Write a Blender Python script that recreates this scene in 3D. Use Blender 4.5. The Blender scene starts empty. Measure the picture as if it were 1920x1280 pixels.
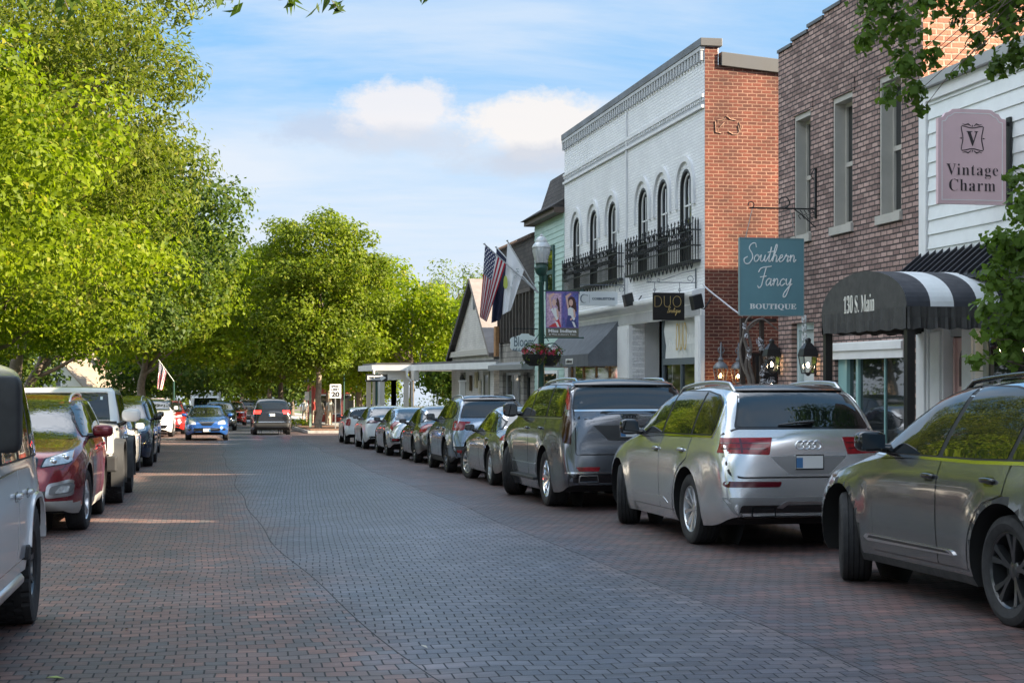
import bpy, bmesh, math, random
import numpy as np
from mathutils import Vector, Matrix, Euler
from mathutils.bvhtree import BVHTree

sc = bpy.context.scene
COL = sc.collection
R = math.radians
rnd = random.Random(11)

# ---------------------------------------------------------------- camera
YAW = R(10.75)
F_PX, CX, HY, CAM_H = 2950.0, 960.0, 710.0, 1.55
cam_d = bpy.data.cameras.new('camera')
cam = bpy.data.objects.new('camera', cam_d)
COL.objects.link(cam)
cam.location = (0, 0, CAM_H)
cam.rotation_euler = (R(90), 0, -YAW)
cam_d.sensor_width = 36.0
cam_d.lens = F_PX / 1920 * 36.0
cam_d.shift_y = (HY - 640) / 1920
cam_d.clip_start = 0.1
cam_d.clip_end = 3000
sc.camera = cam

# ---------------------------------------------------------------- light
SUN_EL, SUN_AZ = R(25), math.atan2(0.90, -0.43)      # azimuth measured from +Y towards +X
EXPOSURE = 1.95
SKY_STRENGTH = 0.064
SUN_STRENGTH = 5.0
sc.view_settings.view_transform = 'Standard'
sc.view_settings.look = 'None'
sc.view_settings.exposure = EXPOSURE
sc.view_settings.gamma = 1.0
sc.view_settings.use_curve_mapping = False

sun_d = bpy.data.lights.new('sun', 'SUN')
sun_d.energy = SUN_STRENGTH
sun_d.angle = R(0.5)
sun_d.color = (1.0, 0.84, 0.63)
sun = bpy.data.objects.new('sun', sun_d)
COL.objects.link(sun)
to_sun = Vector((math.sin(SUN_AZ) * math.cos(SUN_EL), math.cos(SUN_AZ) * math.cos(SUN_EL), math.sin(SUN_EL)))
sun.rotation_euler = to_sun.to_track_quat('Z', 'Y').to_euler()
sun.location = to_sun * 60

world = bpy.data.worlds.new('World')
sc.world = world
world.use_nodes = True


class NT:
    """tiny node-tree writer"""
    def __init__(self, tree):
        self.t = tree
        self.n = tree.nodes
        self.n.clear()

    def add(self, kind, **kw):
        nd = self.n.new(kind)
        for k, v in kw.items():
            if k == 'i':
                for s, val in v.items():
                    if isinstance(val, bpy.types.NodeSocket):
                        self.t.links.new(val, nd.inputs[s])
                    else:
                        nd.inputs[s].default_value = val
            else:
                setattr(nd, k, v)
        return nd

    def math(self, op, a, b=0.0, c=0.0, clamp=False):
        nd = self.n.new('ShaderNodeMath')
        nd.operation = op
        nd.use_clamp = clamp
        for k, v in enumerate((a, b, c)):
            if isinstance(v, bpy.types.NodeSocket):
                self.t.links.new(v, nd.inputs[k])
            else:
                nd.inputs[k].default_value = v
        return nd.outputs[0]

    def mix(self, fac, a, b, blend='MIX'):
        nd = self.n.new('ShaderNodeMix')
        nd.data_type = 'RGBA'
        nd.blend_type = blend
        for k, v in ((0, fac), (6, a), (7, b)):
            if isinstance(v, bpy.types.NodeSocket):
                self.t.links.new(v, nd.inputs[k])
            elif k == 0:
                nd.inputs[0].default_value = v
            else:
                nd.inputs[k].default_value = (*v, 1) if len(v) == 3 else v
        return nd.outputs[2]

    def ramp(self, fac, stops):
        nd = self.n.new('ShaderNodeValToRGB')
        e = nd.color_ramp.elements
        while len(e) < len(stops):
            e.new(0.5)
        for el, (p, c) in zip(e, stops):
            el.position = p
            el.color = (c, c, c, 1) if not hasattr(c, '__len__') else ((*c, 1) if len(c) == 3 else c)
        self.t.links.new(fac, nd.inputs[0])
        return nd.outputs[0]

    def noise(self, vec, scale, detail=4.0, rough=0.55, dist=0.0):
        nd = self.n.new('ShaderNodeTexNoise')
        if vec is not None:
            self.t.links.new(vec, nd.inputs['Vector'])
        nd.inputs['Scale'].default_value = scale
        nd.inputs['Detail'].default_value = detail
        nd.inputs['Roughness'].default_value = rough
        nd.inputs['Distortion'].default_value = dist
        return nd.outputs[0]

    def link(self, a, b):
        self.t.links.new(a, b)


def build_sky():
    w = NT(world.node_tree)
    out = w.add('ShaderNodeOutputWorld')
    bg = w.add('ShaderNodeBackground')
    bg.inputs['Strength'].default_value = SKY_STRENGTH
    w.link(bg.outputs[0], out.inputs[0])
    sky = w.add('ShaderNodeTexSky')
    sky.sky_type = 'NISHITA'
    sky.sun_disc = False
    sky.sun_elevation = SUN_EL
    sky.sun_rotation = SUN_AZ
    sky.air_density = 1.0
    sky.dust_density = 0.6
    sky.ozone_density = 2.5
    tc = w.add('ShaderNodeTexCoord')
    d = tc.outputs['Generated']
    sep = w.add('ShaderNodeSeparateXYZ', i={0: d})
    x, y, z = sep.outputs
    zc = w.math('MAXIMUM', z, 0.0)
    # veil of thin high cloud, on a plane above the town
    den = w.math('ADD', zc, 0.10)
    u = w.math('DIVIDE', x, den)
    v = w.math('DIVIDE', y, den)
    uv = w.add('ShaderNodeCombineXYZ', i={0: u, 1: v, 2: 0.3}).outputs[0]
    st = w.add('ShaderNodeMapping', i={'Vector': uv, 'Scale': (0.55, 1.0, 1.0), 'Rotation': (0, 0, R(12)), 'Location': (1.7, 0.4, 0)}).outputs[0]
    n1 = w.noise(st, 1.15, 7.0, 0.60, 0.35)
    low = w.ramp(zc, [(0.0, 0.50), (0.09, 0.40), (0.158, 0.31), (0.180, 0.10), (0.205, 0.07), (0.228, 0.16), (0.34, 0.06)])
    veil = w.ramp(w.math('ADD', n1, low), [(0.53, 0.0), (0.70, 0.60), (0.92, 0.92)])
    # wispy streak texture inside the veil
    st2 = w.add('ShaderNodeMapping', i={'Vector': d, 'Scale': (3.0, 3.0, 22.0)}).outputs[0]
    n2 = w.noise(st2, 1.6, 6.0, 0.6, 0.5)
    veil = w.math('MULTIPLY', veil, w.ramp(n2, [(0.28, 0.62), (0.62, 1.0)]))
    base = w.mix(veil, w.mix(0.82, sky.outputs[0], (1.12, 2.35, 3.9)), (3.35, 3.62, 3.98))
    # two lit cumulus heaps and their grey bases
    az = w.math('ARCTAN2', x, y)
    el = w.math('ARCTAN2', z, w.math('SQRT', w.math('ADD', w.math('MULTIPLY', x, x), w.math('MULTIPLY', y, y))))
    nb = w.noise(w.add('ShaderNodeMapping', i={'Vector': d, 'Scale': (1, 1, 1.5)}).outputs[0], 34.0, 7.0, 0.66)
    nb = w.math('SUBTRACT', nb, 0.5)

    def blob(a0, e0, ra, re, soft, amp):
        da = w.math('DIVIDE', w.math('SUBTRACT', az, R(a0)), R(ra))
        de = w.math('DIVIDE', w.math('SUBTRACT', el, R(e0)), R(re))
        rr = w.math('SQRT', w.math('ADD', w.math('MULTIPLY', da, da), w.math('MULTIPLY', de, de)))
        rr = w.math('ADD', rr, w.math('MULTIPLY', nb, amp))
        return w.math('SMOOTHSTEP', 0, 0) if False else w.ramp(w.math('SUBTRACT', 1.0 + soft, rr), [(0.0, 0.0), (soft * 1.6, 1.0)])

    col = base
    for a0, e0, ra, re, c, soft, amp, f in (
            (4.4, 9.0, 2.0, 0.55, (2.35, 2.75, 3.45), 0.45, 2.2, 0.75),
            (6.5, 9.6, 2.0, 0.95, (3.85, 3.72, 3.74), 0.34, 2.0, 0.85),
            (7.0, 8.6, 2.4, 0.45, (2.75, 3.0, 3.45), 0.55, 2.0, 0.75),
            (11.9, 9.1, 2.5, 1.05, (3.98, 3.80, 3.68), 0.30, 1.9, 0.9),
            (12.2, 7.9, 2.8, 0.50, (2.6, 2.8, 3.2), 0.55, 1.9, 0.8),
            # broad unseen heaps, added and brightened to lift the light in the shade
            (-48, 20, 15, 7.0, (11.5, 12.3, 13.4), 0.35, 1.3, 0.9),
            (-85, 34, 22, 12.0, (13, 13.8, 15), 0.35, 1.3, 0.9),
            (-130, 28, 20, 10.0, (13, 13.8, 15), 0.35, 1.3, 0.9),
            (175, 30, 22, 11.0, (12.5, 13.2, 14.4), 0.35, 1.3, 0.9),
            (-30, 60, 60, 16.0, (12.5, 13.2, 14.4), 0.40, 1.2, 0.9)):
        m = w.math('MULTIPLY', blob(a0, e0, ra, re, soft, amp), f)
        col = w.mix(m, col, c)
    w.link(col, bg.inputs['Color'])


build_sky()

# ---------------------------------------------------------------- placing helpers
SLOPE = (755 - 710) / F_PX          # the street falls gently away from the viewer


def gz(y):
    return -SLOPE * y


def ang(px):
    return YAW + math.atan((px - CX) / F_PX)


def depth(x, y):
    return x * math.sin(YAW) + y * math.cos(YAW)


def on_x(px, py, X):
    """point of the facade plane x = X seen at a photo position"""
    Y = X / math.tan(ang(px))
    return Y, CAM_H + (HY - py) / F_PX * depth(X, Y)


def on_y(px, py, Y):
    """point of the cross plane y = Y seen at a photo position"""
    X = Y * math.tan(ang(px))
    return X, CAM_H + (HY - py) / F_PX * depth(X, Y)


def on_ground(px, py):
    d = F_PX * CAM_H / (py - 755)
    r = (px - CX) / F_PX * d
    return (r * math.cos(YAW) + d * math.sin(YAW), -r * math.sin(YAW) + d * math.cos(YAW))


# ---------------------------------------------------------------- objects
def tag(o, label=None, cat=None, group=None, kind=None):
    if label: o['label'] = label
    if cat: o['category'] = cat
    if group: o['group'] = group
    if kind: o['kind'] = kind
    return o


def thing(name, label, cat, loc=(0, 0, 0), rotz=0.0, group=None, pitch=0.0):
    o = bpy.data.objects.new(name, None)
    o.empty_display_size = 0.2
    COL.objects.link(o)
    o.location = loc
    o.rotation_euler = (pitch, 0, rotz)
    return tag(o, label, cat, group)


def copy_tree(o, parent=None):
    c = o.copy()
    COL.objects.link(c)
    if parent is not None:
        mpi = o.matrix_parent_inverse.copy()
        c.parent = parent
        c.matrix_parent_inverse = mpi
    for ch in list(o.children):
        copy_tree(ch, c)
    return c


def link_mesh(name, me, mats, parent=None, loc=None):
    if not isinstance(mats, (list, tuple)):
        mats = [mats]
    for m in mats:
        me.materials.append(m)
    o = bpy.data.objects.new(name, me)
    COL.objects.link(o)
    if parent is not None:
        o.parent = parent
    if loc is not None:
        o.location = loc
    return o


def smooth(me, angle=35):
    me.polygons.foreach_set('use_smooth', [True] * len(me.polygons))
    me.set_sharp_from_angle(angle=R(angle))


class MB:
    """collects shapes and links them as ONE mesh"""
    def __init__(self, off=(0, 0, 0)):
        self.v, self.f, self.m = [], [], []
        self.o = Vector(off)
        self.cur = 0

    def vert(self, p):
        self.v.append(tuple(Vector(p) - self.o))
        return len(self.v) - 1

    def face(self, ids, m=None):
        self.f.append(tuple(ids))
        self.m.append(self.cur if m is None else m)

    def poly(self, pts, m=None):
        self.face([self.vert(p) for p in pts], m)

    def box(self, x0, x1, y0, y1, z0, z1, m=None):
        if x0 > x1: x0, x1 = x1, x0
        if y0 > y1: y0, y1 = y1, y0
        if z0 > z1: z0, z1 = z1, z0
        b = [self.vert(p) for p in ((x0, y0, z0), (x1, y0, z0), (x1, y1, z0), (x0, y1, z0),
                                    (x0, y0, z1), (x1, y0, z1), (x1, y1, z1), (x0, y1, z1))]
        for q in ((3, 2, 1, 0), (4, 5, 6, 7), (0, 1, 5, 4), (1, 2, 6, 5), (2, 3, 7, 6), (3, 0, 4, 7)):
            self.face([b[k] for k in q], m)

    def obox(self, c, ax, ay, az, m=None):
        """box from centre and three half-axis vectors"""
        c, ax, ay, az = Vector(c), Vector(ax), Vector(ay), Vector(az)
        b = [self.vert(c + sx * ax + sy * ay + sz * az) for sz in (-1, 1) for sx, sy in ((-1, -1), (1, -1), (1, 1), (-1, 1))]
        for q in ((3, 2, 1, 0), (4, 5, 6, 7), (0, 1, 5, 4), (1, 2, 6, 5), (2, 3, 7, 6), (3, 0, 4, 7)):
            self.face([b[k] for k in q], m)

    def prism(self, pts, ext, m=None):
        """closed outline (3-d points, planar) pushed along ext"""
        e = Vector(ext)
        a = [self.vert(p) for p in pts]
        b = [self.vert(Vector(p) + e) for p in pts]
        n = len(pts)
        self.face(a[::-1], m)
        self.face(b, m)
        for k in range(n):
            self.face((a[k], a[(k + 1) % n], b[(k + 1) % n], b[k]), m)

    def tube(self, pts, r, n=8, cap=True, m=None):
        pts = [Vector(p) for p in pts]
        rs = [float(q) for q in r] if hasattr(r, '__len__') else [r] * len(pts)
        rings = []
        up = None
        for k, p in enumerate(pts):
            t = (pts[min(k + 1, len(pts) - 1)] - pts[max(k - 1, 0)]).normalized()
            if up is None:
                up = Vector((0, 0, 1)) if abs(t.z) < 0.9 else Vector((1, 0, 0))
            a = t.cross(up).normalized()
            b = a.cross(t).normalized()
            up = b
            rings.append([self.vert(p + rs[k] * (math.cos(2 * math.pi * i / n) * a + math.sin(2 * math.pi * i / n) * b)) for i in range(n)])
        for q, s in zip(rings, rings[1:]):
            for i in range(n):
                self.face((q[i], q[(i + 1) % n], s[(i + 1) % n], s[i]), m)
        if cap:
            self.face(rings[0][::-1], m)
            self.face(rings[-1], m)

    def lathe(self, prof, c=(0, 0, 0), n=20, axis='z', m=None, cap=True):
        """prof: list of (radius, height)"""
        c = Vector(c)
        rings = []
        for r, h in prof:
            ring = []
            for i in range(n):
                a = 2 * math.pi * i / n
                if axis == 'z': p = Vector((r * math.cos(a), r * math.sin(a), h))
                elif axis == 'x': p = Vector((h, r * math.cos(a), r * math.sin(a)))
                else: p = Vector((r * math.sin(a), h, r * math.cos(a)))
                ring.append(self.vert(c + p))
            rings.append(ring)
        for q, s in zip(rings, rings[1:]):
            for i in range(n):
                self.face((q[i], q[(i + 1) % n], s[(i + 1) % n], s[i]), m)
        if cap:
            if prof[0][0] > 1e-4: self.face(rings[0][::-1], m)
            if prof[-1][0] > 1e-4: self.face(rings[-1], m)

    def build(self, name, mats, parent=None, sm=None, bevel=None):
        me = bpy.data.meshes.new(name)
        me.from_pydata(self.v, [], self.f)
        if any(self.m):
            me.polygons.foreach_set('material_index', self.m)
        bm = bmesh.new()
        bm.from_mesh(me)
        bmesh.ops.recalc_face_normals(bm, faces=bm.faces)
        if bevel:
            bmesh.ops.remove_doubles(bm, verts=bm.verts, dist=1e-5)
            ed = [e for e in bm.edges if len(e.link_faces) == 2 and e.calc_face_angle(0) > R(40)]
            bmesh.ops.bevel(bm, geom=ed, offset=bevel, segments=2, profile=0.6, affect='EDGES', clamp_overlap=True)
        bm.to_mesh(me)
        bm.free()
        if sm:
            smooth(me, sm)
        return link_mesh(name, me, mats, parent)


# ---------------------------------------------------------------- materials
MATS = {}


def mat(name, color=(0.5, 0.5, 0.5), rough=0.6, metal=0.0, spec=0.5, coat=0.0, emit=None, es=1.0, noise=0.0, nscale=3.0, bump=0.0, bscale=40.0, alpha=None, sheen=0.0):
    if name in MATS:
        return MATS[name]
    m = bpy.data.materials.new(name)
    m.use_nodes = True
    t = NT(m.node_tree)
    out = t.add('ShaderNodeOutputMaterial')
    b = t.add('ShaderNodeBsdfPrincipled')
    t.link(b.outputs[0], out.inputs[0])
    b.inputs['Base Color'].default_value = (*color, 1)
    b.inputs['Roughness'].default_value = rough
    b.inputs['Metallic'].default_value = metal
    b.inputs['Specular IOR Level'].default_value = spec
    if coat:
        b.inputs['Coat Weight'].default_value = coat
        b.inputs['Coat Roughness'].default_value = 0.05
    if sheen:
        b.inputs['Sheen Weight'].default_value = sheen
    if emit:
        b.inputs['Emission Color'].default_value = (*emit, 1)
        b.inputs['Emission Strength'].default_value = es
    if noise or bump:
        tc = t.add('ShaderNodeTexCoord').outputs['Object']
        if noise:
            n = t.noise(tc, nscale, 6.0, 0.6)
            f = t.ramp(n, [(0.3, 1 - noise), (0.7, 1 + noise)])
            c = t.mix(1.0, color, f, 'MULTIPLY')
            t.link(c, b.inputs['Base Color'])
            t.link(t.ramp(n, [(0.3, min(1, rough * 1.15)), (0.7, rough * 0.85)]), b.inputs['Roughness'])
        if bump:
            bp = t.add('ShaderNodeBump', i={'Strength': bump, 'Distance': 0.01, 'Height': t.noise(tc, bscale, 5.0, 0.6)})
            t.link(bp.outputs[0], b.inputs['Normal'])
    MATS[name] = m
    return m


def brick_mat(name, c1, c2, mortar, bw, bh, ms=0.012, plane='yz', rough=0.85, bumpd=0.012, dirt=0.25, patch=None, offset=0.5, wob=0.0):
    if name in MATS:
        return MATS[name]
    m = bpy.data.materials.new(name)
    m.use_nodes = True
    t = NT(m.node_tree)
    out = t.add('ShaderNodeOutputMaterial')
    b = t.add('ShaderNodeBsdfPrincipled')
    t.link(b.outputs[0], out.inputs[0])
    tc = t.add('ShaderNodeTexCoord').outputs['Object']
    s = t.add('ShaderNodeSeparateXYZ', i={0: tc}).outputs
    u, v = {'yz': (s[1], s[2]), 'xz': (s[0], s[2]), 'xy': (s[0], s[1])}[plane]
    uv = t.add('ShaderNodeCombineXYZ', i={0: u, 1: v, 2: 0.0}).outputs[0]
    nw = t.add('ShaderNodeTexNoise', i={'Vector': tc, 'Scale': 9.0, 'Detail': 2.0})
    uv = t.mix(0.0, uv, uv) if False else t.add('ShaderNodeVectorMath', operation='MULTIPLY_ADD', i={0: nw.outputs['Color'], 1: (0.018 + wob, 0.014 + wob * 0.5, 0), 2: uv}).outputs[0]
    br = t.add('ShaderNodeTexBrick', offset=offset, i={'Vector': uv, 'Scale': 1.0, 'Brick Width': bw, 'Row Height': bh, 'Mortar Size': ms, 'Mortar Smooth': 0.35,
                                        'Color1': (*c1, 1), 'Color2': (*c2, 1), 'Mortar': (*mortar, 1), 'Bias': -0.1})
    fine = t.noise(tc, 35.0, 5.0, 0.65)
    big = t.noise(tc, 0.9, 5.0, 0.6)
    col = t.mix(1.0, br.outputs['Color'], t.ramp(fine, [(0.3, 0.80), (0.7, 1.18)]), 'MULTIPLY')
    col = t.mix(1.0, col, t.ramp(big, [(0.3, 1 - dirt), (0.7, 1 + dirt * 0.6)]), 'MULTIPLY')
    if patch:
        col = t.mix(t.ramp(t.noise(tc, 1.6, 8.0, 0.7, 0.6), [(patch[1], 0.0), (patch[1] + 0.06, 0.8)]), col, patch[0])
    t.link(col, b.inputs['Base Color'])
    b.inputs['Roughness'].default_value = rough
    h = t.math('MULTIPLY_ADD', br.outputs['Fac'], -1.0, t.math('MULTIPLY', fine, 0.35))
    bp = t.add('ShaderNodeBump', i={'Strength': 0.9, 'Distance': bumpd, 'Height': h})
    t.link(bp.outputs[0], b.inputs['Normal'])
    MATS[name] = m
    return m


def glass_mat(name, tint=(0.012, 0.016, 0.018), rough=0.02, spec=0.9):
    """tinted pane: dark behind, mirror-like in front"""
    if name in MATS:
        return MATS[name]
    m = mat(name, tint, rough, 0.0, spec, coat=0.35)
    return m


def thin_glass(name, tint=(0.9, 0.95, 0.95), refl=0.12):
    if name in MATS:
        return MATS[name]
    m = bpy.data.materials.new(name)
    m.use_nodes = True
    t = NT(m.node_tree)
    out = t.add('ShaderNodeOutputMaterial')
    tr = t.add('ShaderNodeBsdfTransparent', i={0: (*tint, 1)})
    gl = t.add('ShaderNodeBsdfGlossy', i={'Roughness': 0.03})
    fr = t.add('ShaderNodeFresnel', i={'IOR': 1.5})
    fac = t.math('ADD', fr.outputs[0], refl, clamp=True)
    mx = t.add('ShaderNodeMixShader', i={0: fac})
    t.link(tr.outputs[0], mx.inputs[1])
    t.link(gl.outputs[0], mx.inputs[2])
    t.link(mx.outputs[0], out.inputs[0])
    MATS[name] = m
    return m


def leaf_mat(name, dark, light, trans=0.45, warm=(0.16, 0.15, 0.02), wamt=0.15):
    if name in MATS:
        return MATS[name]
    m = bpy.data.materials.new(name)
    m.use_nodes = True
    t = NT(m.node_tree)
    out = t.add('ShaderNodeOutputMaterial')
    geo = t.add('ShaderNodeNewGeometry')
    rpi = geo.outputs['Random Per Island']
    tc = t.add('ShaderNodeTexCoord').outputs['Object']
    clump = t.noise(tc, 0.65, 3.0, 0.55)  # leaf tone by clump, also puts shady gaps between masses into the colour
    f = t.math('ADD', t.math('MULTIPLY', rpi, 0.50), t.math('MULTIPLY_ADD', clump, 2.0, -0.70), clamp=True)
    col = t.mix(f, dark, light)
    col = t.mix(t.ramp(t.math('FRACT', t.math('MULTIPLY', rpi, 17.3)), [(1 - wamt - 0.02, 0.0), (1 - wamt + 0.02, 0.8)]), col, warm)
    b = t.add('ShaderNodeBsdfPrincipled', i={'Base Color': col, 'Roughness': 0.5, 'Specular IOR Level': 0.18})
    tl = t.add('ShaderNodeBsdfTranslucent', i={'Color': t.mix(1.0, col, (1.25, 1.35, 0.55), 'MULTIPLY')})
    mx = t.add('ShaderNodeMixShader', i={0: trans})
    t.link(b.outputs[0], mx.inputs[1])
    t.link(tl.outputs[0], mx.inputs[2])
    t.link(mx.outputs[0], out.inputs[0])
    MATS[name] = m
    return m


def paint(name, color, metal=0.0, rough=0.35, coat=1.0):
    """car paint: coloured base under clear lacquer, faint dust"""
    if name in MATS:
        return MATS[name]
    m = mat(name, color, rough, metal, 0.5, coat=coat)
    return m
# ================================================================ setting
def street_mat():
    m = bpy.data.materials.new('street_brick')
    m.use_nodes = True
    t = NT(m.node_tree)
    out = t.add('ShaderNodeOutputMaterial')
    b = t.add('ShaderNodeBsdfPrincipled')
    t.link(b.outputs[0], out.inputs[0])
    tc = t.add('ShaderNodeTexCoord').outputs['Object']
    s = t.add('ShaderNodeSeparateXYZ', i={0: tc}).outputs
    warp = t.add('ShaderNodeTexNoise', i={'Vector': tc, 'Scale': 0.55, 'Detail': 2.0}).outputs['Color']
    warp2 = t.add('ShaderNodeTexNoise', i={'Vector': tc, 'Scale': 5.0, 'Detail': 1.0}).outputs['Color']
    w = t.add('ShaderNodeVectorMath', operation='MULTIPLY_ADD', i={0: warp, 1: (0.10, 0.5, 0), 2: tc}).outputs[0]
    w = t.add('ShaderNodeVectorMath', operation='MULTIPLY_ADD', i={0: warp2, 1: (0.016, 0.035, 0), 2: w}).outputs[0]
    # three strips: seams wander a little
    seam = t.math('MULTIPLY_ADD', t.noise(tc, 0.16, 0.0), 0.36, -0.18)
    near = t.math('MULTIPLY', t.math('EXPONENT', t.math('MULTIPLY', t.math('SUBTRACT', s[1], 8.8), -0.11)), 0.95)
    e1 = t.math('SUBTRACT', t.math('ADD', s[0], seam), t.math('ADD', near, 0.32))
    e2 = t.math('SUBTRACT', t.math('MULTIPLY_ADD', seam, 2.0, s[0]), 3.62)
    mid = t.math('MULTIPLY', t.math('GREATER_THAN', e1, 0.0), t.math('LESS_THAN', e2, 0.0))
    right = t.math('GREATER_THAN', e2, 0.0)

    def bricks(bw, bh, c1, c2, mo, rot, ms=0.006):
        v = t.add('ShaderNodeMapping', i={'Vector': w, 'Rotation': (0, 0, R(rot))}).outputs[0]
        return t.add('ShaderNodeTexBrick', offset=0.5, i={'Vector': v, 'Scale': 1.0, 'Brick Width': bw, 'Row Height': bh, 'Mortar Size': ms, 'Mortar Smooth': 0.25, 'Bias': 0.0,
                                              'Color1': (*c1, 1), 'Color2': (*c2, 1), 'Mortar': (*mo, 1)})
    A = bricks(0.125, 0.150, (0.200, 0.098, 0.072), (0.092, 0.080, 0.076), (0.022, 0.020, 0.020), 0)
    B = bricks(0.130, 0.155, (0.084, 0.060, 0.058), (0.186, 0.118, 0.096), (0.018, 0.018, 0.020), 3)
    C = bricks(0.125, 0.150, (0.125, 0.064, 0.056), (0.066, 0.056, 0.058), (0.020, 0.017, 0.017), -2)
    col = t.mix(right, t.mix(mid, A.outputs[0], B.outputs[0]), C.outputs[0])
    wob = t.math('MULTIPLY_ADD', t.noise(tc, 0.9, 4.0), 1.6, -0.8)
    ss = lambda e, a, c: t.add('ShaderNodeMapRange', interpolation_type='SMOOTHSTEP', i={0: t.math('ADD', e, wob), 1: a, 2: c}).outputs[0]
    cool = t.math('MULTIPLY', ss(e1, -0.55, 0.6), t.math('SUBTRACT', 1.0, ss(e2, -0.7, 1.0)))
    col = t.mix(1.0, col, t.mix(cool, (1, 1, 1), (0.50, 0.82, 1.24)), 'MULTIPLY')  # blue sky sheen of the middle strip put into the brick colour
    fac = t.math('ADD', t.math('MULTIPLY', mid, B.outputs[1]), t.math('ADD', t.math('MULTIPLY', right, C.outputs[1]),
                 t.math('MULTIPLY', t.math('SUBTRACT', 1.0, t.math('ADD', mid, right)), A.outputs[1])))
    # dark joint along both seams
    j1 = t.math('LESS_THAN', t.math('ABSOLUTE', e1), 0.0055)
    j2 = t.math('LESS_THAN', t.math('ABSOLUTE', e2), 0.006)
    fac = t.math('MAXIMUM', fac, t.math('MAXIMUM', j1, j2))
    col = t.mix(t.math('MAXIMUM', j1, j2), col, (0.016, 0.016, 0.018))
    big = t.noise(tc, 0.30, 6.0, 0.62)
    med = t.noise(tc, 2.2, 5.0, 0.6)
    fine = t.noise(tc, 60.0, 4.0, 0.7)
    col = t.mix(1.0, col, t.ramp(big, [(0.3, 0.64), (0.7, 1.30)]), 'MULTIPLY')
    col = t.mix(1.0, col, t.ramp(med, [(0.3, 0.80), (0.7, 1.16)]), 'MULTIPLY')
    col = t.mix(1.0, col, t.ramp(fine, [(0.25, 0.72), (0.75, 1.25)]), 'MULTIPLY')
    row = t.add('ShaderNodeMapping', i={'Vector': w, 'Scale': (1.3, 6.6, 1)}).outputs[0]
    col = t.mix(1.0, col, t.ramp(t.noise(row, 1.0, 2.0, 0.5), [(0.32, 0.66), (0.68, 1.36)]), 'MULTIPLY')
    # tyre-dark and dust streaks along the lanes
    st = t.add('ShaderNodeMapping', i={'Vector': tc, 'Scale': (1.1, 0.07, 1)}).outputs[0]
    col = t.mix(1.0, col, t.ramp(t.noise(st, 1.6, 4.0), [(0.3, 0.84), (0.7, 1.12)]), 'MULTIPLY')
    # oil spots in the parking strips
    oil = t.ramp(t.noise(tc, 1.1, 3.0, 0.5), [(0.66, 0.0), (0.74, 0.65)])
    col = t.mix(t.math('MULTIPLY', oil, right), col, (0.018, 0.017, 0.017))
    # a few chipped, pale bricks
    chip = t.ramp(t.noise(tc, 23.0, 1.0, 0.4), [(0.79, 0.0), (0.81, 0.5)])
    col = t.mix(chip, col, (0.34, 0.32, 0.30))
    t.link(col, b.inputs['Base Color'])
    rough = t.math('MULTIPLY_ADD', cool, -0.20, t.math('MULTIPLY_ADD', fine, 0.25, 0.46))
    t.link(t.math('MAXIMUM', rough, t.math('MULTIPLY', fac, 0.8)), b.inputs['Roughness'])
    b.inputs['Specular IOR Level'].default_value = 0.55
    lum = t.add('ShaderNodeRGBToBW', i={0: t.mix(mid, A.outputs[0], B.outputs[0])}).outputs[0]
    h = t.math('MULTIPLY_ADD', fac, -1.0, t.math('ADD', t.math('MULTIPLY_ADD', lum, 4.0, t.math('MULTIPLY', fine, 0.3)), t.math('MULTIPLY', t.noise(row, 1.0, 1.0), 1.8)))
    bp = t.add('ShaderNodeBump', i={'Strength': 0.75, 'Distance': 0.010, 'Height': h})
    # each brick lies a little differently
    t.link(bp.outputs[0], b.inputs['Normal'])
    return m


M_CONC = mat('pavement_concrete', (0.40, 0.38, 0.35), 0.9, noise=0.22, nscale=2.0, bump=0.3)
M_KERB = mat('kerb_stone', (0.33, 0.32, 0.30), 0.85, noise=0.25, nscale=4.0, bump=0.4)
M_SOIL = mat('soil', (0.12, 0.10, 0.07), 0.95, noise=0.35, nscale=1.2, bump=0.6)
M_LAWN = mat('lawn', (0.075, 0.12, 0.025), 0.9, noise=0.45, nscale=1.4, bump=0.8, bscale=60)
M_MULCH = mat('mulch', (0.16, 0.085, 0.05), 0.95, noise=0.5, nscale=12, bump=1.0, bscale=50)


def sheet(name, x0, x1, y0, y1, dz, m, ny=1):
    mb = MB()
    for k in range(ny):
        a, b_ = y0 + (y1 - y0) * k / ny, y0 + (y1 - y0) * (k + 1) / ny
        mb.poly([(x0, a, gz(a) + dz), (x1, a, gz(a) + dz), (x1, b_, gz(b_) + dz), (x0, b_, gz(b_) + dz)])
    return tag(mb.build(name, m), kind='structure')


def slab(name, x0, x1, y0, y1, h, m, low=-0.05):
    """raised paving with a real edge that follows the fall of the street"""
    mb = MB()
    q = [(x0, y0), (x1, y0), (x1, y1), (x0, y1)]
    a = [mb.vert((x, y, gz(y) + low)) for x, y in q]
    b_ = [mb.vert((x, y, gz(y) + h)) for x, y in q]
    mb.face(a[::-1]); mb.face(b_)
    for k in range(4):
        mb.face((a[k], a[(k + 1) % 4], b_[(k + 1) % 4], b_[k]))
    return tag(mb.build(name, m), kind='structure')


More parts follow.
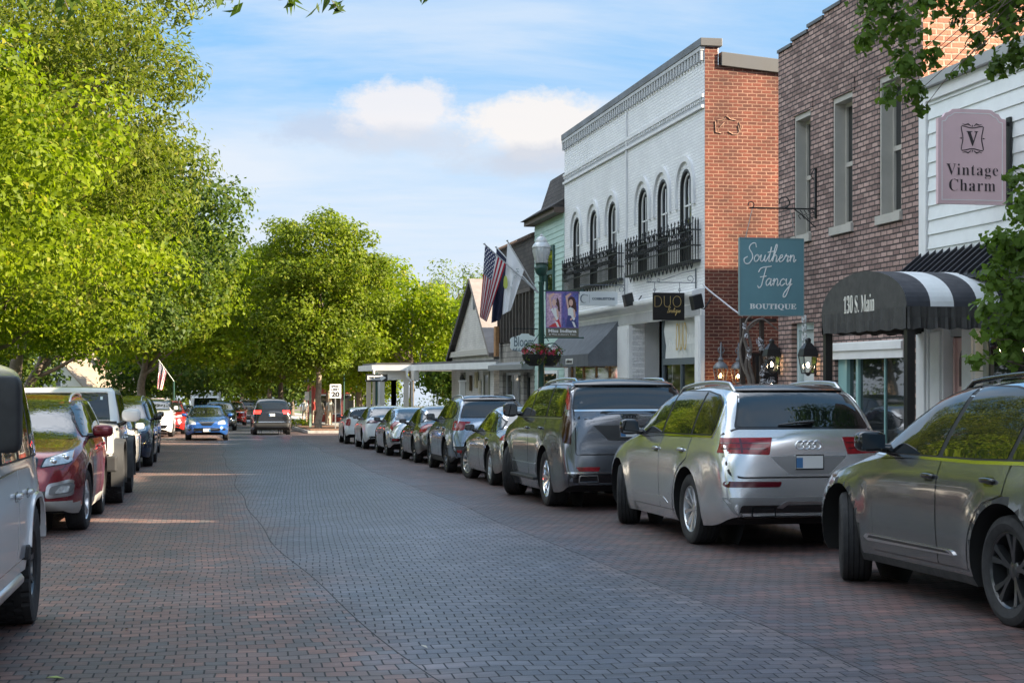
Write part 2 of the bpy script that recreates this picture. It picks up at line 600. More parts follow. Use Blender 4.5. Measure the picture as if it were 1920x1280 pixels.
XF = 9.8
sheet('ground', -420, 420, -80, 700, -0.012, M_SOIL)
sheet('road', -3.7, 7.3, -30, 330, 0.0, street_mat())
sheet('lawn', -60, -6.4, -30, 300, -0.004, M_LAWN)
sheet('lawn', 13.5, 60, 84, 300, -0.004, M_LAWN)
slab('kerb', 7.3, 7.45, -30, 66, 0.14, M_KERB)
slab('pavement', 7.45, 12.5, -30, 66, 0.14, M_CONC)
slab('kerb', -3.85, -3.7, -30, 66, 0.14, M_KERB)
slab('pavement', -6.4, -3.85, -30, 66, 0.14, M_CONC)
slab('kerb', 7.3, 7.45, 82, 300, 0.14, M_KERB)
slab('pavement', 7.45, 11.5, 82, 300, 0.14, M_CONC)
slab('kerb', -3.85, -3.7, 82, 300, 0.14, M_KERB)
slab('pavement', -6.4, -3.85, 82, 300, 0.14, M_CONC)
sheet('side_street', 7.45, 60, 67, 81, -0.004, mat('asphalt', (0.06, 0.06, 0.062), 0.85, noise=0.2, nscale=1.0, bump=0.4))
sheet('side_street', -60, -3.85, 67, 81, -0.004, MATS['asphalt'])
# corner build-out with its planted tree pit
slab('kerb', 4.75, 7.3, 81, 97, 0.14, M_KERB)
slab('planting_bed', 4.9, 7.15, 81.2, 96.5, 0.19, M_MULCH, low=0.0)
slab('planting_bed', -5.9, -4.4, 20.0, 64.0, 0.17, M_LAWN, low=0.0)

# ================================================================ building helpers
M_WHITEBRK = brick_mat('white_painted_brick', (0.86, 0.87, 0.88), (0.79, 0.80, 0.82), (0.66, 0.67, 0.69), 0.20, 0.066, 0.009, 'yz', 0.55, 0.020, 0.07)
M_DARKBRK = brick_mat('brown_brick', (0.45, 0.305, 0.265), (0.20, 0.125, 0.11), (0.055, 0.045, 0.042), 0.215, 0.080, 0.014, 'yz', 0.85, 0.02, 0.22, wob=0.006)
M_REDBRK = brick_mat('red_brick', (0.190, 0.050, 0.029), (0.105, 0.033, 0.022), (0.33, 0.185, 0.125), 0.205, 0.072, 0.012, 'xz', 0.85, 0.014, 0.50, wob=0.006)
M_ORANGEBRK = brick_mat('orange_brick', (0.50, 0.20, 0.12), (0.40, 0.15, 0.09), (0.52, 0.36, 0.27), 0.23, 0.085, 0.015, 'xz', 0.85, 0.02, 0.3)
M_PALEBRK = brick_mat('pale_painted_brick', (0.62, 0.60, 0.56), (0.54, 0.52, 0.49), (0.44, 0.43, 0.41), 0.22, 0.085, 0.010, 'yz', 0.7, 0.012, 0.14)
M_STONE = brick_mat('grey_stone', (0.30, 0.28, 0.25), (0.22, 0.21, 0.19), (0.15, 0.14, 0.13), 0.42, 0.20, 0.016, 'yz', 0.9, 0.02, 0.3)
M_TRIMW = mat('white_trim', (0.76, 0.77, 0.77), 0.5, noise=0.07, nscale=2.5, bump=0.05)
M_TRIMG = mat('grey_trim', (0.42, 0.43, 0.44), 0.55, noise=0.1, nscale=2.5)
M_CAP = mat('metal_coping', (0.12, 0.118, 0.115), 0.45, 0.4, noise=0.15, nscale=1.5)
M_BLACK = mat('black_paint', (0.014, 0.015, 0.016), 0.42, noise=0.2, nscale=6)
M_IRON = mat('black_iron', (0.018, 0.020, 0.022), 0.5, 0.3)
M_DARK = mat('dark_interior', (0.018, 0.019, 0.02), 0.9)
M_PANE = glass_mat('window_pane', (0.012, 0.015, 0.017), 0.015)
M_GREIGE = mat('greige_frame', (0.43, 0.41, 0.37), 0.6, noise=0.08)
M_TEAL = mat('teal_clapboard', (0.41, 0.57, 0.52), 0.6, noise=0.07, nscale=2)
M_SHINGLE = brick_mat('dark_shingles', (0.075, 0.065, 0.06), (0.05, 0.045, 0.043), (0.02, 0.02, 0.02), 0.22, 0.14, 0.010, 'yz', 0.9, 0.02, 0.3)
M_ROOF = mat('roof_felt', (0.10, 0.095, 0.09), 0.9, noise=0.2)
M_TEALFR = mat('teal_frame', (0.24, 0.43, 0.42), 0.5)
M_PALEBLUE = mat('pale_blue_paint', (0.48, 0.60, 0.62), 0.5)
M_PINK = mat('pink_paint', (0.68, 0.47, 0.44), 0.5, noise=0.05)


def wall_x(mb, X, t, y0, y1, z0, z1, holes, arches=(), n=14, mr=None):
    """street wall in the plane x = X; holes (ya, yb, za, zb); arches (yc, r, za, zspring)"""
    hs = list(holes) + [(yc - r, yc + r, za, zs + r) for yc, r, za, zs in arches]
    ys = sorted({y0, y1, *[h[0] for h in hs], *[h[1] for h in hs]})
    zs_ = sorted({z0, z1, *[h[2] for h in hs], *[h[3] for h in hs]})
    for a, b_ in zip(ys, ys[1:]):
        for c, d in zip(zs_, zs_[1:]):
            ym, zm = (a + b_) / 2, (c + d) / 2
            if any(h[0] < ym < h[1] and h[2] < zm < h[3] for h in hs):
                continue
            mb.poly([(X, a, c), (X, a, d), (X, b_, d), (X, b_, c)])
    for ya, yb, za, zb in holes:
        for p, q in (((ya, za), (ya, zb)), ((ya, zb), (yb, zb)), ((yb, zb), (yb, za)), ((yb, za), (ya, za))):
            mb.poly([(X, *p), (X, *q), (X + t, *q), (X + t, *p)], mr)
    for yc, r, za, zs in arches:
        pts = [(yc - r * math.cos(math.pi * k / n), zs + r * math.sin(math.pi * k / n)) for k in range(n + 1)]
        top = zs + r
        for p, q in zip(pts, pts[1:]):
            mb.poly([(X, p[0], p[1]), (X, p[0], top), (X, q[0], top), (X, q[0], q[1])])
            mb.poly([(X, *p), (X, *q), (X + t, *q), (X + t, *p)], mr)
        for p, q in (((yc - r, za), (yc - r, zs)), ((yc + r, zs), (yc + r, za)), ((yc + r, za), (yc - r, za))):
            mb.poly([(X, *p), (X, *q), (X + t, *q), (X + t, *p)], mr)
    # outer rim
    for p, q in (((y0, z0), (y0, z1)), ((y0, z1), (y1, z1)), ((y1, z1), (y1, z0))):
        mb.poly([(X, *p), (X, *q), (X + t, *q), (X + t, *p)])


def text_mesh(s, size, bold=0.0, ext=0.004, spacing=1.0):
    c = bpy.data.curves.new('lettering', 'FONT')
    c.body = s
    c.size = size
    c.align_x = 'CENTER'
    c.align_y = 'CENTER'
    c.extrude = ext
    c.offset = bold
    c.space_character = spacing
    c.resolution_u = 5
    o = bpy.data.objects.new('lettering', c)
    COL.objects.link(o)
    dg = bpy.context.evaluated_depsgraph_get()
    me = bpy.data.meshes.new_from_object(o.evaluated_get(dg))
    me.name = 'lettering'
    bpy.data.objects.remove(o)
    bpy.data.curves.remove(c)
    return me


def uni(s, up, lo, dig=None):
    return ''.join(chr(up + ord(ch) - 65) if 'A' <= ch <= 'Z' else chr(lo + ord(ch) - 97) if 'a' <= ch <= 'z'
                   else chr(dig + ord(ch) - 48) if ch.isdigit() and dig else ch for ch in s)


def serif(s):
    return uni(s, 0x1D400, 0x1D41A, 0x1D7CE)


def letters(s, size, p, face, m, parent, fit=None, name='lettering', **kw):
    """raised lettering centred on world point p; face '-y' or '-x'; fit = (width, height)"""
    me = text_mesh(s, size, **kw)
    n = len(me.vertices)
    co = np.empty(n * 3)
    me.vertices.foreach_get('co', co)
    co = co.reshape(-1, 3)
    lo, hi = co.min(0), co.max(0)
    co[:, :2] -= (lo[:2] + hi[:2]) / 2
    if fit:
        if fit[0]: co[:, 0] *= fit[0] / (hi[0] - lo[0])
        if len(fit) > 1 and fit[1]: co[:, 1] *= fit[1] / (hi[1] - lo[1])
    x, y, z = co.T
    w = np.stack([x, -z, y], 1) if face == '-y' else np.stack([-z, -x, y], 1) if face == '-x' else np.stack([-x, z, y], 1)
    w += np.array(p) - np.array(parent.location)
    me.vertices.foreach_set('co', w.reshape(-1))
    me.materials.clear()
    return link_mesh(name, me, m, parent)


GLY = {
    'o': ([[(.72, .85), (.40, 1), (.08, .6), (.2, .05), (.58, .05), (.85, .5), (.66, .95), (.62, .75), (1.0, .7)]], 1.0),
    'u': ([[(0, .7), (.15, 1), (.13, .3), (.35, 0), (.68, .3), (.8, 1), (.8, .25), (1.0, 0), (1.2, .35)]], 1.18),
    't': ([[(0, .3), (.35, 1.2), (.42, 2.2), (.35, .3), (.55, 0), (.85, .35)], [(-.05, 1.35), (.9, 1.55)]], .8),
    'h': ([[(0, .35), (.45, 1.5), (.52, 2.4), (.32, 2.5), (.22, 1.6), (.2, 0), (.3, .7), (.6, 1), (.8, .7), (.8, .12), (.95, 0), (1.15, .35)]], 1.12),
    'e': ([[(0, .35), (.5, .6), (.6, .95), (.3, .95), (.15, .4), (.35, 0), (.7, .1), (.95, .45)]], .92),
    'r': ([[(0, .4), (.2, .9), (.3, 1.15), (.36, .85), (.66, .85), (.6, .2), (.75, 0), (.95, .35)]], .92),
    'n': ([[(0, .6), (.15, 1), (.2, .6), (.2, 0), (.25, .6), (.55, 1), (.75, .7), (.75, .15), (.9, 0), (1.15, .35)]], 1.1),
    'a': ([[(.8, .9), (.4, 1), (.08, .5), (.3, 0), (.68, .4), (.8, 1), (.78, .2), (.95, 0), (1.15, .35)]], 1.12),
    'c': ([[(.7, .8), (.5, 1), (.15, .7), (.15, .2), (.45, 0), (.85, .35)]], .84),
    'y': ([[(0, .7), (.15, 1), (.2, .4), (.45, .1), (.75, .5), (.87, 1), (.78, -.3), (.5, -1.4), (.12, -1.6), (.1, -1.1), (.6, -.3), (1.15, .3)]], 1.0),
    'i': ([[(0, .35), (.22, 1), (.22, .2), (.42, 0), (.62, .35)], [(.3, 1.45), (.34, 1.5)]], .6),
    'q': ([[(.8, .9), (.4, 1), (.08, .5), (.3, 0), (.68, .4), (.8, 1), (.78, -1.3), (1.0, -.6), (1.1, .35)]], 1.05),
    'S': ([[(1.55, 2.1), (1.2, 2.75), (.55, 2.5), (.42, 1.9), (.95, 1.25), (1.2, .5), (.75, -.3), (.1, -.25), (-.15, .35), (.35, .7)]], 1.45),
    'F': ([[(-.1, 1.9), (.3, 2.5), (1.8, 2.75)], [(1.0, 2.55), (.85, 1.2), (.72, .0), (.4, -.35), (.1, .0)], [(.3, 1.2), (1.25, 1.35)]], 1.3),
    'B': ([[(.2, -.2), (.5, 2.4)], [(.0, 2.0), (.8, 2.5), (1.1, 1.9), (.45, 1.25), (1.1, .9), (.9, .05), (.1, .1)]], 1.2),
}


def catmull(p, k=5):
    p = [np.array(q, float) for q in p]
    if len(p) < 3:
        return p
    P = [2 * p[0] - p[1]] + p + [2 * p[-1] - p[-2]]
    o = []
    for a, b_, c, d in zip(P, P[1:], P[2:], P[3:]):
        for s in range(k):
            u = s / k
            o.append(.5 * (2 * b_ + (c - a) * u + (2 * a - 5 * b_ + 4 * c - d) * u * u + (3 * b_ - a - 3 * c + d) * u ** 3))
    o.append(p[-1])
    return o


def script(word, origin, h, face, r, m, parent, slant=0.0, stretch=1.0):
    """handwritten word as thin raised strokes; origin = left end of the base line, h = x-height"""
    mb = MB(parent.location)
    x = 0.0
    for ch in word:
        st, adv = GLY[ch]
        for s in st:
            pts = []
            for q in catmull(s):
                a, b_ = (x + q[0] * .78 * stretch) * h + slant * q[1] * h, q[1] * h
                pts.append((origin[0] + a, origin[1], origin[2] + b_) if face == '-y' else (origin[0], origin[1] - a, origin[2] + b_))
            mb.tube(pts, r, 5)
        x += adv * .78 * stretch
    return mb.build('lettering', m, parent, sm=60)


def sash_x(parent, X, y0, y1, z0, z1, fm, mid=None, fw=0.05, pane=M_PANE, muntins=0, name='window'):
    """double-hung window in the plane x = X: frame with its pane as a sub-part"""
    mb = MB(parent.location)
    mb.box(X, X + .05, y0, y0 + fw, z0, z1)
    mb.box(X, X + .05, y1 - fw, y1, z0, z1)
    mb.box(X + .001, X + .05, y0 + fw, y1 - fw, z0, z0 + fw)
    mb.box(X + .001, X + .05, y0 + fw, y1 - fw, z1 - fw, z1)
    if mid is not None:
        mb.box(X - .004, X + .05, y0 + fw, y1 - fw, mid - fw * .5, mid + fw * .5)
    for k in range(muntins):
        yy = y0 + (y1 - y0) * (k + 1) / (muntins + 1)
        mb.box(X + .008, X + .045, yy - .014, yy + .014, z0 + fw, z1 - fw)
    fr = mb.build(name, fm, parent)
    g = MB(parent.location)
    g.poly([(X + .03, y0 + .01, z0 + .01), (X + .03, y0 + .01, z1 - .01), (X + .03, y1 - .01, z1 - .01), (X + .03, y1 - .01, z0 + .01)])
    g.build('pane', pane, fr)
    return fr


# ================================================================ white painted brick building
WY0 = on_x(1321, 0, XF)[0]
WY1 = on_x(1058.5, 0, XF)[0]
WZT = on_x(1321, 72, XF)[1]
bw = thing('brick_building', 'white painted brick building with six arched upper windows and a bare red brick side wall', 'building', (XF, WY0, gz(WY0)))
OFF = bw.location
arch = []
wtops = []
for px, pyt in ((1082, 402), (1114, 388), (1149, 372), (1206.5, 353), (1243.5, 336), (1287, 316)):
    yc, _ = on_x(px, 0, XF)
    arch.append((yc + .06, .42, 3.98, 5.98 - .42))
shop_top = 3.0
y_a, y_b = on_x(1310, 0, XF)[0], on_x(1236, 0, XF)[0]     # boutique window
y_c, y_d = on_x(1186, 0, XF)[0], on_x(1164, 0, XF)[0]     # pilaster
y_e, y_f = y_d + .05, WY1 - .45                            # awning shop
base = gz(WY0) - .6
mb = MB(OFF)
wall_x(mb, XF, .30, WY0, WY1, base, WZT - .16,
       [(y_a, y_b, .25, 2.94), (y_b + .0, y_c, base + .1, 2.94), (y_e, y_f, .1, 2.5)], arch, mr=0)
mb.build('front_wall', M_WHITEBRK, bw)
# side wall of bare brick, short tall piece at the street end
zs1, zs2 = on_y(1345, 122, WY0)[1], on_y(1458, 138, WY0)[1]
mb = MB(OFF)
mb.prism([(XF + .006, WY0 - .004, base), (XF + .28, WY0 - .004, base), (XF + .28, WY0 - .004, WZT - .17), (XF + .006, WY0 - .004, WZT - .17)], (0, .30, 0))
zb = zs1 + (zs2 - zs1) * 9
mb.prism([(XF + .28, WY0 - .004, base), (XF + 14, WY0 - .004, base), (XF + 14, WY0 - .004, zb), (XF + .28, WY0 - .004, zs1)], (0, .30, 0))
mb.build('side_wall', M_REDBRK, bw)
mb = MB(OFF)
for path in ([(1341, 228), (1342, 248), (1352, 250)], [(1345, 226), (1358, 224), (1362, 218), (1370, 224), (1380, 226)], [(1386, 230), (1389, 244), (1382, 252), (1374, 252), (1366, 247)], [(1384, 236), (1386, 246)], [(1350, 238), (1358, 230)]):
    mb.tube([Vector((*[(q := on_y(px, py, WY0 - .012))[0]], WY0 - .012, q[1])) for px, py in path], .011, 5)
mb.build('paint_mark', mat('old_paint', (.33, .20, .14), .9, noise=.5, nscale=14), bw)
mb = MB(OFF)
mb.prism([(XF + .34, WY0 - .07, zs1 - .02), (XF + 14, WY0 - .07, zb - .02), (XF + 14, WY0 - .07, zb + .24), (XF + .34, WY0 - .07, zs1 + .26)], (0, .5, 0))
mb.box(XF - .10, XF + .36, WY0 - .06, WY1, WZT - .16, WZT)
mb.build('coping', M_CAP, bw, bevel=.01)
mb = MB(OFF)
n_c = 62
for k in range(n_c):
    y = WY0 + .06 + (WY1 - WY0 - .12) * k / (n_c - 1)
    mb.box(XF - .075, XF - .001, y - .045, y + .045, WZT - .44, WZT - .24)
mb.box(XF - .085, XF - .002, WY0 + .002, WY1, WZT - .24, WZT - .165)
mb.build('corbel_course', mat('white_trim_corbel', (0.44, 0.45, 0.46), 0.6, noise=.08), bw)
zb1, zb2 = on_x(1321, 180, XF)[1], on_x(1321, 199, XF)[1]
mb = MB(OFF)
mb.box(XF - .05, XF - .001, WY0 + .004, WY1, zb1 - .02, zb1 + .05)
for k in range(96):
    y = WY0 + .05 + (WY1 - WY0 - .1) * k / 95
    mb.box(XF - .035, XF - .001, y - .03, y + .03, zb1 - .085, zb1 - .022)
mb.box(XF - .06, XF - .001, WY0 + .004, WY1, zb2 - .03, zb2 + .03)
ysm = on_x(1176.5, 0, XF)[0]
mb.box(XF - .045, XF - .001, ysm - .035, ysm + .035, 3.5, zb2 - .04)
mb.box(XF - .045, XF - .001, ysm - .025, ysm + .025, zb2 + .04, WZT - .47)
mb.build('band_course', mat('white_trim_band', (0.68, 0.69, 0.70), 0.6, noise=.08), bw)
mb = MB(OFF)
mb.poly([(XF - .004, WY0 + .01, zb2 + .031), (XF - .004, WY0 + .01, zb1 - .09), (XF - .004, WY1 - .01, zb1 - .09), (XF - .004, WY1 - .01, zb2 + .031)])
mb.build('painted_band', mat('grey_band', (0.42, 0.44, 0.47), .6, noise=.08), bw)
# arched windows: hood mould + dark jamb frame > pane
for yc, r, za, zs in arch:
    mb = MB(OFF)
    n = 18
    out, inn = [], []
    for k in range(n + 1):
        a = math.pi * k / n
        out.append((yc - (r + .27) * math.cos(a), zs + (r + .27) * math.sin(a)))
        inn.append((yc - (r + .15) * math.cos(a), zs + (r + .15) * math.sin(a)))
    out = [(out[0][0], zs - .38)] + out + [(out[-1][0], zs - .38)]
    inn = [(inn[0][0], zs - .38)] + inn + [(inn[-1][0], zs - .38)]
    for a, b_, c, d in zip(out, out[1:], inn[1:], inn):
        mb.prism([(XF - .055, *a), (XF - .055, *b_), (XF - .055, *c), (XF - .055, *d)], (.054, 0, 0))
    mb.build('hood_mould', MATS['white_trim_band'], bw)
    mb = MB(OFF)
    ro, ri = r, r - .055
    po = [(yc - ro, za)] + [(yc - ro * math.cos(math.pi * k / n), zs + ro * math.sin(math.pi * k / n)) for k in range(n + 1)] + [(yc + ro, za)]
    pi_ = [(yc - ri, za)] + [(yc - ri * math.cos(math.pi * k / n), zs + ri * math.sin(math.pi * k / n)) for k in range(n + 1)] + [(yc + ri, za)]
    for a, b_, c, d in zip(po, po[1:], pi_[1:], pi_):
        mb.prism([(XF + .004, *a), (XF + .004, *b_), (XF + .004, *c), (XF + .004, *d)], (.13, 0, 0))
    mb.box(XF + .075, XF + .13, yc - ri + .001, yc + ri - .001, za, 4.72)
    fr = mb.build('arched_window', M_BLACK, bw)
    w = MB(OFF)
    rw = ri - .0
    pw = [(yc - rw + .02, 4.74)] + [(yc - (rw - .02) * math.cos(math.pi * k / n), zs + (rw - .02) * math.sin(math.pi * k / n)) for k in range(n + 1)] + [(yc + rw - .02, 4.74)]
    pj = [(yc - rw + .07, 4.79)] + [(yc - (rw - .07) * math.cos(math.pi * k / n), zs + (rw - .07) * math.sin(math.pi * k / n)) for k in range(n + 1)] + [(yc + rw - .07, 4.79)]
    for a, b_, c, d in zip(pw, pw[1:], pj[1:], pj):
        w.prism([(XF + .065, *a), (XF + .065, *b_), (XF + .065, *c), (XF + .065, *d)], (.03, 0, 0))
    w.box(XF + .065, XF + .095, yc - rw + .02, yc + rw - .02, 4.74, 4.79)
    w.box(XF + .07, XF + .09, yc - rw + .04, yc + rw - .04, 5.20, 5.235)
    w.box(XF + .07, XF + .09, yc - .014, yc + .014, 4.79, zs + .2)
    w.build('sash', M_TRIMW, fr)
    g = MB(OFF)
    g.poly([(XF + .085, p[0], p[1]) for p in pw])
    g.build('pane', M_PANE, fr)
# window rails (two runs of iron cresting)
for (pa, pb) in ((1156.5, 1054.5), (1299, 1172.5)):
    ya, yb = on_x(pa, 0, XF - .17)[0], on_x(pb, 0, XF - .17)[0]
    xo = XF - .17
    t = thing('window_railing', ('spiked black iron window railing ' + ('nearer the red brick side wall' if pa > 1200 else 'next to the teal building')), 'railing', (XF, ya, 4.0), group='iron window railings on the white building')
    mb = MB(t.location)
    zf, zt_ = 3.98, 4.72
    for z_ in (zf, zf + .30, zt_ - .12):
        mb.box(xo - .012, xo + .012, ya, yb, z_ - .014, z_ + .014)
        for yy in (ya, yb):
            mb.box(xo - .012, XF, yy - .012, yy + .012, z_ - .014, z_ + .014)
    mb.box(xo, XF - .001, ya, yb, zf - .03, zf - .016)
    nb_ = int((yb - ya) / .125)
    for k in range(nb_ + 1):
        y = ya + (yb - ya) * k / nb_
        h = zt_ + (.16 if k % 2 == 0 else .05)
        mb.tube([(xo, y, zf), (xo, y, h - .06), (xo, y, h - .05), (xo, y, h)], [.011, .011, .024, .002], 6)
    for k in range(1, 3):
        x_ = xo + .17 * k / 3
        for yy in (ya, yb):
            mb.tube([(x_, yy, zf), (x_, yy, zt_ + .06), (x_, yy, zt_ + .14)], [.010, .02, .002], 6)
    # scroll work
    for k in range(nb_):
        y = ya + (yb - ya) * (k + .5) / nb_
        for zc in (zf + .46,):
            a0 = rnd.uniform(0, 6)
            mb.tube([(xo, y + .034 * math.cos(a0 + i * .9), zc + .045 * math.sin(a0 + i * .9)) for i in range(7)], .011, 5)
        if k % 3 == 1:
            for s in (-1, 1):
                mb.tube([(xo, y, zt_ - .1), (xo - .02, y + s * .05, zt_ - .02), (xo, y + s * .09, zt_ + .03), (xo, y + s * .03, zt_ + .05)], .012, 5)
    # drooping ornament below the sill
    for k in range(int((yb - ya) / .3)):
        y = ya + .15 + .3 * k
        mb.tube([(xo + .02, y - .11, zf - .02), (xo + .02, y - .05, zf - .10), (xo + .02, y, zf - .17), (xo + .02, y + .05, zf - .10), (xo + .02, y + .11, zf - .02)], [.009, .014, .008, .014, .009], 5)
    mb.build('bars', M_IRON, t, sm=50)
    # dark leaves caught in the bars
    lf = MB(t.location)
    for k in range(int((yb - ya) * 22)):
        c = Vector((xo + rnd.uniform(-.03, .03), rnd.uniform(ya, yb), rnd.gauss(zf + .50, .10)))
        a = Vector((rnd.uniform(-1, 1), rnd.uniform(-1, 1), rnd.uniform(-1, 1))).normalized() * .035
        b_ = a.cross(Vector((rnd.uniform(-1, 1), rnd.uniform(-1, 1), 1))).normalized() * .024
        lf.poly([c - a, c + b_, c + a, c - b_])
    lf.build('iron_leaves', M_IRON, t)
# shop cornice
cz1, cz0 = on_x(1312, 541, XF - .25)[1], on_x(1312, 561, XF - .25)[1]
mb = MB(OFF)
prof = [(0, cz0 - .30), (-.06, cz0 - .30), (-.06, cz0 - .03), (-.10, cz0), (-.14, cz0 + .05), (-.24, cz0 + .09), (-.26, cz0 + .13), (-.26, cz1 - .02), (-.22, cz1), (0, cz1 + .05)]
mb.prism([(XF + p[0], WY0 + .02, p[1]) for p in prof], (0, WY1 - WY0 - .04, 0))
mb.build('shop_cornice', M_TRIMW, bw)
mb = MB(OFF)
mb.box(XF - .075, XF - .062, WY0 + .1, WY1 - .1, cz0 - .28, cz0 - .06)
mb.build('fascia_board', M_TRIMG, bw)
# pilasters
for (ya, yb) in ((WY0 + .01, y_a - .01), (y_c + .01, y_d - .01)):
    mb = MB(OFF)
    mb.box(XF - .09, XF - .001, ya, yb, base, cz0 - .31)
    mb.box(XF - .11, XF - .091, ya + .06, yb - .06, .4, cz0 - .4)
    mb.build('pilaster', M_TRIMW, bw, bevel=.008)
mb = MB(OFF)
ym = (y_c + y_d) / 2
mb.prism([(XF - .125, ym + .10 * math.cos(a * .5), 1.30 + .20 * math.sin(a * .5)) for a in range(13)], (.013, 0, 0))
mb.build('oval_plaque', M_BLACK, bw)
# boutique window: curtain above, clear pane below
wd = MB(OFF)
for (ya, yb, za, zb_) in ((y_a, y_a + .07, .2, 2.94), (y_b - .09, y_b, .2, 2.94), (y_a + .07, y_b - .09, 1.86, 2.0), (y_a + .07, y_b - .09, .2, .34), ((y_a + y_b) / 2 - .03, (y_a + y_b) / 2 + .03, .34, 1.86), (y_a + .07, y_b - .09, 2.86, 2.94)):
    wd.box(XF + .06, XF + .14, ya, yb, za, zb_)
wo = wd.build('shop_window', mat('slate_paint', (.10, .125, .14), .5), bw)
g = MB(OFF)
g.poly([(XF + .10, y_a, .34), (XF + .10, y_a, 1.86), (XF + .10, y_b, 1.86), (XF + .10, y_b, .34)])
g.build('pane', thin_glass('shop_glass', (.80, .84, .84), .10), wo)
g = MB(OFF)
N = 60
for k in range(N):
    ya, yb = y_a + .08 + (y_b - y_a - .18) * k / N, y_a + .08 + (y_b - y_a - .18) * (k + 1) / N
    f = lambda y, z: XF + .13 + .035 * math.sin(y * 34 + z * 6) + .015 * math.sin(y * 71 + 1)
    for (z0_, z1_) in ((2.0, 2.3), (2.3, 2.6), (2.6, 2.87)):
        g.poly([(f(ya, z0_), ya, z0_), (f(ya, z1_), ya, z1_), (f(yb, z1_), yb, z1_), (f(yb, z0_), yb, z0_)])
cu = g.build('curtain', mat('curtain_cloth', (.66, .68, .66), .8), wo, sm=80)
letters('DUO', .5, (XF + .07, (y_a + y_b) / 2, 2.46), '-x', mat('gold_letters', (.75, .56, .22), .35, .6), bw, fit=(.75, .6), bold=-.012, ext=.006)
# inside the boutique: pale wall and a display
mb = MB(OFF)
mb.box(XF + 1.5, XF + 1.54, y_a - .1, y_b + .4, base, 2.9)
mb.box(XF + .32, XF + 1.5, y_b + .01, y_b + .04, base, 2.9)
mb.box(XF + .32, XF + 1.5, WY0 + .31, WY0 + .34, base, 2.9)
mb.box(XF + .32, XF + 1.5, y_a, y_b + .4, 2.92, 2.95)
mb.build('shop_interior', mat('interior_plaster', (.55, .46, .37), .8), bw)
# recessed entrance
mb = MB(OFF)
mb.box(XF + 1.1, XF + 1.15, y_b, y_c, base, 2.9)
mb.box(XF + .31, XF + 1.1, y_c - .0, y_c + .04, base, 2.94)
mb.box(XF + .31, XF + 1.15, y_b + .05, y_c, 2.9, 2.94)
mb.build('entrance_recess', M_TRIMG, bw)
mb = MB(OFF)
mb.box(XF + 1.04, XF + 1.098, y_b + .5, y_c - .25, base + .2, 1.95)
dr = mb.build('door', M_TRIMW, bw)
mb = MB(OFF)
mb.box(XF + 1.03, XF + 1.039, y_b + .66, y_c - .41, .9, 1.75)
mb.build('pane', M_PANE, dr)
# awning shop window with warm strip lights
wd = MB(OFF)
for k in range(5):
    yy = y_e + (y_f - y_e - .08) * k / 4
    wd.box(XF + .08, XF + .15, yy, yy + .08, .1, 2.5)
wd.box(XF + .085, XF + .145, y_e + .08, y_f - .08, .1, .35)
wd.box(XF + .085, XF + .145, y_e + .08, y_f - .08, 2.4, 2.5)
wo = wd.build('shop_window', mat('bronze_frame', (.10, .075, .05), .5), bw)
g = MB(OFF)
g.poly([(XF + .11, y_e, .1), (XF + .11, y_e, 2.5), (XF + .11, y_f, 2.5), (XF + .11, y_f, .1)])
g.build('pane', MATS['shop_glass'], wo)
mb = MB(OFF)
mb.box(XF + 1.6, XF + 1.64, y_e - .2, y_f + .3, base, 2.6)
mb.box(XF + .31, XF + 1.6, y_e - .2, y_f + .3, 2.55, 2.6)
mb.box(XF + .31, XF + 1.6, y_f + .12, y_f + .16, base, 2.55)
for k in range(7):
    yy = y_e + .5 + k * .75
    mb.box(XF + .9, XF + 1.3, yy, yy + .4, base, rnd.uniform(.6, 1.7))
mb.build('shop_interior', MATS['interior_plaster'], bw)
mb = MB(OFF)
for k in range(4):
    a, b_ = y_e + (y_f - y_e) * (k + .12) / 4, y_e + (y_f - y_e) * (k + .92) / 4
    mb.box(XF + .34, XF + .40, a, b_, 1.66, 1.70)
mb.build('strip_light', mat('strip_light_glow', (1, .7, .3), .5, emit=(1, .58, .18), es=16.0), bw)
# roof
mb = MB(OFF)
mb.prism([(XF + .3, WY0 + .3, WZT - .5), (XF + 14, WY0 + .3, zb - .3), (XF + 14, WY0 + .3, zb - .45), (XF + .3, WY0 + .3, WZT - .65)], (0, WY1 - WY0 - .6, 0))
mb.box(XF + 13.8, XF + 14, WY0 + .31, WY1, base, zb - .5)
mb.box(XF + .3, XF + 13.8, WY1 - .3, WY1 - .002, base, zb - .5)
mb.box(XF + 2.2, XF + 2.3, WY0 + .3, WY1 - .31, base, WZT - .7)
mb.build('roof', M_ROOF, bw)
# floodlights on the cornice
for px, py in ((1178, 562), (1306, 566)):
    yy, zz = on_x(px, py, XF - .34)
    t = thing('floodlight', 'small black floodlight on the white shop cornice ' + ('beside the white hanging sign' if px < 1200 else 'at the red brick corner'), 'light', (XF - .34, yy, zz), group='floodlights on the shop cornice')
    mb = MB(t.location)
    mb.obox((XF - .34, yy, zz), (.10, 0, .03), (0, .12, 0), (-.03, 0, .14))
    mb.build('housing', M_BLACK, t, bevel=.015)
    mb = MB(t.location)
    mb.tube([(XF - .3, yy, zz - .1), (XF - .18, yy, zz - .14), (XF - .02, yy, zz + .1)], .015, 6)
    mb.build('bracket', M_IRON, t)

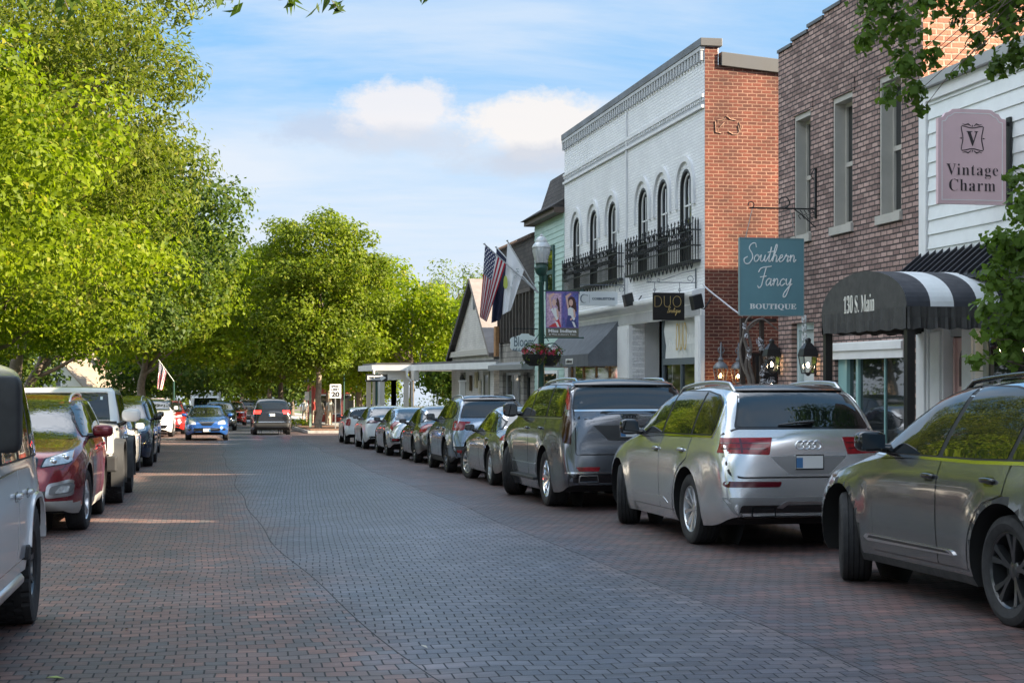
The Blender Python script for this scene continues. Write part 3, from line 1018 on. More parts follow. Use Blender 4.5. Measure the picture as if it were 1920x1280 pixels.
# grey shed awning
t = thing('awning', 'plain charcoal canvas shop awning with a straight valance on the white building', 'awning', (XF, y_d, 3.0))
zt_ = on_x(1163, 597, XF)[1]
xo = 8.98
zo = 2.16
zv = 1.86
mb = MB(t.location)
ya, yb = y_d - .02, WY1 - .55
M_CANVAS = mat('charcoal_canvas', (.115, .125, .14), .8, noise=.08, nscale=5, bump=.25, bscale=25)
NS = 14
f = lambda s: (xo + (XF - .02 - xo) * s, zo + (zt_ - zo) * s - .03 * math.sin(math.pi * s))
for k in range(NS):
    for j in range(8):
        (xa, za), (xb, zb_) = f(j / 8), f((j + 1) / 8)
        y0_, y1_ = ya + (yb - ya) * k / NS, ya + (yb - ya) * (k + 1) / NS
        mb.poly([(xa, y0_, za), (xb, y0_, zb_), (xb, y1_, zb_), (xa, y1_, za)])
mb.build('canopy', M_CANVAS, t, sm=60)
for y_ in (ya, yb):
    mb = MB(t.location)
    mb.prism([(xo, y_, zv), (xo, y_, zo)] + [(f(j / 8)[0], y_, f(j / 8)[1] - .004) for j in range(1, 9)] + [(XF - .02, y_, zv)], (0, .006 if y_ == ya else -.006, 0))
    mb.build('end_panel', M_CANVAS, t)
mb = MB(t.location)
N = 50
for k in range(N):
    y0_, y1_ = ya + (yb - ya) * k / N, ya + (yb - ya) * (k + 1) / N
    g0, g1 = xo - .004 + .006 * math.sin(k), xo - .004 + .006 * math.sin(k + 1)
    mb.poly([(g0, y0_, zv), (xo - .004, y0_, zo), (xo - .004, y1_, zo), (g1, y1_, zv)])
mb.build('valance', M_CANVAS, t, sm=80)
mb = MB(t.location)
yy = on_x(1068, 675, xo)[0]
mb.box(xo - .012, xo - .006, yy - .42, yy + .42, zv + .07, zv + .21)
mb.build('name_patch', mat('canvas_white', (.62, .63, .62), .7), t)
letters('cobblestone', .12, (xo - .016, yy, zv + .14), '-x', M_BLACK, t, fit=(.68, .09), ext=.002)

# ================================================================ brown brick building
DY0 = on_x(1728.5, 0, XF)[0]
DY1 = on_x(1459.5, 0, XF)[0]
bd = thing('brick_building', 'brown brick building with stepped parapet and three tall greige upper windows', 'building', (XF, DY0, gz(DY0)))
OFF = bd.location
base = gz(DY1) - .6
zdt = 7.28
holes = []
for (pa, pb, pt, pbm) in ((1519.8, 1488.6, 215, 443), (1598.5, 1560.8, 177, 428), (1690, 1647.7, 133, 405)):
    ya, yb = on_x(pa, 0, XF)[0], on_x(pb, 0, XF)[0]
    holes.append((ya, yb, on_x(pa, pbm, XF)[1], on_x(pa, pt - 8, XF)[1]))
zh, zl = sum(h[3] for h in holes) / 3, sum(h[2] for h in holes) / 3
holes = [(a, b_, zl, zh) for a, b_, _, _ in holes]
dya, dyb = on_x(1526, 0, XF)[0], on_x(1484, 0, XF)[0]
wya, wyb = on_x(1697, 0, XF)[0], on_x(1565, 0, XF)[0]
zdoor = on_x(1505, 604, XF)[1]
mb = MB(OFF)
wall_x(mb, XF, .30, DY0, DY1, base, zdt, holes + [(dya, dyb, base + .1, zdoor), (wya, wyb, .1, 2.12)])
# parapet steps
steps = [(1459.5, 1485), (1485, 1515), (1515, 1545), (1545, 1578), (1578, 1612), (1612, 1650), (1650, 1728.5)]
for k, (pa, pb) in enumerate(steps[1:], 1):
    mb.box(XF + .001, XF + .30, on_x(pb, 0, XF)[0] if k < 6 else DY0, on_x(pa, 0, XF)[0], zdt, zdt + .075 * k)
mb.build('front_wall', M_DARKBRK, bd)
mb = MB(OFF)
for k, (pa, pb) in enumerate(steps):
    mb.box(XF - .03, XF + .33, on_x(pb, 0, XF)[0] if k < 6 else DY0, on_x(pa, 0, XF)[0], zdt + .075 * k + .001, zdt + .075 * k + .055)
mb.build('coping', M_CAP, bd)
mb = MB(OFF)
mb.box(XF + .02, XF + 6.0, DY0 - .003, DY0 + .28, base, zdt + .40)
mb.build('side_wall', M_ORANGEBRK, bd)
mb = MB(OFF)
mb.box(XF + .31, XF + 6.0, DY1 - .3, DY1 - .002, base, 5.6)
mb.box(XF + .31, XF + 6.0, DY0 + .3, DY1 - .31, 5.3, 5.5)
mb.box(XF + 5.8, XF + 6.0, DY0 + .3, DY1 - .3, base, 5.29)
mb.box(XF + 1.8, XF + 1.9, DY0 + .3, DY1 - .31, base, 5.2)
mb.build('roof', M_ROOF, bd)
mb = MB(OFF)
mb.box(XF + 6.01, XF + 14, DY0 + .3, DY1 - .003, base, 8.4)  # unseen block added to trim the sun on alley wall and road
mb.build('rear_sun_blocker', M_DARKBRK, bd)
for ya, yb, za, zb_ in holes:
    mb = MB(OFF)
    d = .02
    mb.box(XF + .02, XF + .29, yb - .05, yb - .003, za + .08, zb_ - .002)
    mb.box(XF + .02, XF + .29, ya + .003, ya + .05, za + .08, zb_ - .002)
    mb.box(XF + .021, XF + .29, ya + .05, yb - .05, zb_ - .09, zb_ - .003)
    mb.box(XF - .05, XF + .29, ya - .04, yb + .04, za - .06, za + .07)
    fo = mb.build('window', M_GREIGE, bd)
    mb = MB(OFF)
    zm = (za + zb_) / 2
    for (y0_, y1_, z0_, z1_, x_) in ((ya + .05, ya + .10, za + .08, zb_ - .09, .20), (yb - .10, yb - .05, za + .08, zb_ - .09, .20), (ya + .10, yb - .10, zm - .035, zm + .035, .197), (ya + .10, yb - .10, za + .08, za + .15, .198), (ya + .10, yb - .10, zb_ - .15, zb_ - .09, .198)):
        mb.box(XF + x_, XF + .27, y0_, y1_, z0_, z1_)
    mb.build('sash', M_GREIGE, fo)
    g = MB(OFF)
    g.poly([(XF + .235, ya + .06, za + .1), (XF + .235, ya + .06, zb_ - .1), (XF + .235, yb - .06, zb_ - .1), (XF + .235, yb - .06, za + .1)])
    g.build('pane', M_PANE, fo)
    mb = MB(OFF)
    mb.box(XF - .012, XF - .001, ya - .1, yb + .1, zb_ + .0, zb_ + .20)
    mb.build('lintel', M_DARKBRK, bd)
# door with pale frame
mb = MB(OFF)
mb.box(XF + .10, XF + .22, dyb - .10, dyb - .002, base + .1, zdoor - .002)
mb.box(XF + .10, XF + .22, dya + .002, dya + .08, base + .1, zdoor - .002)
mb.box(XF + .101, XF + .22, dya + .08, dyb - .10, zdoor - .12, zdoor - .003)
fo = mb.build('door_frame', M_PALEBLUE, bd)
mb = MB(OFF)
mb.box(XF + .18, XF + .215, dya + .085, dyb - .105, base + .12, zdoor - .125)
for k in range(2):
    mb.box(XF + .165, XF + .179, dya + .16, dyb - .18, base + .5 + k * 1.2, base + 1.5 + k * 1.2)
mb.build('door', mat('pale_door', (.50, .56, .57), .5), fo)
# shop window on the brown building
mb = MB(OFF)
mb.box(XF + .06, XF + .20, wyb - .34, wyb - .002, .1, 2.0)
mb.box(XF + .06, XF + .20, wya + .002, wya + .06, .1, 2.0)
mb.box(XF + .08, XF + .20, wyb - .75, wyb - .66, .1, 2.0)
mb.box(XF + .10, XF + .14, (wya + wyb) / 2 - .40, (wya + wyb) / 2 - .36, .1, 2.0)
fo = mb.build('shop_window', M_TEALFR, bd)
mb = MB(OFF)
mb.box(XF - .05, XF + .20, wya - .03, wyb + .02, 1.86, 2.12)
mb.box(XF - .09, XF - .051, wya - .05, wyb + .04, 1.99, 2.10)
mb.build('header', M_TRIMW, fo)
g = MB(OFF)
g.poly([(XF + .12, wya, .1), (XF + .12, wya, 1.99), (XF + .12, wyb, 1.99), (XF + .12, wyb, .1)])
g.build('pane', M_PANE, fo)

# ================================================================ white clapboard shop
CY0 = 16.55
bc = thing('clapboard_shop', 'white clapboard shop with black metal pent roof beside the brown brick building', 'building', (XF, CY0, gz(CY0)))
OFF = bc.location
base = gz(DY0) - .5
zct = on_x(1735, 165, XF)[1]
mb = MB(OFF)
z_, k = 2.55, 0
while z_ < zct - .2:
    mb.prism([(XF - .028, CY0, z_), (XF - .004, CY0, z_ + .203), (XF + .05, CY0, z_ + .203), (XF + .05, CY0, z_)], (0, DY0 - CY0 - .24, 0))
    z_ += .20
mb.build('clapboards', mat('white_clapboard', (.75, .78, .78), .5, noise=.06, nscale=3, bump=.08), bc)
mb = MB(OFF)
mb.box(XF - .05, XF + .05, DY0 - .22, DY0 - .004, 2.3, zct - .06)
mb.box(XF - .07, XF + .05, CY0, DY0 - .23, zct - .22, zct - .06)
mb.build('corner_board', M_TRIMW, bc)
mb = MB(OFF)
mb.box(XF - .16, XF + .4, CY0, DY0 - .006, zct - .055, zct + .09)
mb.build('gutter', mat('grey_gutter', (.35, .36, .36), .5), bc)
mb = MB(OFF)
mb.box(XF + .06, XF + 10, CY0, DY0 - .01, zct - .3, zct - .06)
mb.box(XF + .35, XF + 10, CY0, CY0 + .2, base, zct - .31)
mb.box(XF + 9.8, XF + 10, CY0 + .21, DY0 - .02, base, zct - .31)
mb.box(XF + .06, XF + .10, CY0 + .21, DY0 - .02, 2.3, zct - .31)
mb.build('roof', M_ROOF, bc)
# pent roof with standing seams
mb = MB(OFF)
zp1, zp0, xo = on_x(1731, 480, XF)[1], 2.86, XF - .52
y1_ = DY0 - .02
mb.prism([(xo, CY0, zp0), (XF - .03, CY0, zp1), (XF - .03, CY0, zp0 - .02), (xo, CY0, zp0 - .05)], (0, y1_ - CY0, 0))
nseam = 20
for k in range(nseam):
    y = CY0 + .05 + (y1_ - CY0 - .1) * k / (nseam - 1)
    mb.prism([(xo - .005, y - .014, zp0), (xo - .005, y - .014, zp0 + .05), (XF - .032, y - .014, zp1 + .05), (XF - .032, y - .014, zp1)], (0, .028, 0))
mb.build('pent_roof', mat('black_metal_roof', (.045, .047, .055), .38, .5), bc)
# shopfront: pilasters, recessed pink door, window
mb = MB(OFF)
for pa, pb in ((1752, 1731), (1781, 1757), (1842, 1817)):
    ya, yb = on_x(pa, 0, XF)[0], on_x(pb, 0, XF)[0]
    mb.box(XF - .10, XF + .06, ya, yb, base, 2.28)
    mb.box(XF - .135, XF - .101, ya + .05, yb - .05, base, 2.2)
mb.box(XF - .02, XF + .06, on_x(1757, 0, XF)[0] + .01, on_x(1752, 0, XF)[0] - .01, base, 2.28)
mb.box(XF - .14, XF + .06, CY0, DY0 - .01, 2.285, 2.50)
mb.build('pilaster', M_TRIMW, bc, bevel=.01)
ya, yb = on_x(1817, 0, XF)[0], on_x(1781, 0, XF)[0]
mb = MB(OFF)
mb.box(XF + .06, XF + .12, ya + .02, yb - .02, base + .2, 2.1)
mb.box(XF + .02, XF + .06, yb - .10, yb - .051, base + .2, 2.1)
dr = mb.build('door', M_PINK, bc)
mb = MB(OFF)
for k in range(3):
    yc = ya + .22 + (yb - ya - .44) * k / 2
    pts = [(yc - .055, 1.45), (yc - .055, 1.80), (yc - .03, 1.88), (yc, 1.93), (yc + .03, 1.88), (yc + .055, 1.80), (yc + .055, 1.45)]
    mb.prism([(XF + .052, p[0], p[1]) for p in pts], (.007, 0, 0))
for k in range(2):
    yc = ya + .3 + (yb - ya - .6) * k
    mb.box(XF + .052, XF + .359, yc - .10, yc + .10, .35, 1.20)
mb.build('door_light', mat('mauve_panel', (.16, .10, .10), .3), dr)
mb = MB(OFF)
mb.box(XF + .01, XF + .14, ya + .01, yb - .01, 2.12, 2.28)
mb.build('entrance_recess', M_TRIMG, bc)
yw0, yw1 = CY0 + .12, on_x(1842, 0, XF)[0] - .02
sash_x(bc, XF, yw0, yw1, .2, 2.2, mat('grey_green_paint', (.33, .38, .36), .5), fw=.09, name='shop_window')
mb = MB(OFF)
mb.box(XF + .0, XF + .06, yw0, yw1, base, .19)
mb.build('stall_riser', M_TRIMW, bc)

# neighbouring shop further to the right, out of view, which shades the street
nb = thing('brick_shop', 'plain brown brick shop with two upper windows right of the clapboard shop', 'building', (XF, -12, gz(-12)))
OFF = nb.location
mb = MB(OFF)
hl = [(-6, -4.6, 3.6, 5.6), (-1, .4, 3.6, 5.6), (6, 7.4, 3.6, 5.6), (-8, -2, .4, 2.6), (4, 13, .4, 2.6)]
wall_x(mb, XF, .3, -12, 15.75, -.6, 7.4, hl)
mb.box(XF + .31, XF + 10, -12, 15.74, 5.1, 5.3)
mb.box(XF + .02, XF + .3, 15.76, CY0 - .01, -.6, 4.75)  # unseen infill added, its height shapes a sun strip on the road
mb.build('front_wall', M_DARKBRK, nb)
for h in hl:
    sash_x(nb, XF + .12, *h, M_GREIGE, mid=(h[2] + h[3]) / 2)

# ================================================================ entrance canopy (barrel)
Xc, Yn, Yf = 8.24, 17.8, 20.5
t = thing('entrance_canopy', 'black and white striped barrel canopy on black posts reading 130 S. Main', 'awning', (9.0, (Yn + Yf) / 2, gz(19)))
OFF = t.location
zv0, zv1 = on_x(1697, 616, Xc)[1], on_x(1700, 574, Xc)[1]
zat = on_x(1626, 508, Xc)[1]
yc, hw, rise = (Yn + Yf) / 2, (Yf - Yn) / 2, zat - zv1


def arc(s):
    a = math.pi * s
    return yc - hw * math.copysign(abs(math.cos(a)) ** 1.0, math.cos(a)), zv1 + rise * abs(math.sin(a)) ** .95


NA = 28
M_CB = mat('black_canvas', (.056, .056, .053), .75, noise=.15, nscale=6, bump=.3, bscale=18)
M_CW = mat('white_canvas', (.68, .72, .74), .7, noise=.07, nscale=6, bump=.25, bscale=18)
M_CB2 = mat('navy_black_canvas', (.040, .044, .056), .7, noise=.12, nscale=6, bump=.25, bscale=18)
ns = 5
for q in range(ns):
        nm, mt = (('black_stripe', M_CB2), ('white_stripe', M_CW))[q % 2]
        mb = MB(OFF)
        xa, xb = Xc + (XF - .03 - Xc) * q / ns, Xc + (XF - .03 - Xc) * (q + 1) / ns
        for j in range(2):
            x0_, x1_ = xa + (xb - xa) * j / 2, xa + (xb - xa) * (j + 1) / 2
            for k in range(NA):
                (y0_, z0_), (y1_, z1_) = arc(k / NA), arc((k + 1) / NA)
                mb.poly([(x0_, y0_, z0_), (x1_, y0_, z0_), (x1_, y1_, z1_), (x0_, y1_, z1_)])
        mb.build(nm, mt, t, sm=60)
mb = MB(OFF)
pts = [arc(k / NA) for k in range(NA + 1)]
mb.prism([(Xc - .006, p[0], p[1]) for p in pts], (.005, 0, 0))
mb.build('arched_end', M_CB, t)
mb = MB(OFF)


def skirt(p, q, nrm, n=56):
    for k in range(n):
        row = []
        for u in (k / n, (k + 1) / n):
            for (zz, amp) in ((zv1, 0.0), ((zv0 + zv1) / 2, .5), (zv0 - .012 * math.sin(u * 40), 1.0)):
                wv = .022 * amp * math.sin(u * 63 + 1.7 * math.sin(u * 17)) + .012 * amp * math.sin(u * 131)
                row.append((p[0] + (q[0] - p[0]) * u + nrm[0] * (wv + .012), p[1] + (q[1] - p[1]) * u + nrm[1] * (wv + .012), zz))
        mb.poly([row[0], row[1], row[4], row[3]])
        mb.poly([row[1], row[2], row[5], row[4]])


skirt((Xc, Yn), (Xc, Yf), (-1, 0))
skirt((Xc, Yn), (XF - .03, Yn), (0, -1))
skirt((Xc, Yf), (XF - .03, Yf), (0, 1))
mb.build('valance', mat('valance_canvas', (.045, .045, .044), .7, noise=.15, nscale=6), t, sm=80)
for (x_, y_) in ((Xc + .06, Yn + .06), (Xc + .06, Yf - .06)):
    mb = MB(OFF)
    mb.box(x_ - .05, x_ + .05, y_ - .05, y_ + .05, gz(y_) + .1, zv1)
    mb.box(x_ - .09, x_ + .09, y_ - .09, y_ + .09, gz(y_) + .13, gz(y_) + .17)
    mb.build('post', M_BLACK, t)
mb = MB(OFF)
for y_ in (Yn + .06, Yf - .06):
    mb.box(Xc + .115, XF - .03, y_ - .03, y_ + .03, zv0 + .02, zv0 + .10)
mb.box(Xc + .03, Xc + .09, Yn + .12, Yf - .12, zv0 + .02, zv0 + .10)
mb.build('frame_rail', M_BLACK, t)
letters(serif('130 S. Main'), .3, (Xc - .014, on_x(1612, 0, Xc)[0], on_x(1612, 569, Xc)[1]), '-x', mat('cream_letters', (.80, .78, .70), .6), t, fit=(.98, .235), bold=-.004, ext=.004)

# ================================================================ teal clapboard building with dark mansard
TY0, TY1 = WY1 + .01, on_x(1003, 0, XF)[0]
bt = thing('clapboard_building', 'teal clapboard building with a dark shingled mansard roof behind the lamp post', 'building', (XF, TY0, gz(TY0)))
OFF = bt.location
base = gz(TY1) - .5
ze = on_x(1050, 402, XF)[1]
mb = MB(OFF)
z_ = base
yw0, yw1 = on_x(1040, 0, XF)[0], on_x(1028, 0, XF)[0]
while z_ < ze:
    mb.prism([(XF - .02, TY0, z_), (XF - .003, TY0, z_ + .163), (XF + .05, TY0, z_ + .163), (XF + .05, TY0, z_)], (0, TY1 - TY0, 0))
    z_ += .16
mb.build('clapboards', M_TEAL, bt)
zw0, zw1 = on_x(1034, 560, XF)[1], on_x(1034, 462, XF)[1]
fo = sash_x(bt, XF - .07, yw0 - .1, yw1 + .1, zw0, zw1, mat('dark_green_frame', (.03, .09, .085), .5), mid=(zw0 + zw1) / 2, fw=.12)
mb = MB(OFF)
mb.box(XF - .30, XF + .1, TY0 + .01, TY1 + .25, ze, ze + .14)
mb.build('eave_board', mat('brown_fascia', (.10, .07, .055), .6), bt)
mb = MB(OFF)
mb.prism([(XF - .42, TY0 + .012, ze + .141), (XF + .25, TY0 + .012, ze + .55), (XF + .55, TY0 + .012, ze + 1.45), (XF + .55, TY0 + .012, ze + .141)], (0, TY1 + .28 - TY0, 0))
mb.build('mansard_roof', M_SHINGLE, bt)
mb = MB(OFF)
mb.prism([(XF + .55, TY0 + .013, ze + 1.46), (XF + 3.8, TY0 + .013, ze + 2.4), (XF + 9, TY0 + .013, ze + 1.2), (XF + 9, TY0 + .013, ze)], (0, TY1 + .1 - TY0, 0))
mb.box(XF + .56, XF + 9, TY0 + .014, TY1, base, ze - .01)
mb.build('roof', mat('tan_shingle', (.22, .17, .13), .9, noise=.15), bt)
sash_x(bt, XF - .06, TY0 + .7, TY1 - .7, base + .6, 1.8, M_TRIMW, fw=.1, name='shop_window')

# ================================================================ dark timber building (flower shop)
FY0, FY1 = TY1 + .02, on_x(937, 0, XF)[0]
bf = thing('timber_shop', 'dark timber-fronted shop with tall battens and grey stone below behind the three flags', 'building', (XF, FY0, gz(FY0)))
OFF = bf.location
base = gz(FY1) - .5
zft = on_x(990, 448, XF)[1]
zst = on_x(990, 640, XF)[1]
zcan = on_x(990, 683, XF)[1]
mb = MB(OFF)
mb.box(XF, XF + 9, FY0, FY1, zst, zft)
mb.build('upper_wall', M_SHINGLE, bf)
mb = MB(OFF)
zb0, zb1 = zst + .05, on_x(990, 548, XF)[1]
nbt = 11
for k in range(nbt):
    y = FY0 + .35 + (FY1 - FY0 - .5) * k / (nbt - 1)
    mb.box(XF - .11, XF - .001, y - .05, y + .05, zb0, zb1)
mb.box(XF - .12, XF - .001, FY0 + .2, FY1 - .05, zb1 + .002, zb1 + .12)
mb.build('battens', mat('dark_timber', (.085, .07, .06), .7, noise=.2), bf)
mb = MB(OFF)
for k in range(26):
    y = FY0 + .1 + (FY1 - FY0 - .2) * k / 25
    mb.tube([(XF - .12, y, zft + .02), (XF + .25, y, zft + .14)], .07, 8)
mb.build('tile_ridge', mat('brown_tile', (.11, .075, .06), .8), bf, sm=60)
mb = MB(OFF)
fy0_, fy1_ = FY0 + .6, FY1 - .7
wall_x(mb, XF - .02, .3, FY0, FY1, base, zst, [(fy0_, fy0_ + 1.1, base + .1, zcan - .25), (fy0_ + 1.6, fy1_, .0 + base + 1.0, zcan - .25)])
mb.build('stone_front', M_STONE, bf)
mb = MB(OFF)
mb.box(XF + .2, XF + .26, FY0 + .1, FY1 - .1, base, zst - .1)
mb.build('dark_doorway', M_DARK, bf)
sash_x(bf, XF + .1, fy0_ + 1.6, fy1_, base + 1.0, zcan - .25, M_TRIMG, fw=.08, muntins=2, name='shop_window')
sash_x(bf, XF + .1, fy0_, fy0_ + 1.1, base + .12, zcan - .25, mat('black_door', (.03, .032, .035), .5), fw=.16, name='door')
mb = MB(OFF)
mb.prism([(XF - .03, FY0 + .01, zcan + .10), (XF - .42, FY0 + .01, zcan), (XF - .42, FY0 + .01, zcan - .16), (XF - .03, FY0 + .01, zcan - .16)], (0, FY1 - FY0 - .02, 0))
mb.build('shop_canopy', mat('grey_board', (.24, .25, .25), .6), bf)
mb = MB(OFF)
yy, zz = on_x(936, 612, XF - .1)
_, z2 = on_x(936, 668, XF - .1)
mb.box(XF - .25, XF - .13, yy - .15, yy + .22, z2, zz)
mb.build('wooden_post', mat('orange_wood', (.34, .17, .07), .6, noise=.25, nscale=4), bf)
# name board
t = thing('hanging_sign', 'white scalloped shop sign hanging behind the lamp post flower baskets', 'sign', (XF - .6, on_x(1024, 0, XF)[0] + 1.2, 2.3))
Ys = t.location.y
mb = MB(t.location)
pl = []
cx_, cz_ = on_y(984.5, 644, Ys)
hw_, hh_ = (on_y(1013, 0, Ys)[0] - on_y(957, 0, Ys)[0]) / 2, (on_y(984, 627, Ys)[1] - on_y(984, 661, Ys)[1]) / 2
for k in range(64):
    a = 2 * math.pi * k / 64
    rr = 1 + .09 * abs(math.sin(a * 3)) - .05 + (.16 if abs(a - math.pi / 2) < .12 else 0)
    c_, s_ = math.cos(a), math.sin(a)
    pl.append((cx_ + hw_ * rr * math.copysign(abs(c_) ** .7, c_), Ys, cz_ + hh_ * .92 * rr * math.copysign(abs(s_) ** .75, s_)))
mb.prism(pl, (0, .05, 0))
mb.build('board', mat('sign_white', (.76, .77, .78), .5), t)
letters('Bloom', .3, (cx_ - .04, Ys - .004, cz_ + .06), '-y', mat('sign_grey_ink', (.12, .15, .18), .6), t, fit=(hw_ * 1.3, .30), ext=.003)
mb = MB(t.location)
mb.tube([(cx_ - .4, Ys - .006, cz_ - .20), (cx_ - .1, Ys - .006, cz_ - .23), (cx_ + .2, Ys - .006, cz_ - .19)], .012, 5)
for k in range(7):
    mb.tube([(cx_ - .38 + k * .09, Ys - .006, cz_ - .21), (cx_ - .34 + k * .09, Ys - .006, cz_ - .13 + .02 * (k % 2))], [.018, .004], 5)
mb.build('leaf_emblem', MATS['sign_grey_ink'], t)
mb = MB(t.location)
mb.tube([(XF, Ys + .02, cz_ + hh_ + .18), (cx_ - hw_ * .8, Ys + .02, cz_ + hh_ + .18)], .018, 6)
for s in (-.5, .5):
    mb.tube([(cx_ + s * hw_, Ys + .02, cz_ + hh_ * .8), (cx_ + s * hw_, Ys + .02, cz_ + hh_ + .18)], .01, 5)
mb.build('bracket', M_IRON, t)

# ================================================================ white brick gable building with porch
GY0, GY1 = on_x(926, 0, XF)[0], on_x(847, 0, XF)[0]
bg_ = thing('gable_house', 'white brick house with a steep street gable beyond the flags', 'building', (XF, GY0, gz(GY0)))
OFF = bg_.location
base = gz(GY1) - .5
yp, zp = on_x(889.5, 531, XF)
zeL, zeR = on_x(847, 676, XF)[1], on_x(926, 664, XF)[1]
mb = MB(OFF)
mb.prism([(XF, GY0, base), (XF, GY0, zeR), (XF, yp, zp), (XF, GY1, zeL), (XF, GY1, base)], (.3, 0, 0))
mb.build('gable_wall', M_PALEBRK, bg_)
for q, (ya, za, yb, zb_) in enumerate(((GY0 - .1, zeR - .12, yp, zp), (yp, zp, GY1 + .2, zeL - .1))):
    mb = MB(OFF)
    d = Vector((0, yb - ya, zb_ - za)).normalized()
    n_ = Vector((0, -d.z, d.y))
    mb.prism([Vector((XF - .22, ya, za)) + n_ * .02, Vector((XF - .22, yb, zb_)) + n_ * .02, Vector((XF - .22, yb, zb_)) + n_ * .2, Vector((XF - .22, ya, za)) + n_ * .2], (8.5, 0, 0))
    mb.build('roof', mat('lit_slope_roof', (.23, .20, .185), .85, noise=.12) if q == 0 else mat('dark_roof', (.05, .045, .042), .85, noise=.2), bg_)  # near slope paler: its sunlit look is put into the roof colour
mb = MB(OFF)
yy, z0_ = on_x(889, 580, XF)
_, z1_ = on_x(889, 552, XF)
mb.prism([(XF - .02, yy - .22, z0_), (XF - .02, yy - .22, z1_ - .2), (XF - .02, yy, z1_), (XF - .02, yy + .22, z1_ - .2), (XF - .02, yy + .22, z0_)], (.015, 0, 0))
mb.build('louvre', mat('slate_louvre', (.12, .14, .15), .7), bg_)
mb = MB(OFF)
mb.box(XF - .14, XF - .001, GY0 + .3, GY1 - .1, zeL + .12, zeL + .34)
mb.build('ledge', mat('stone_ledge', (.45, .43, .38), .8), bg_)
sash_x(bg_, XF - .05, GY0 + .8, GY0 + 2.0, base + 1.4, zeL - .5, mat('olive_frame', (.20, .20, .15), .6), mid=None, fw=.12)
sash_x(bg_, XF - .05, GY0 + 6.4, GY0 + 7.4, base + .7, zeL - .5, MATS['olive_frame'], mid=None, fw=.12, name='door')
# things pinned on the wall under the porch: framed pictures and wreaths for sale
for k, (px, py, w_, h_, cc) in enumerate(((868, 716, .45, .5, (.05, .05, .05)), (882, 718, .28, .6, (.12, .09, .05)), (893, 712, .5, .6, (.42, .36, .22)), (899, 726, .3, .5, (.5, .46, .36)))):
    yy, zz = on_x(px, py, XF - .06)
    t = thing('wall_ornament', ('round black wreath', 'narrow brown wall panel', 'tan framed picture', 'cream framed picture')[k] + ' hung on the white brick wall under the porch', 'ornament', (XF - .06, yy, zz))
    mb = MB(t.location)
    if k == 0:
        for j in range(16):
            a = j * math.pi / 8
            mb.tube([(XF - .07, yy + .24 * math.cos(a), zz + .24 * math.sin(a)), (XF - .07, yy + .24 * math.cos(a + .5), zz + .24 * math.sin(a + .5))], .09, 6)
    else:
        mb.box(XF - .09, XF - .03, yy - w_ / 2, yy + w_ / 2, zz - h_ / 2, zz + h_ / 2)
        mb.box(XF - .10, XF - .091, yy - w_ / 2 + .05, yy + w_ / 2 - .05, zz - h_ / 2 + .05, zz + h_ / 2 - .05)
    mb.build('panel', mat('ornament_%d' % k, cc, .7, noise=.3, nscale=6), t)

# porch: skewed roof edge, then a pavilion that reaches out towards the street
pr = thing('porch', 'long white-edged porch roof on square columns beyond the parked cars', 'porch', (8.0, 66, gz(66)))
OFF = pr.location
A = Vector((9.62, 53.7, 0)); B = Vector((8.20, 66.2, 0)); C_ = Vector((6.60, 66.6, 0)); D_ = Vector((6.60, 73, 0)); E_ = Vector((14, 73, 0)); F_ = Vector((14, 53.7, 0))
zr = 2.16
mb = MB(OFF)
pl = [A, B, C_, D_, E_, F_]
mb.prism([(p.x, p.y, zr - .26) for p in pl], (0, 0, .24))
mb.build('roof_edge', M_TRIMW, pr)
mb = MB(OFF)
mb.prism([(A.x + .2, A.y + .1, zr - .018), (B.x + .2, B.y + .1, zr - .018), (C_.x + .2, C_.y + .2, zr - .018), (D_.x + .2, D_.y - .1, zr - .018), (13.8, 72.8, zr - .018), (13.8, 53.9, zr - .018)], (0, 0, .09))
mb.build('roof_cover', M_ROOF, pr)
mb = MB(OFF)
mb.box(C_.x + .2, B.x - .05, C_.y + .05, C_.y + .25, zr - .66, zr - .262)
mb.box(B.x + .02, B.x + .24, B.y - .9, B.y + .1, zr - .68, zr - .262)
mb.build('beam', mat('cream_trim', (.62, .60, .55), .6), pr)
for (x_, y_) in ((C_.x + .45, C_.y + .2), (C_.x + .95, C_.y + .2), (7.55, C_.y + .2), (8.05, C_.y - .1), (C_.x + .45, 69.7), (C_.x + .45, 72.6), (9.2, 58.5)):
    mb = MB(OFF)
    mb.box(x_ - .10, x_ + .10, y_ - .10, y_ + .10, gz(y_) - .1, zr - .72)
    mb.box(x_ - .14, x_ + .14, y_ - .14, y_ + .14, zr - .72, zr - .661)
    mb.box(x_ - .13, x_ + .13, y_ - .13, y_ + .13, gz(y_) - .1, gz(y_) + .35)
    mb.build('column', MATS['cream_trim'], pr)
mb = MB(OFF)
for (x_, y_) in ((C_.x + .08, C_.y - .03), (B.x - .16, B.y - .08)):
    mb.tube([(x_, y_, zr - .2), (x_, y_, zr - .5), (x_ + .22, y_ + .05, zr - .75), (x_ + .25, y_ + .08, gz(66) + .2)], .05, 8)
mb.build('downpipe', M_TRIMW, pr, sm=60)
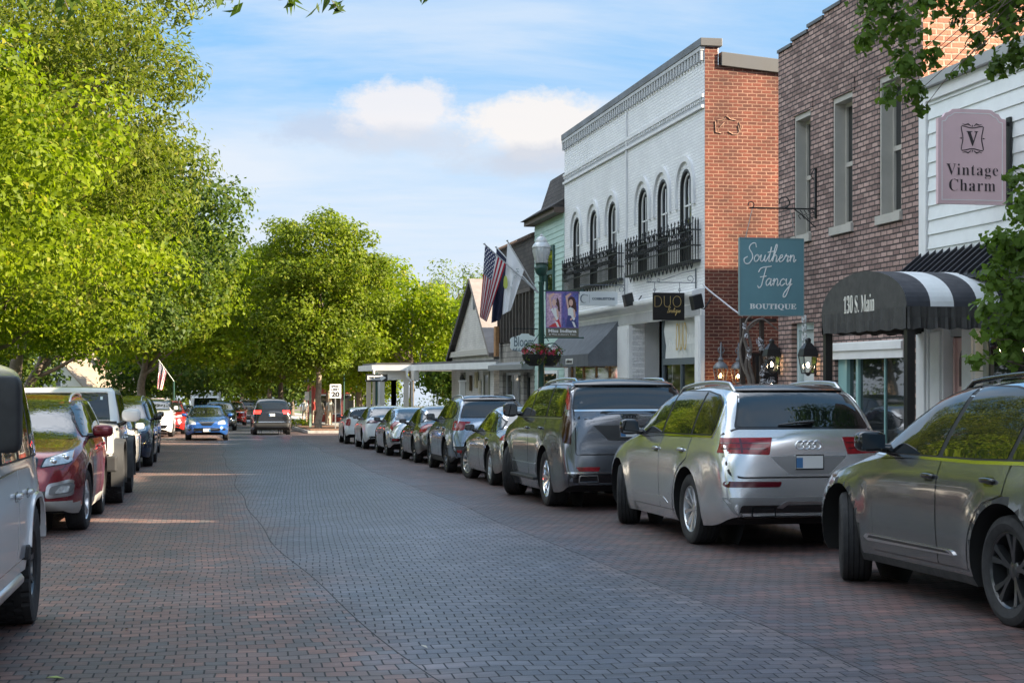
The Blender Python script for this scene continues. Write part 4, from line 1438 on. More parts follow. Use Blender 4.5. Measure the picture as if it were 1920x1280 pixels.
# ================================================================ vehicles
M_TYRE = mat('tyre_rubber', (.022, .022, .023), .82, noise=.25, nscale=8)
M_UNDER = mat('underbody', (.010, .010, .010), .95)
M_CLAD = mat('grained_plastic', (.028, .029, .030), .62, noise=.12, nscale=10)
M_GLOSSBLK = mat('gloss_black', (.010, .010, .011), .12, coat=.6)
M_CHROME = mat('chrome', (.82, .83, .84), .10, 1.0)
M_SATIN = mat('satin_metal', (.55, .56, .57), .30, 1.0)
M_ALLOY = mat('alloy_silver', (.62, .63, .64), .28, .9)
M_ALLOYD = mat('alloy_dark', (.055, .057, .06), .3, .7, coat=.5)
M_CARGLASS = glass_mat('car_glass', (.006, .008, .009), .012, 1.0)
M_SEAL = mat('window_seal', (.008, .008, .008), .55)
M_REDLENS = mat('red_lens', (.24, .004, .010), .22, coat=.5, noise=.55, nscale=16)
M_REDDARK = mat('dark_red_lens', (.085, .004, .010), .08, coat=1.0)
M_CLEARLENS = mat('clear_lens', (.52, .54, .55), .06, .35, coat=1.0, noise=.4, nscale=18)
M_AMBER = mat('amber_lens', (.62, .20, .02), .1, coat=1.0)
M_PLATE = mat('plate_white', (.66, .67, .66), .5)
M_PLATEBLUE = mat('plate_blue', (.05, .16, .34), .5)
M_LAMPON = mat('lit_red_lens', (.5, .01, .01), .1, coat=1.0, emit=(1.0, .03, .02), es=1.6)


def chaikin(p, it=3):
    p = [np.array(q, float) for q in p]
    for _ in range(it):
        o = [p[0]]
        for a, b_ in zip(p, p[1:]):
            o += [.75 * a + .25 * b_, .25 * a + .75 * b_]
        p = o + [p[-1]]
    return np.array(p)


def curve(p, it=3):
    c = chaikin(p, it)
    return lambda y: float(np.interp(y, c[:, 0], c[:, 1]))


def offset_poly(p, d):
    p = [Vector((q[0], q[1])) for q in p]
    n = len(p)
    area = sum(p[k].x * p[(k + 1) % n].y - p[(k + 1) % n].x * p[k].y for k in range(n))
    s = 1 if area > 0 else -1
    o = []
    for k in range(n):
        a, b_, c = p[k - 1], p[k], p[(k + 1) % n]
        d1, d2 = (b_ - a).normalized(), (c - b_).normalized()
        n1, n2 = Vector((d1.y, -d1.x)) * s, Vector((d2.y, -d2.x)) * s
        m = n1 + n2
        if m.length < 1e-4: m = n1
        m = m.normalized()
        o.append(tuple(b_ + m * d / max(.45, m.dot(n1))))
    return o


def round_poly(p, r, n=4):
    p = [Vector((q[0], q[1])) for q in p]
    o = []
    N = len(p)
    for k in range(N):
        a, b_, c = p[k - 1], p[k], p[(k + 1) % N]
        la, lc = (a - b_).length, (c - b_).length
        rr = min(r, la * .45, lc * .45)
        s, e = b_ + (a - b_).normalized() * rr, b_ + (c - b_).normalized() * rr
        for i in range(n + 1):
            u = i / n
            o.append(tuple((1 - u) ** 2 * s + 2 * u * (1 - u) * b_ + u * u * e))
    return o


def clip_poly(p, a, b_, keep_left=True):
    """clip by the line a->b"""
    def side(q):
        v = (b_[0] - a[0]) * (q[1] - a[1]) - (b_[1] - a[1]) * (q[0] - a[0])
        return v if keep_left else -v
    o = []
    for q, s in zip(p, p[1:] + p[:1]):
        f, g = side(q), side(s)
        if f >= 0: o.append(q)
        if f * g < 0:
            u = f / (f - g)
            o.append((q[0] + (s[0] - q[0]) * u, q[1] + (s[1] - q[1]) * u))
    return o


def superblob(c, r, e1=.6, e2=.6, nu=12, nv=20):
    """super-ellipsoid as (verts, faces)"""
    f = lambda v, e: math.copysign(abs(v) ** e, v)
    vs, fs = [], []
    for i in range(nu + 1):
        a = -math.pi / 2 + math.pi * i / nu
        for j in range(nv):
            b_ = 2 * math.pi * j / nv
            vs.append((c[0] + r[0] * f(math.cos(a), e1) * f(math.cos(b_), e2), c[1] + r[1] * f(math.cos(a), e1) * f(math.sin(b_), e2), c[2] + r[2] * f(math.sin(a), e1)))
    for i in range(nu):
        for j in range(nv):
            fs.append((i * nv + j, i * nv + (j + 1) % nv, (i + 1) * nv + (j + 1) % nv, (i + 1) * nv + j))
    return vs, fs


def add_blob(mb, c, r, e1=.6, e2=.6, nu=12, nv=20, rot=None):
    vs, fs = superblob((0, 0, 0), r, e1, e2, nu, nv)
    c = Vector(c)
    ids = []
    for v in vs:
        v = Vector(v)
        if rot is not None: v = rot @ v
        ids.append(mb.vert(c + v))
    for q in fs:
        mb.face([ids[k] for k in q])


class Shell:
    """lofted body surface with its ray-casting twin"""
    def __init__(self, S):
        self.S = S
        top, sh, bot, plan = (curve(S[k]) for k in ('top', 'sh', 'bot', 'plan'))
        crown = curve(S.get('crown', [(-9, .05), (9, .05)]), 1)
        tum = S.get('tum', .34)
        rc = S.get('rc', .13)
        self.top, self.sh, self.bot, self.plan = top, sh, bot, plan
        tp = chaikin(S['top'])
        seg = np.hypot(np.diff(tp[:, 0]), np.diff(tp[:, 1]))
        al = np.concatenate([[0], np.cumsum(seg)])
        n = int(al[-1] / S.get('step', .055))
        ys = list(np.interp(np.linspace(0, al[-1], n), al, tp[:, 0]))
        y0, y1 = tp[0, 0], tp[-1, 0]
        for k in (.006, .018, .035, .06, .09):
            ys += [y0 + k, y1 - k]
        ys = sorted(ys)
        yy = [ys[0]]
        for y in ys[1:]:
            if y - yy[-1] > .004: yy.append(y)
        self.ys = yy
        NL, NU, NC, NR = 13, 6, 7, 8
        t_ = S.get('side', [(0, .930), (.05, .955), (.16, .978), (.40, .997), (.62, 1.0), (.80, .994), (.93, .975), (1, .945)])
        side = curve(t_, 2)
        rings = []
        W = max(plan(y) for y in yy)
        self.W = W
        for y in yy:
            zb, zt, w = bot(y), top(y), plan(y)
            zs = min(sh(y), zt - .02)
            zb = min(zb, zs - .04)
            half = [(0, zb), (w * .5, zb), (w * .84, zb)]
            for k in range(NL + 1):
                t = k / NL
                z = zb + (zs - zb) * t
                x = w * side(t)
                fl = 0
                for yw in (0.0, S['wb']):
                    dd = math.hypot(y - yw, z - S['rw'])
                    fl = max(fl, math.exp(-((dd - S['R']) / .13) ** 2))
                x += S.get('flare', .018) * fl * min(1, w / W) * (1 if t < .98 else .5)
                half.append((x, z))
            xs = half[-1][0]
            H = zt - zs
            c = min(crown(y), H * .5)
            xe = xs - tum * H - S.get('inset', .0)
            r = min(rc, H * .62)
            ze = zt - c
            L = max(1e-4, math.hypot(xs - xe, ze - zs))
            ux, uz = (xs - xe) / L, (zs - ze) / L
            r1 = min(r, L * .7)
            Pa = (xe + ux * r1, ze + uz * r1)
            xb = xe - min(r * 1.25, xe * .5)
            Pb = (xb, zt - c * (xb / xe) ** 2)
            for k in range(1, NU + 1):
                u = k / NU
                bow = .012 * math.sin(math.pi * u) * min(1, H / .5)
                half.append((xs + (Pa[0] - xs) * u + bow, zs + (Pa[1] - zs) * u))
            for k in range(1, NC + 1):
                u = k / NC
                half.append(((1 - u) ** 2 * Pa[0] + 2 * u * (1 - u) * xe + u * u * Pb[0], (1 - u) ** 2 * Pa[1] + 2 * u * (1 - u) * ze + u * u * Pb[1]))
            for k in range(1, NR + 1):
                x = xb * (1 - k / NR)
                half.append((x, zt - c * (x / xe) ** 2))
            ring = [(x, y, z) for x, z in half] + [(-x, y, z) for x, z in half[-2:0:-1]]
            rings.append(ring)
        self.rings = rings
        n = len(rings[0])
        self.n = n
        V = [p for r_ in rings for p in r_]
        F = []
        for i in range(len(rings) - 1):
            for j in range(n):
                F.append((i * n + j, i * n + (j + 1) % n, (i + 1) * n + (j + 1) % n, (i + 1) * n + j))
        F.append(tuple(range(n))[::-1])
        F.append(tuple((len(rings) - 1) * n + j for j in range(n)))
        self.V, self.F = V, F
        bm = bmesh.new()
        vs = [bm.verts.new(p) for p in V]
        for f in F:
            bm.faces.new([vs[k] for k in f])
        bmesh.ops.recalc_face_normals(bm, faces=bm.faces)
        bm.normal_update()
        bm.verts.ensure_lookup_table()
        self.N = [v.normal.copy() for v in bm.verts]
        tris = bmesh.ops.triangulate(bm, faces=bm.faces[:])['faces']
        self.T = [tuple(v.index for v in f.verts) for f in bm.faces]
        self.P = [v.co.copy() for v in bm.verts]
        self.bvh = BVHTree.FromPolygons(self.P, self.T)
        bm.free()

    def hit(self, o, d):
        p, nn, i, _ = self.bvh.ray_cast(Vector(o), Vector(d))
        if p is None:
            p, nn, i, _ = self.bvh.find_nearest(Vector(o) + Vector(d) * (abs(o[1]) if abs(d[1]) > .5 else 2.0))
        a, b_, c = (self.P[k] for k in self.T[i])
        v0, v1, v2 = b_ - a, c - a, p - a
        d00, d01, d11, d20, d21 = v0.dot(v0), v0.dot(v1), v1.dot(v1), v2.dot(v0), v2.dot(v1)
        den = d00 * d11 - d01 * d01
        if abs(den) < 1e-14:
            return p, nn
        v = (d11 * d20 - d01 * d21) / den
        w = (d00 * d21 - d01 * d20) / den
        na, nb_, nc = (self.N[k] for k in self.T[i])
        n_ = (na * (1 - v - w) + nb_ * v + nc * w)
        return p, (n_.normalized() if n_.length > .1 else nn)

    def ray(self, face, u, v):
        if face == 'R': return (3, u, v), (-1, 0, 0)
        if face == 'L': return (-3, u, v), (1, 0, 0)
        if face == 'F': return (u, 9, v), (0, -1, 0)
        if face == 'B': return (u, -6, v), (0, 1, 0)
        return (u, v, 5), (0, 0, -1)

    def body(self, name, mats, parent):
        S = self.S
        bm = bmesh.new()
        vs = [bm.verts.new(p) for p in self.V]
        for f in self.F:
            bm.faces.new([vs[k] for k in f])
        bmesh.ops.recalc_face_normals(bm, faces=bm.faces)
        R_, zw, W = S['R'], S['rw'], self.W
        clad = S.get('clad', 0)
        for f in bm.faces:
            c = f.calc_center_median()
            if f.normal.z < -.8 and c.z < .6:
                f.material_index = 1
            elif c.z < clad or (S.get('archclad') and abs(c.x) > .5 * W and min(math.hypot(c.y - yw, c.z - zw) for yw in (0, S['wb'])) < R_ + S['archclad']):
                f.material_index = 2
            f.smooth = True
        for yw in (0.0, S['wb']):
            for s in (1, -1):
                kill = [f for f in bm.faces if f.calc_center_median().x * s > .40 * W and math.hypot(f.calc_center_median().y - yw, f.calc_center_median().z - zw) < R_]
                bmesh.ops.delete(bm, geom=kill, context='FACES')
                ed = [e for e in bm.edges if len(e.link_faces) == 1 and all(v.co.x * s > 0 and abs(v.co.y - yw) < R_ + .2 for v in e.verts)]
                for v in {v for e in ed for v in e.verts}:
                    if abs(v.co.x) > .6 * W:
                        dy, dz = v.co.y - yw, v.co.z - zw
                        L = math.hypot(dy, dz)
                        if L > 1e-4 and v.co.z > self.bot(v.co.y) + .012:
                            v.co.y, v.co.z = yw + dy / L * R_, zw + dz / L * R_
                        elif L > 1e-4:
                            v.co.y = yw + math.copysign(math.sqrt(max(.0001, R_ ** 2 - dz ** 2)), dy)
                ex = bmesh.ops.extrude_edge_only(bm, edges=ed)
                for g in ex['geom']:
                    if isinstance(g, bmesh.types.BMVert):
                        if abs(g.co.x) > .5 * W:
                            g.co.x = s * .50 * W
                    elif isinstance(g, bmesh.types.BMFace):
                        g.material_index = 1
                        g.smooth = True
                # back plate of the wheel well
                nseg = 20
                ring = [bm.verts.new((s * .49 * W, yw + (R_ + .02) * math.cos(2 * math.pi * k / nseg), zw + (R_ + .02) * math.sin(2 * math.pi * k / nseg))) for k in range(nseg)]
                pf = bm.faces.new(ring)
                pf.material_index = 1
        bmesh.ops.delete(bm, geom=[v for v in bm.verts if not v.link_faces], context='VERTS')
        me = bpy.data.meshes.new(name)
        bm.to_mesh(me)
        bm.free()
        me.set_sharp_from_angle(angle=R(38))
        return link_mesh(name, me, mats, parent)

    def panel(self, name, face, poly, m, parent, off=.004, thick=.012, grid=.07, rr=0.0, mirror=False):
        if mirror:
            poly = [(-a, b_) for a, b_ in poly]
        if rr: poly = round_poly(poly, rr)
        bm = bmesh.new()
        bm.faces.new([bm.verts.new((a, b_, 0)) for a, b_ in poly])
        us, vs_ = [p[0] for p in poly], [p[1] for p in poly]
        for lo, hi, nrm in ((min(us), max(us), (1, 0, 0)), (min(vs_), max(vs_), (0, 1, 0))):
            n = int((hi - lo) / grid)
            for k in range(1, n + 1):
                q = lo + (hi - lo) * k / (n + 1)
                bmesh.ops.bisect_plane(bm, geom=bm.verts[:] + bm.edges[:] + bm.faces[:], plane_co=(q * nrm[0], q * nrm[1], 0), plane_no=nrm, dist=1e-5)
        bm.verts.ensure_lookup_table()
        bm.verts.index_update()
        pos, nor = [], []
        for v in bm.verts:
            p, n = self.hit(*self.ray(face, v.co.x, v.co.y))
            if face in 'BF':                      # keep end panels from running along the flanks
                u = v.co.x
                ye = self.hit(*self.ray(face, u * .3, v.co.y))[0].y
                for _ in range(60):
                    if abs(p.y - ye) < self.S.get('wrap', .24) or abs(u) < .2: break
                    u *= .992
                    p, n = self.hit(*self.ray(face, u, v.co.y))
            pos.append(p)
            nor.append(n)
        faces = [[v.index for v in f.verts] for f in bm.faces]
        rim = []
        for e in bm.edges:
            if len(e.link_faces) == 1:
                a, b_ = e.verts[0].index, e.verts[1].index
                rim.append((a, b_))
        bm.free()
        V = [tuple(p + n * off) for p, n in zip(pos, nor)]
        NN = [tuple(n) for n in nor]
        low = {}
        up = {}
        for a, b_ in rim:
            for k in (a, b_):
                if k not in low:
                    up[k] = len(V); V.append(tuple(pos[k] + nor[k] * off)); NN.append((0, 0, 0))
                    low[k] = len(V); V.append(tuple(pos[k] - nor[k] * thick)); NN.append((0, 0, 0))
        nf = len(faces)
        for a, b_ in rim:
            faces.append([up[a], up[b_], low[b_], low[a]])
        me = bpy.data.meshes.new(name)
        me.from_pydata(V, [], faces)
        # consistent facing
        fix = bmesh.new()
        fix.from_mesh(me)
        fix.faces.ensure_lookup_table()
        for k, f in enumerate(fix.faces):
            if k < nf:
                n = sum((Vector(NN[v.index]) for v in f.verts), Vector())
                if f.normal.dot(n) < 0: f.normal_flip()
        fix.to_mesh(me)
        fix.free()
        me.polygons.foreach_set('use_smooth', [k < nf for k in range(len(faces))])
        me.normals_split_custom_set_from_vertices(NN)
        return link_mesh(name, me, m, parent)


_wheel_cache = {}


def wheel_meshes(r, w, rim, style, rimmat):
    key = (round(r, 3), round(w, 3), round(rim, 3), style, rimmat.name)
    if key in _wheel_cache:
        return _wheel_cache[key]
    h = w / 2
    # tyre
    mb = MB()
    prof = [(rim - .012, -h * .80), (rim + .006, -h * .90), (rim + (r - rim) * .45, -h * 1.0), (r - .035, -h * .96), (r - .010, -h * .84)]
    rough_tread = style.startswith('offroad')
    if not rough_tread:
        gr = []
        for c in (-.50, -.17, .17, .50):
            g = .035
            gr += [(r - .001, h * (c - g)), (r - .010, h * (c - g + .012)), (r - .010, h * (c + g - .012)), (r - .001, h * (c + g))]
        prof += gr
        prof += [(r - .010, h * .84), (r - .035, h * .96), (rim + (r - rim) * .45, h * 1.0), (rim + .006, h * .90), (rim - .012, h * .80)]
        mb.lathe(prof, n=56, axis='x', cap=False)
    else:
        N = 120
        cols = [(rim - .012, -h * .80), (rim + .006, -h * .90), (rim + (r - rim) * .5, -h), (r - .045, -h * 1.0)]
        tread = [-.97, -.62, -.58, -.24, -.20, .20, .24, .58, .62, .97]
        xs = [c[1] for c in cols] + [t * h for t in tread] + [-c[1] for c in cols[::-1]]
        rs = [c[0] for c in cols] + [None] * len(tread) + [c[0] for c in cols[::-1]]
        ids = []
        for k in range(N):
            a = 2 * math.pi * k / N
            row = []
            for q, (x_, rr) in enumerate(zip(xs, rs)):
                if rr is None:
                    b_ = (q - len(cols)) // 2
                    on = ((k + 2 * b_ + (k // 7)) % 5) not in (0,)
                    rr = r if on else r - .016
                    if q in (len(cols), len(cols) + len(tread) - 1): rr -= .010
                row.append(mb.vert((x_, rr * math.cos(a), rr * math.sin(a))))
            ids.append(row)
        for k in range(N):
            A_, B_ = ids[k], ids[(k + 1) % N]
            for q in range(len(xs) - 1):
                mb.face((A_[q], A_[q + 1], B_[q + 1], B_[q]))
    ty = mb
    # rim
    rm = MB()
    xo = h * .72
    rm.lathe([(rim, h * .80), (rim - .012, h * .82), (rim - .026, h * .72), (rim - .034, h * .30), (rim - .05, -h * .75)], n=48, axis='x', cap=False)
    ns = int(style.split('_')[1])
    split = 'y' in style.split('_')[2:]
    ro = rim - .022
    wide = .036 if ns <= 6 else .024
    for k in range(ns):
        a0 = 2 * math.pi * k / ns + .2
        legs = ((-.20, -1), (.20, 1)) if split else ((0, 0),)
        for da, sg in legs:
            p0 = (xo * .62, .035, a0)
            pts = []
            for u in (0, .45, 1):
                rr = .045 + (ro - .045) * u
                aa = a0 + da * (u ** .8)
                xx = xo * (.66 + .26 * u) if u < 1 else xo * .97
                pts.append((xx, rr, aa))
            ww = [wide * .9, wide * .8, wide * 1.25]
            if split: ww = [wide * .62, wide * .55, wide * .85]
            sec = []
            for (xx, rr, aa), wd in zip(pts, ww):
                er = Vector((0, math.cos(aa), math.sin(aa)))
                et = Vector((0, -math.sin(aa), math.cos(aa)))
                c = er * rr + Vector((xx, 0, 0))
                sec.append([rm.vert(c + et * wd + Vector((-.012, 0, 0))), rm.vert(c + et * wd * .75 + Vector((.010, 0, 0))), rm.vert(c - et * wd * .75 + Vector((.010, 0, 0))), rm.vert(c - et * wd + Vector((-.012, 0, 0))), rm.vert(c - et * wd * .8 + Vector((-.05, 0, 0))), rm.vert(c + et * wd * .8 + Vector((-.05, 0, 0)))])
            for A_, B_ in zip(sec, sec[1:]):
                for q in range(6):
                    rm.face((A_[q], A_[(q + 1) % 6], B_[(q + 1) % 6], B_[q]))
    rm.lathe([(.075, xo * .30), (.070, xo * .66), (.055, xo * .76), (.035, xo * .80), (.0, xo * .81)], n=24, axis='x', cap=False)
    dk = MB()
    dk.lathe([(rim - .03, -h * .3), (rim - .03, -h * .1), (rim * .78, -h * .1), (rim * .76, h * .06), (.08, h * .06), (0, h * .1)], n=36, axis='x')
    out = []
    for nm, b_, mt, sm in (('wheel', dk, mat('brake_drum', (.035, .034, .033), .6, .4), 40), ('tyre', ty, M_TYRE, 28), ('rim', rm, rimmat, 32)):
        o = b_.build(nm, mt, sm=sm)
        me = o.data
        bpy.data.objects.remove(o)
        out.append(me)
    _wheel_cache[key] = out
    return out


def add_wheel(parent, x, y, r, w, rim, style, rimmat, steer=0.0):
    dk, ty, rm = wheel_meshes(r, w, rim, style, rimmat)
    o = bpy.data.objects.new('wheel', dk)
    COL.objects.link(o)
    o.parent = parent
    o.location = (x, y, r - .004)
    o.rotation_euler = (0, 0, (math.pi if x < 0 else 0) + steer)
    for nm, me in (('tyre', ty), ('rim', rm)):
        c = bpy.data.objects.new(nm, me)
        COL.objects.link(c)
        c.parent = o
    return o


def ring_mb(mb, c, r, t, axis='y', n=20, sx=1.0):
    pts = []
    for k in range(n + 1):
        a = 2 * math.pi * k / n
        pts.append((c[0] + sx * r * math.cos(a), c[1], c[2] + r * math.sin(a)))
    mb.tube(pts, t, 6, cap=False)


def build_car(name, label, cat, S, paintm, x_left, y_rear, group=None, toward=False, steer=0.0, heading=0.0, x_center=None):
    """S: shape dictionary in car axes (rear axle at y = 0, +y forward). toward=True turns the car to face the camera."""
    W = max(p[1] for p in S['plan'])
    xc = x_center if x_center is not None else x_left + W
    rz = (math.pi if toward else 0.0) + heading
    root = thing(name, label, cat, (xc, y_rear, gz(y_rear)), rz, group, pitch=0.0)
    root.rotation_mode = 'XYZ'
    root.rotation_euler = (math.atan(-SLOPE) * (-1 if toward else 1), 0, rz)
    sh = Shell(S)
    body = sh.body('body', [paintm, M_UNDER, S.get('cladmat', M_CLAD)], root)
    B = dict(root=root, body=body)
    fine = S.get('fine', .07)
    # ---- doors with their gaps and handles
    Rg, zw, wb = S['R'], S['rw'], S['wb']
    dz0, ds = S.get('door_z', .36), S.get('doors', [])
    for a, b_ in zip(ds, ds[1:]):
        pts_l, pts_r = [], []
        ztop = lambda y: sh.sh(y) + S.get('door_top', .02)
        for k in range(12):
            z = dz0 + (ztop(a) - dz0) * k / 11
            yl = a + .012
            for yw in (0.0, wb):
                q = Rg + .055
                if abs(z - zw) < q:
                    e = math.sqrt(q * q - (z - zw) ** 2)
                    if yw - e < yl < yw + e: yl = yw + e
            pts_l.append((yl, z))
            z = dz0 + (ztop(b_) - dz0) * k / 11
            yr = b_ - .012
            for yw in (0.0, wb):
                q = Rg + .055
                if abs(z - zw) < q:
                    e = math.sqrt(q * q - (z - zw) ** 2)
                    if yw - e < yr < yw + e: yr = yw - e
            pts_r.append((yr, z))
        poly = pts_l[::-1] + pts_r
        for f in 'RL':
            d = sh.panel('door', f, poly, paintm, root, off=.0035, grid=fine)
            sh.panel('door_gap', f, offset_poly(poly, .012), M_GLOSSBLK, d, off=.0012, grid=fine * 2)
            s = 1 if f == 'R' else -1
            hy, hz = a + .13 + (.10 if a < .6 else 0), ztop(a) - S.get('handle_dz', .12)
            if S.get('handles', True) and hy < b_:
                p, n = sh.hit(*sh.ray(f, hy, hz))
                mb = MB()
                add_blob(mb, p + n * .022, (.018, .105, .020), .7, .6, 8, 14)
                mb.build('handle', S.get('handle_mat', paintm), d, sm=50)
                sh.panel('handle_cup', f, round_poly([(hy - .08, hz - .038), (hy + .07, hz - .038), (hy + .07, hz + .03), (hy - .08, hz + .03)], .03), S.get('cup_mat', M_GLOSSBLK), d, off=.0048, grid=.2)
    # ---- side glass
    dlo = S['dlo']
    cuts = S.get('pillars', [])
    for f in 'RL':
        if S.get('chrome_dlo'):
            sh.panel('window_trim', f, offset_poly(dlo, .040), S['chrome_dlo'], root, off=.006, grid=fine, rr=.03)
        sr = sh.panel('window_surround', f, offset_poly(dlo, .014), M_SEAL, root, off=.0075, grid=fine, rr=.03)
        segs = [dlo]
        for (yb, yt, wd) in cuts:
            nxt = []
            for q in segs:
                z0_, z1_ = .5, 2.2
                lerp = lambda z: yb + (yt - yb) * (z - S['belt']) / .5
                a1, a2 = (lerp(z0_) + wd / 2, z0_), (lerp(z1_) + wd / 2, z1_)
                b1, b2 = (lerp(z0_) - wd / 2, z0_), (lerp(z1_) - wd / 2, z1_)
                c1, c2 = clip_poly(q, a1, a2, False), clip_poly(q, b1, b2, True)
                nxt += [c for c in (c1, c2) if len(c) > 2]
            segs = nxt
        for q in segs:
            sh.panel('side_window', f, q, S.get('side_glass', M_CARGLASS), root, off=.0105, grid=fine, rr=.02)
    # ---- windscreen, rear window
    for nm, f, poly in (('windscreen', 'F', S.get('wind')), ('rear_window', 'B', S.get('rwin'))):
        if poly:
            full = poly + [(-a, b_) for a, b_ in poly[::-1]]
            sh.panel('glass_surround', f, offset_poly(full, .022), M_GLOSSBLK, root, off=.004, grid=.09, rr=.05)
            B[nm] = sh.panel(nm, f, full, S.get('glass_' + f, M_CARGLASS), root, off=.0075, grid=.09, rr=.045)
    # ---- panels: (name, face, poly, material, offset, mode) mode 'pair' | 'one' | 'sym'
    for it in S.get('panels', []):
        nm, f, poly, m_, off, mode = it[:6]
        rr = it[6] if len(it) > 6 else .012
        m_ = paintm if m_ == 'paint' else m_
        if mode == 'sym':
            sh.panel(nm, f, poly + [(-a, b_) for a, b_ in poly[::-1]], m_, root, off=off, rr=rr, grid=.08)
        elif mode == 'one':
            sh.panel(nm, f, poly, m_, root, off=off, rr=rr, grid=.08)
        elif f == 'S':
            for g in 'RL':
                sh.panel(nm, g, poly, m_, root, off=off, rr=rr, grid=.08)
        else:
            sh.panel(nm, f, poly, m_, root, off=off, rr=rr, grid=.08)
            sh.panel(nm, f, poly, m_, root, off=off, rr=rr, grid=.08, mirror=True)
    # ---- mirrors
    my, mz = S['mirror']
    ms = S.get('mirror_size', (.10, .065, .085))
    for s, f in ((1, 'R'), (-1, 'L')):
        p, n = sh.hit(*sh.ray(f, my, mz - .05))
        mb = MB()
        c = Vector((s * (abs(p.x) + .055 + ms[0]), my, mz))
        add_blob(mb, c, ms, S.get('mirror_sq', .62), S.get('mirror_sq', .62), 12, 20)
        mo = mb.build('mirror', S.get('mirror_mat', M_GLOSSBLK), root, sm=60)
        mb = MB()
        mb.tube([p - n * .03, (p + c) / 2 - Vector((0, 0, .03)), c - Vector((s * ms[0] * .5, 0, ms[2] * .55))], [.045, .035, .035], 8)
        mb.build('arm', M_GLOSSBLK, mo, sm=60)
        mb = MB()
        mb.prism([(c.x + q[0] * ms[0] * .80, c.y - ms[1] * .93, c.z + q[1] * ms[2] * .75) for q in ((-1, -1), (1, -.9), (1, .9), (-1, 1))], (0, -.008, 0))
        mb.build('mirror_glass', M_CARGLASS, mo)
    # ---- wheels
    tw, xw = S.get('tw', .245), W - S.get('tw', .245) / 2 - S.get('winset', .025)
    for yw, st in ((0.0, 0.0), (wb, steer)):
        for s in (1, -1):
            add_wheel(root, s * xw, yw, S['rw'], tw, S.get('rim', S['rw'] - .115), S.get('wheel', 'road_10'), S.get('rim_mat', M_ALLOY), st)
    # axles and floor pan so that nothing shows through below
    mb = MB()
    for yw in (0.0, wb):
        mb.tube([(-xw, yw, S['rw']), (xw, yw, S['rw'])], .05, 8)
    mb.box(-.35, .35, -.5, -.1, S['rw'] - .08, S['rw'] + .06)
    mb.build('axle', M_UNDER, root)
    # ---- roof rails
    if S.get('rails'):
        y0_, y1_, xr = S['rails']
        for s in (1, -1):
            pts = []
            for k in range(13):
                y = y0_ + (y1_ - y0_) * k / 12
                p, _ = sh.hit((s * xr, y, 5), (0, 0, -1))
                lift = .045 if 0 < k < 12 else -.01
                pts.append((s * xr, y, p.z + lift))
            mb = MB()
            mb.tube(pts, S.get('rail_r', .020), 8)
            mb.build('roof_rail', S.get('rail_mat', M_SATIN), root, sm=60)
    # ---- plate
    if S.get('plate'):
        f, z, hw = S['plate']
        p, n = sh.hit(*sh.ray(f, 0, z))
        dy = -1 if f == 'B' else 1
        mb = MB()
        mb.box(-.155, .155, p.y + dy * .012, p.y + dy * .026, z - .078, z + .078)
        pl = mb.build('number_plate', M_PLATE, root, bevel=.004)
        mb = MB()
        mb.box(-.145, -.075, p.y + dy * .0262, p.y + dy * .028, z - .06, z + .045)
        mb.build('plate_emblem', M_PLATEBLUE, pl)
        mb = MB()
        for (xa, xb, za, zb_) in ((-.155, .155, z + .066, z + .078), (-.155, .155, z - .078, z - .066), (-.155, -.147, z - .066, z + .066), (.147, .155, z - .066, z + .066)):
            mb.box(xa, xb, p.y + dy * .0262, p.y + dy * .029, za, zb_)
        mb.build('plate_frame', M_GLOSSBLK, pl)
    # ---- wiper, exhausts, badge
    if S.get('wiper'):
        z, x0_, x1_ = S['wiper']
        a, na = sh.hit((x0_, -6, z), (0, 1, 0))
        b_, nb_ = sh.hit((x1_, -6, z - .02), (0, 1, 0))
        mb = MB()
        mb.tube([a + na * .035, (a + b_) / 2 + na * .04, b_ + nb_ * .02], [.022, .014, .008], 6)
        mb.build('wiper', M_GLOSSBLK, root, sm=60)
    for ex in S.get('exhaust', []):
        x_, z, hw, hh, m_ = ex
        for s in (1, -1):
            p, n = sh.hit((s * x_, -6, z + .05), (0, 1, 0))
            mb = MB()
            q = round_poly([(-hw, -hh), (hw, -hh), (hw * .92, hh), (-hw * .92, hh)], .02)
            qi = round_poly([(-hw + .014, -hh + .014), (hw - .014, -hh + .014), (hw * .92 - .014, hh - .014), (-hw * .92 + .014, hh - .014)], .015)
            for a, b_, c, d in zip(q, q[1:] + q[:1], qi[1:] + qi[:1], qi):
                mb.prism([(s * x_ + t[0], p.y - .012, z + t[1]) for t in (a, b_, c, d)], (0, .10, 0))
            mb.build('exhaust', m_, root)
            mb = MB()
            mb.prism([(s * x_ + t[0], p.y + .03, z + t[1]) for t in qi], (0, .01, 0))
            mb.build('exhaust_bore', M_UNDER, root)
    if S.get('badge'):
        S['badge'](sh, root)
    return root, sh
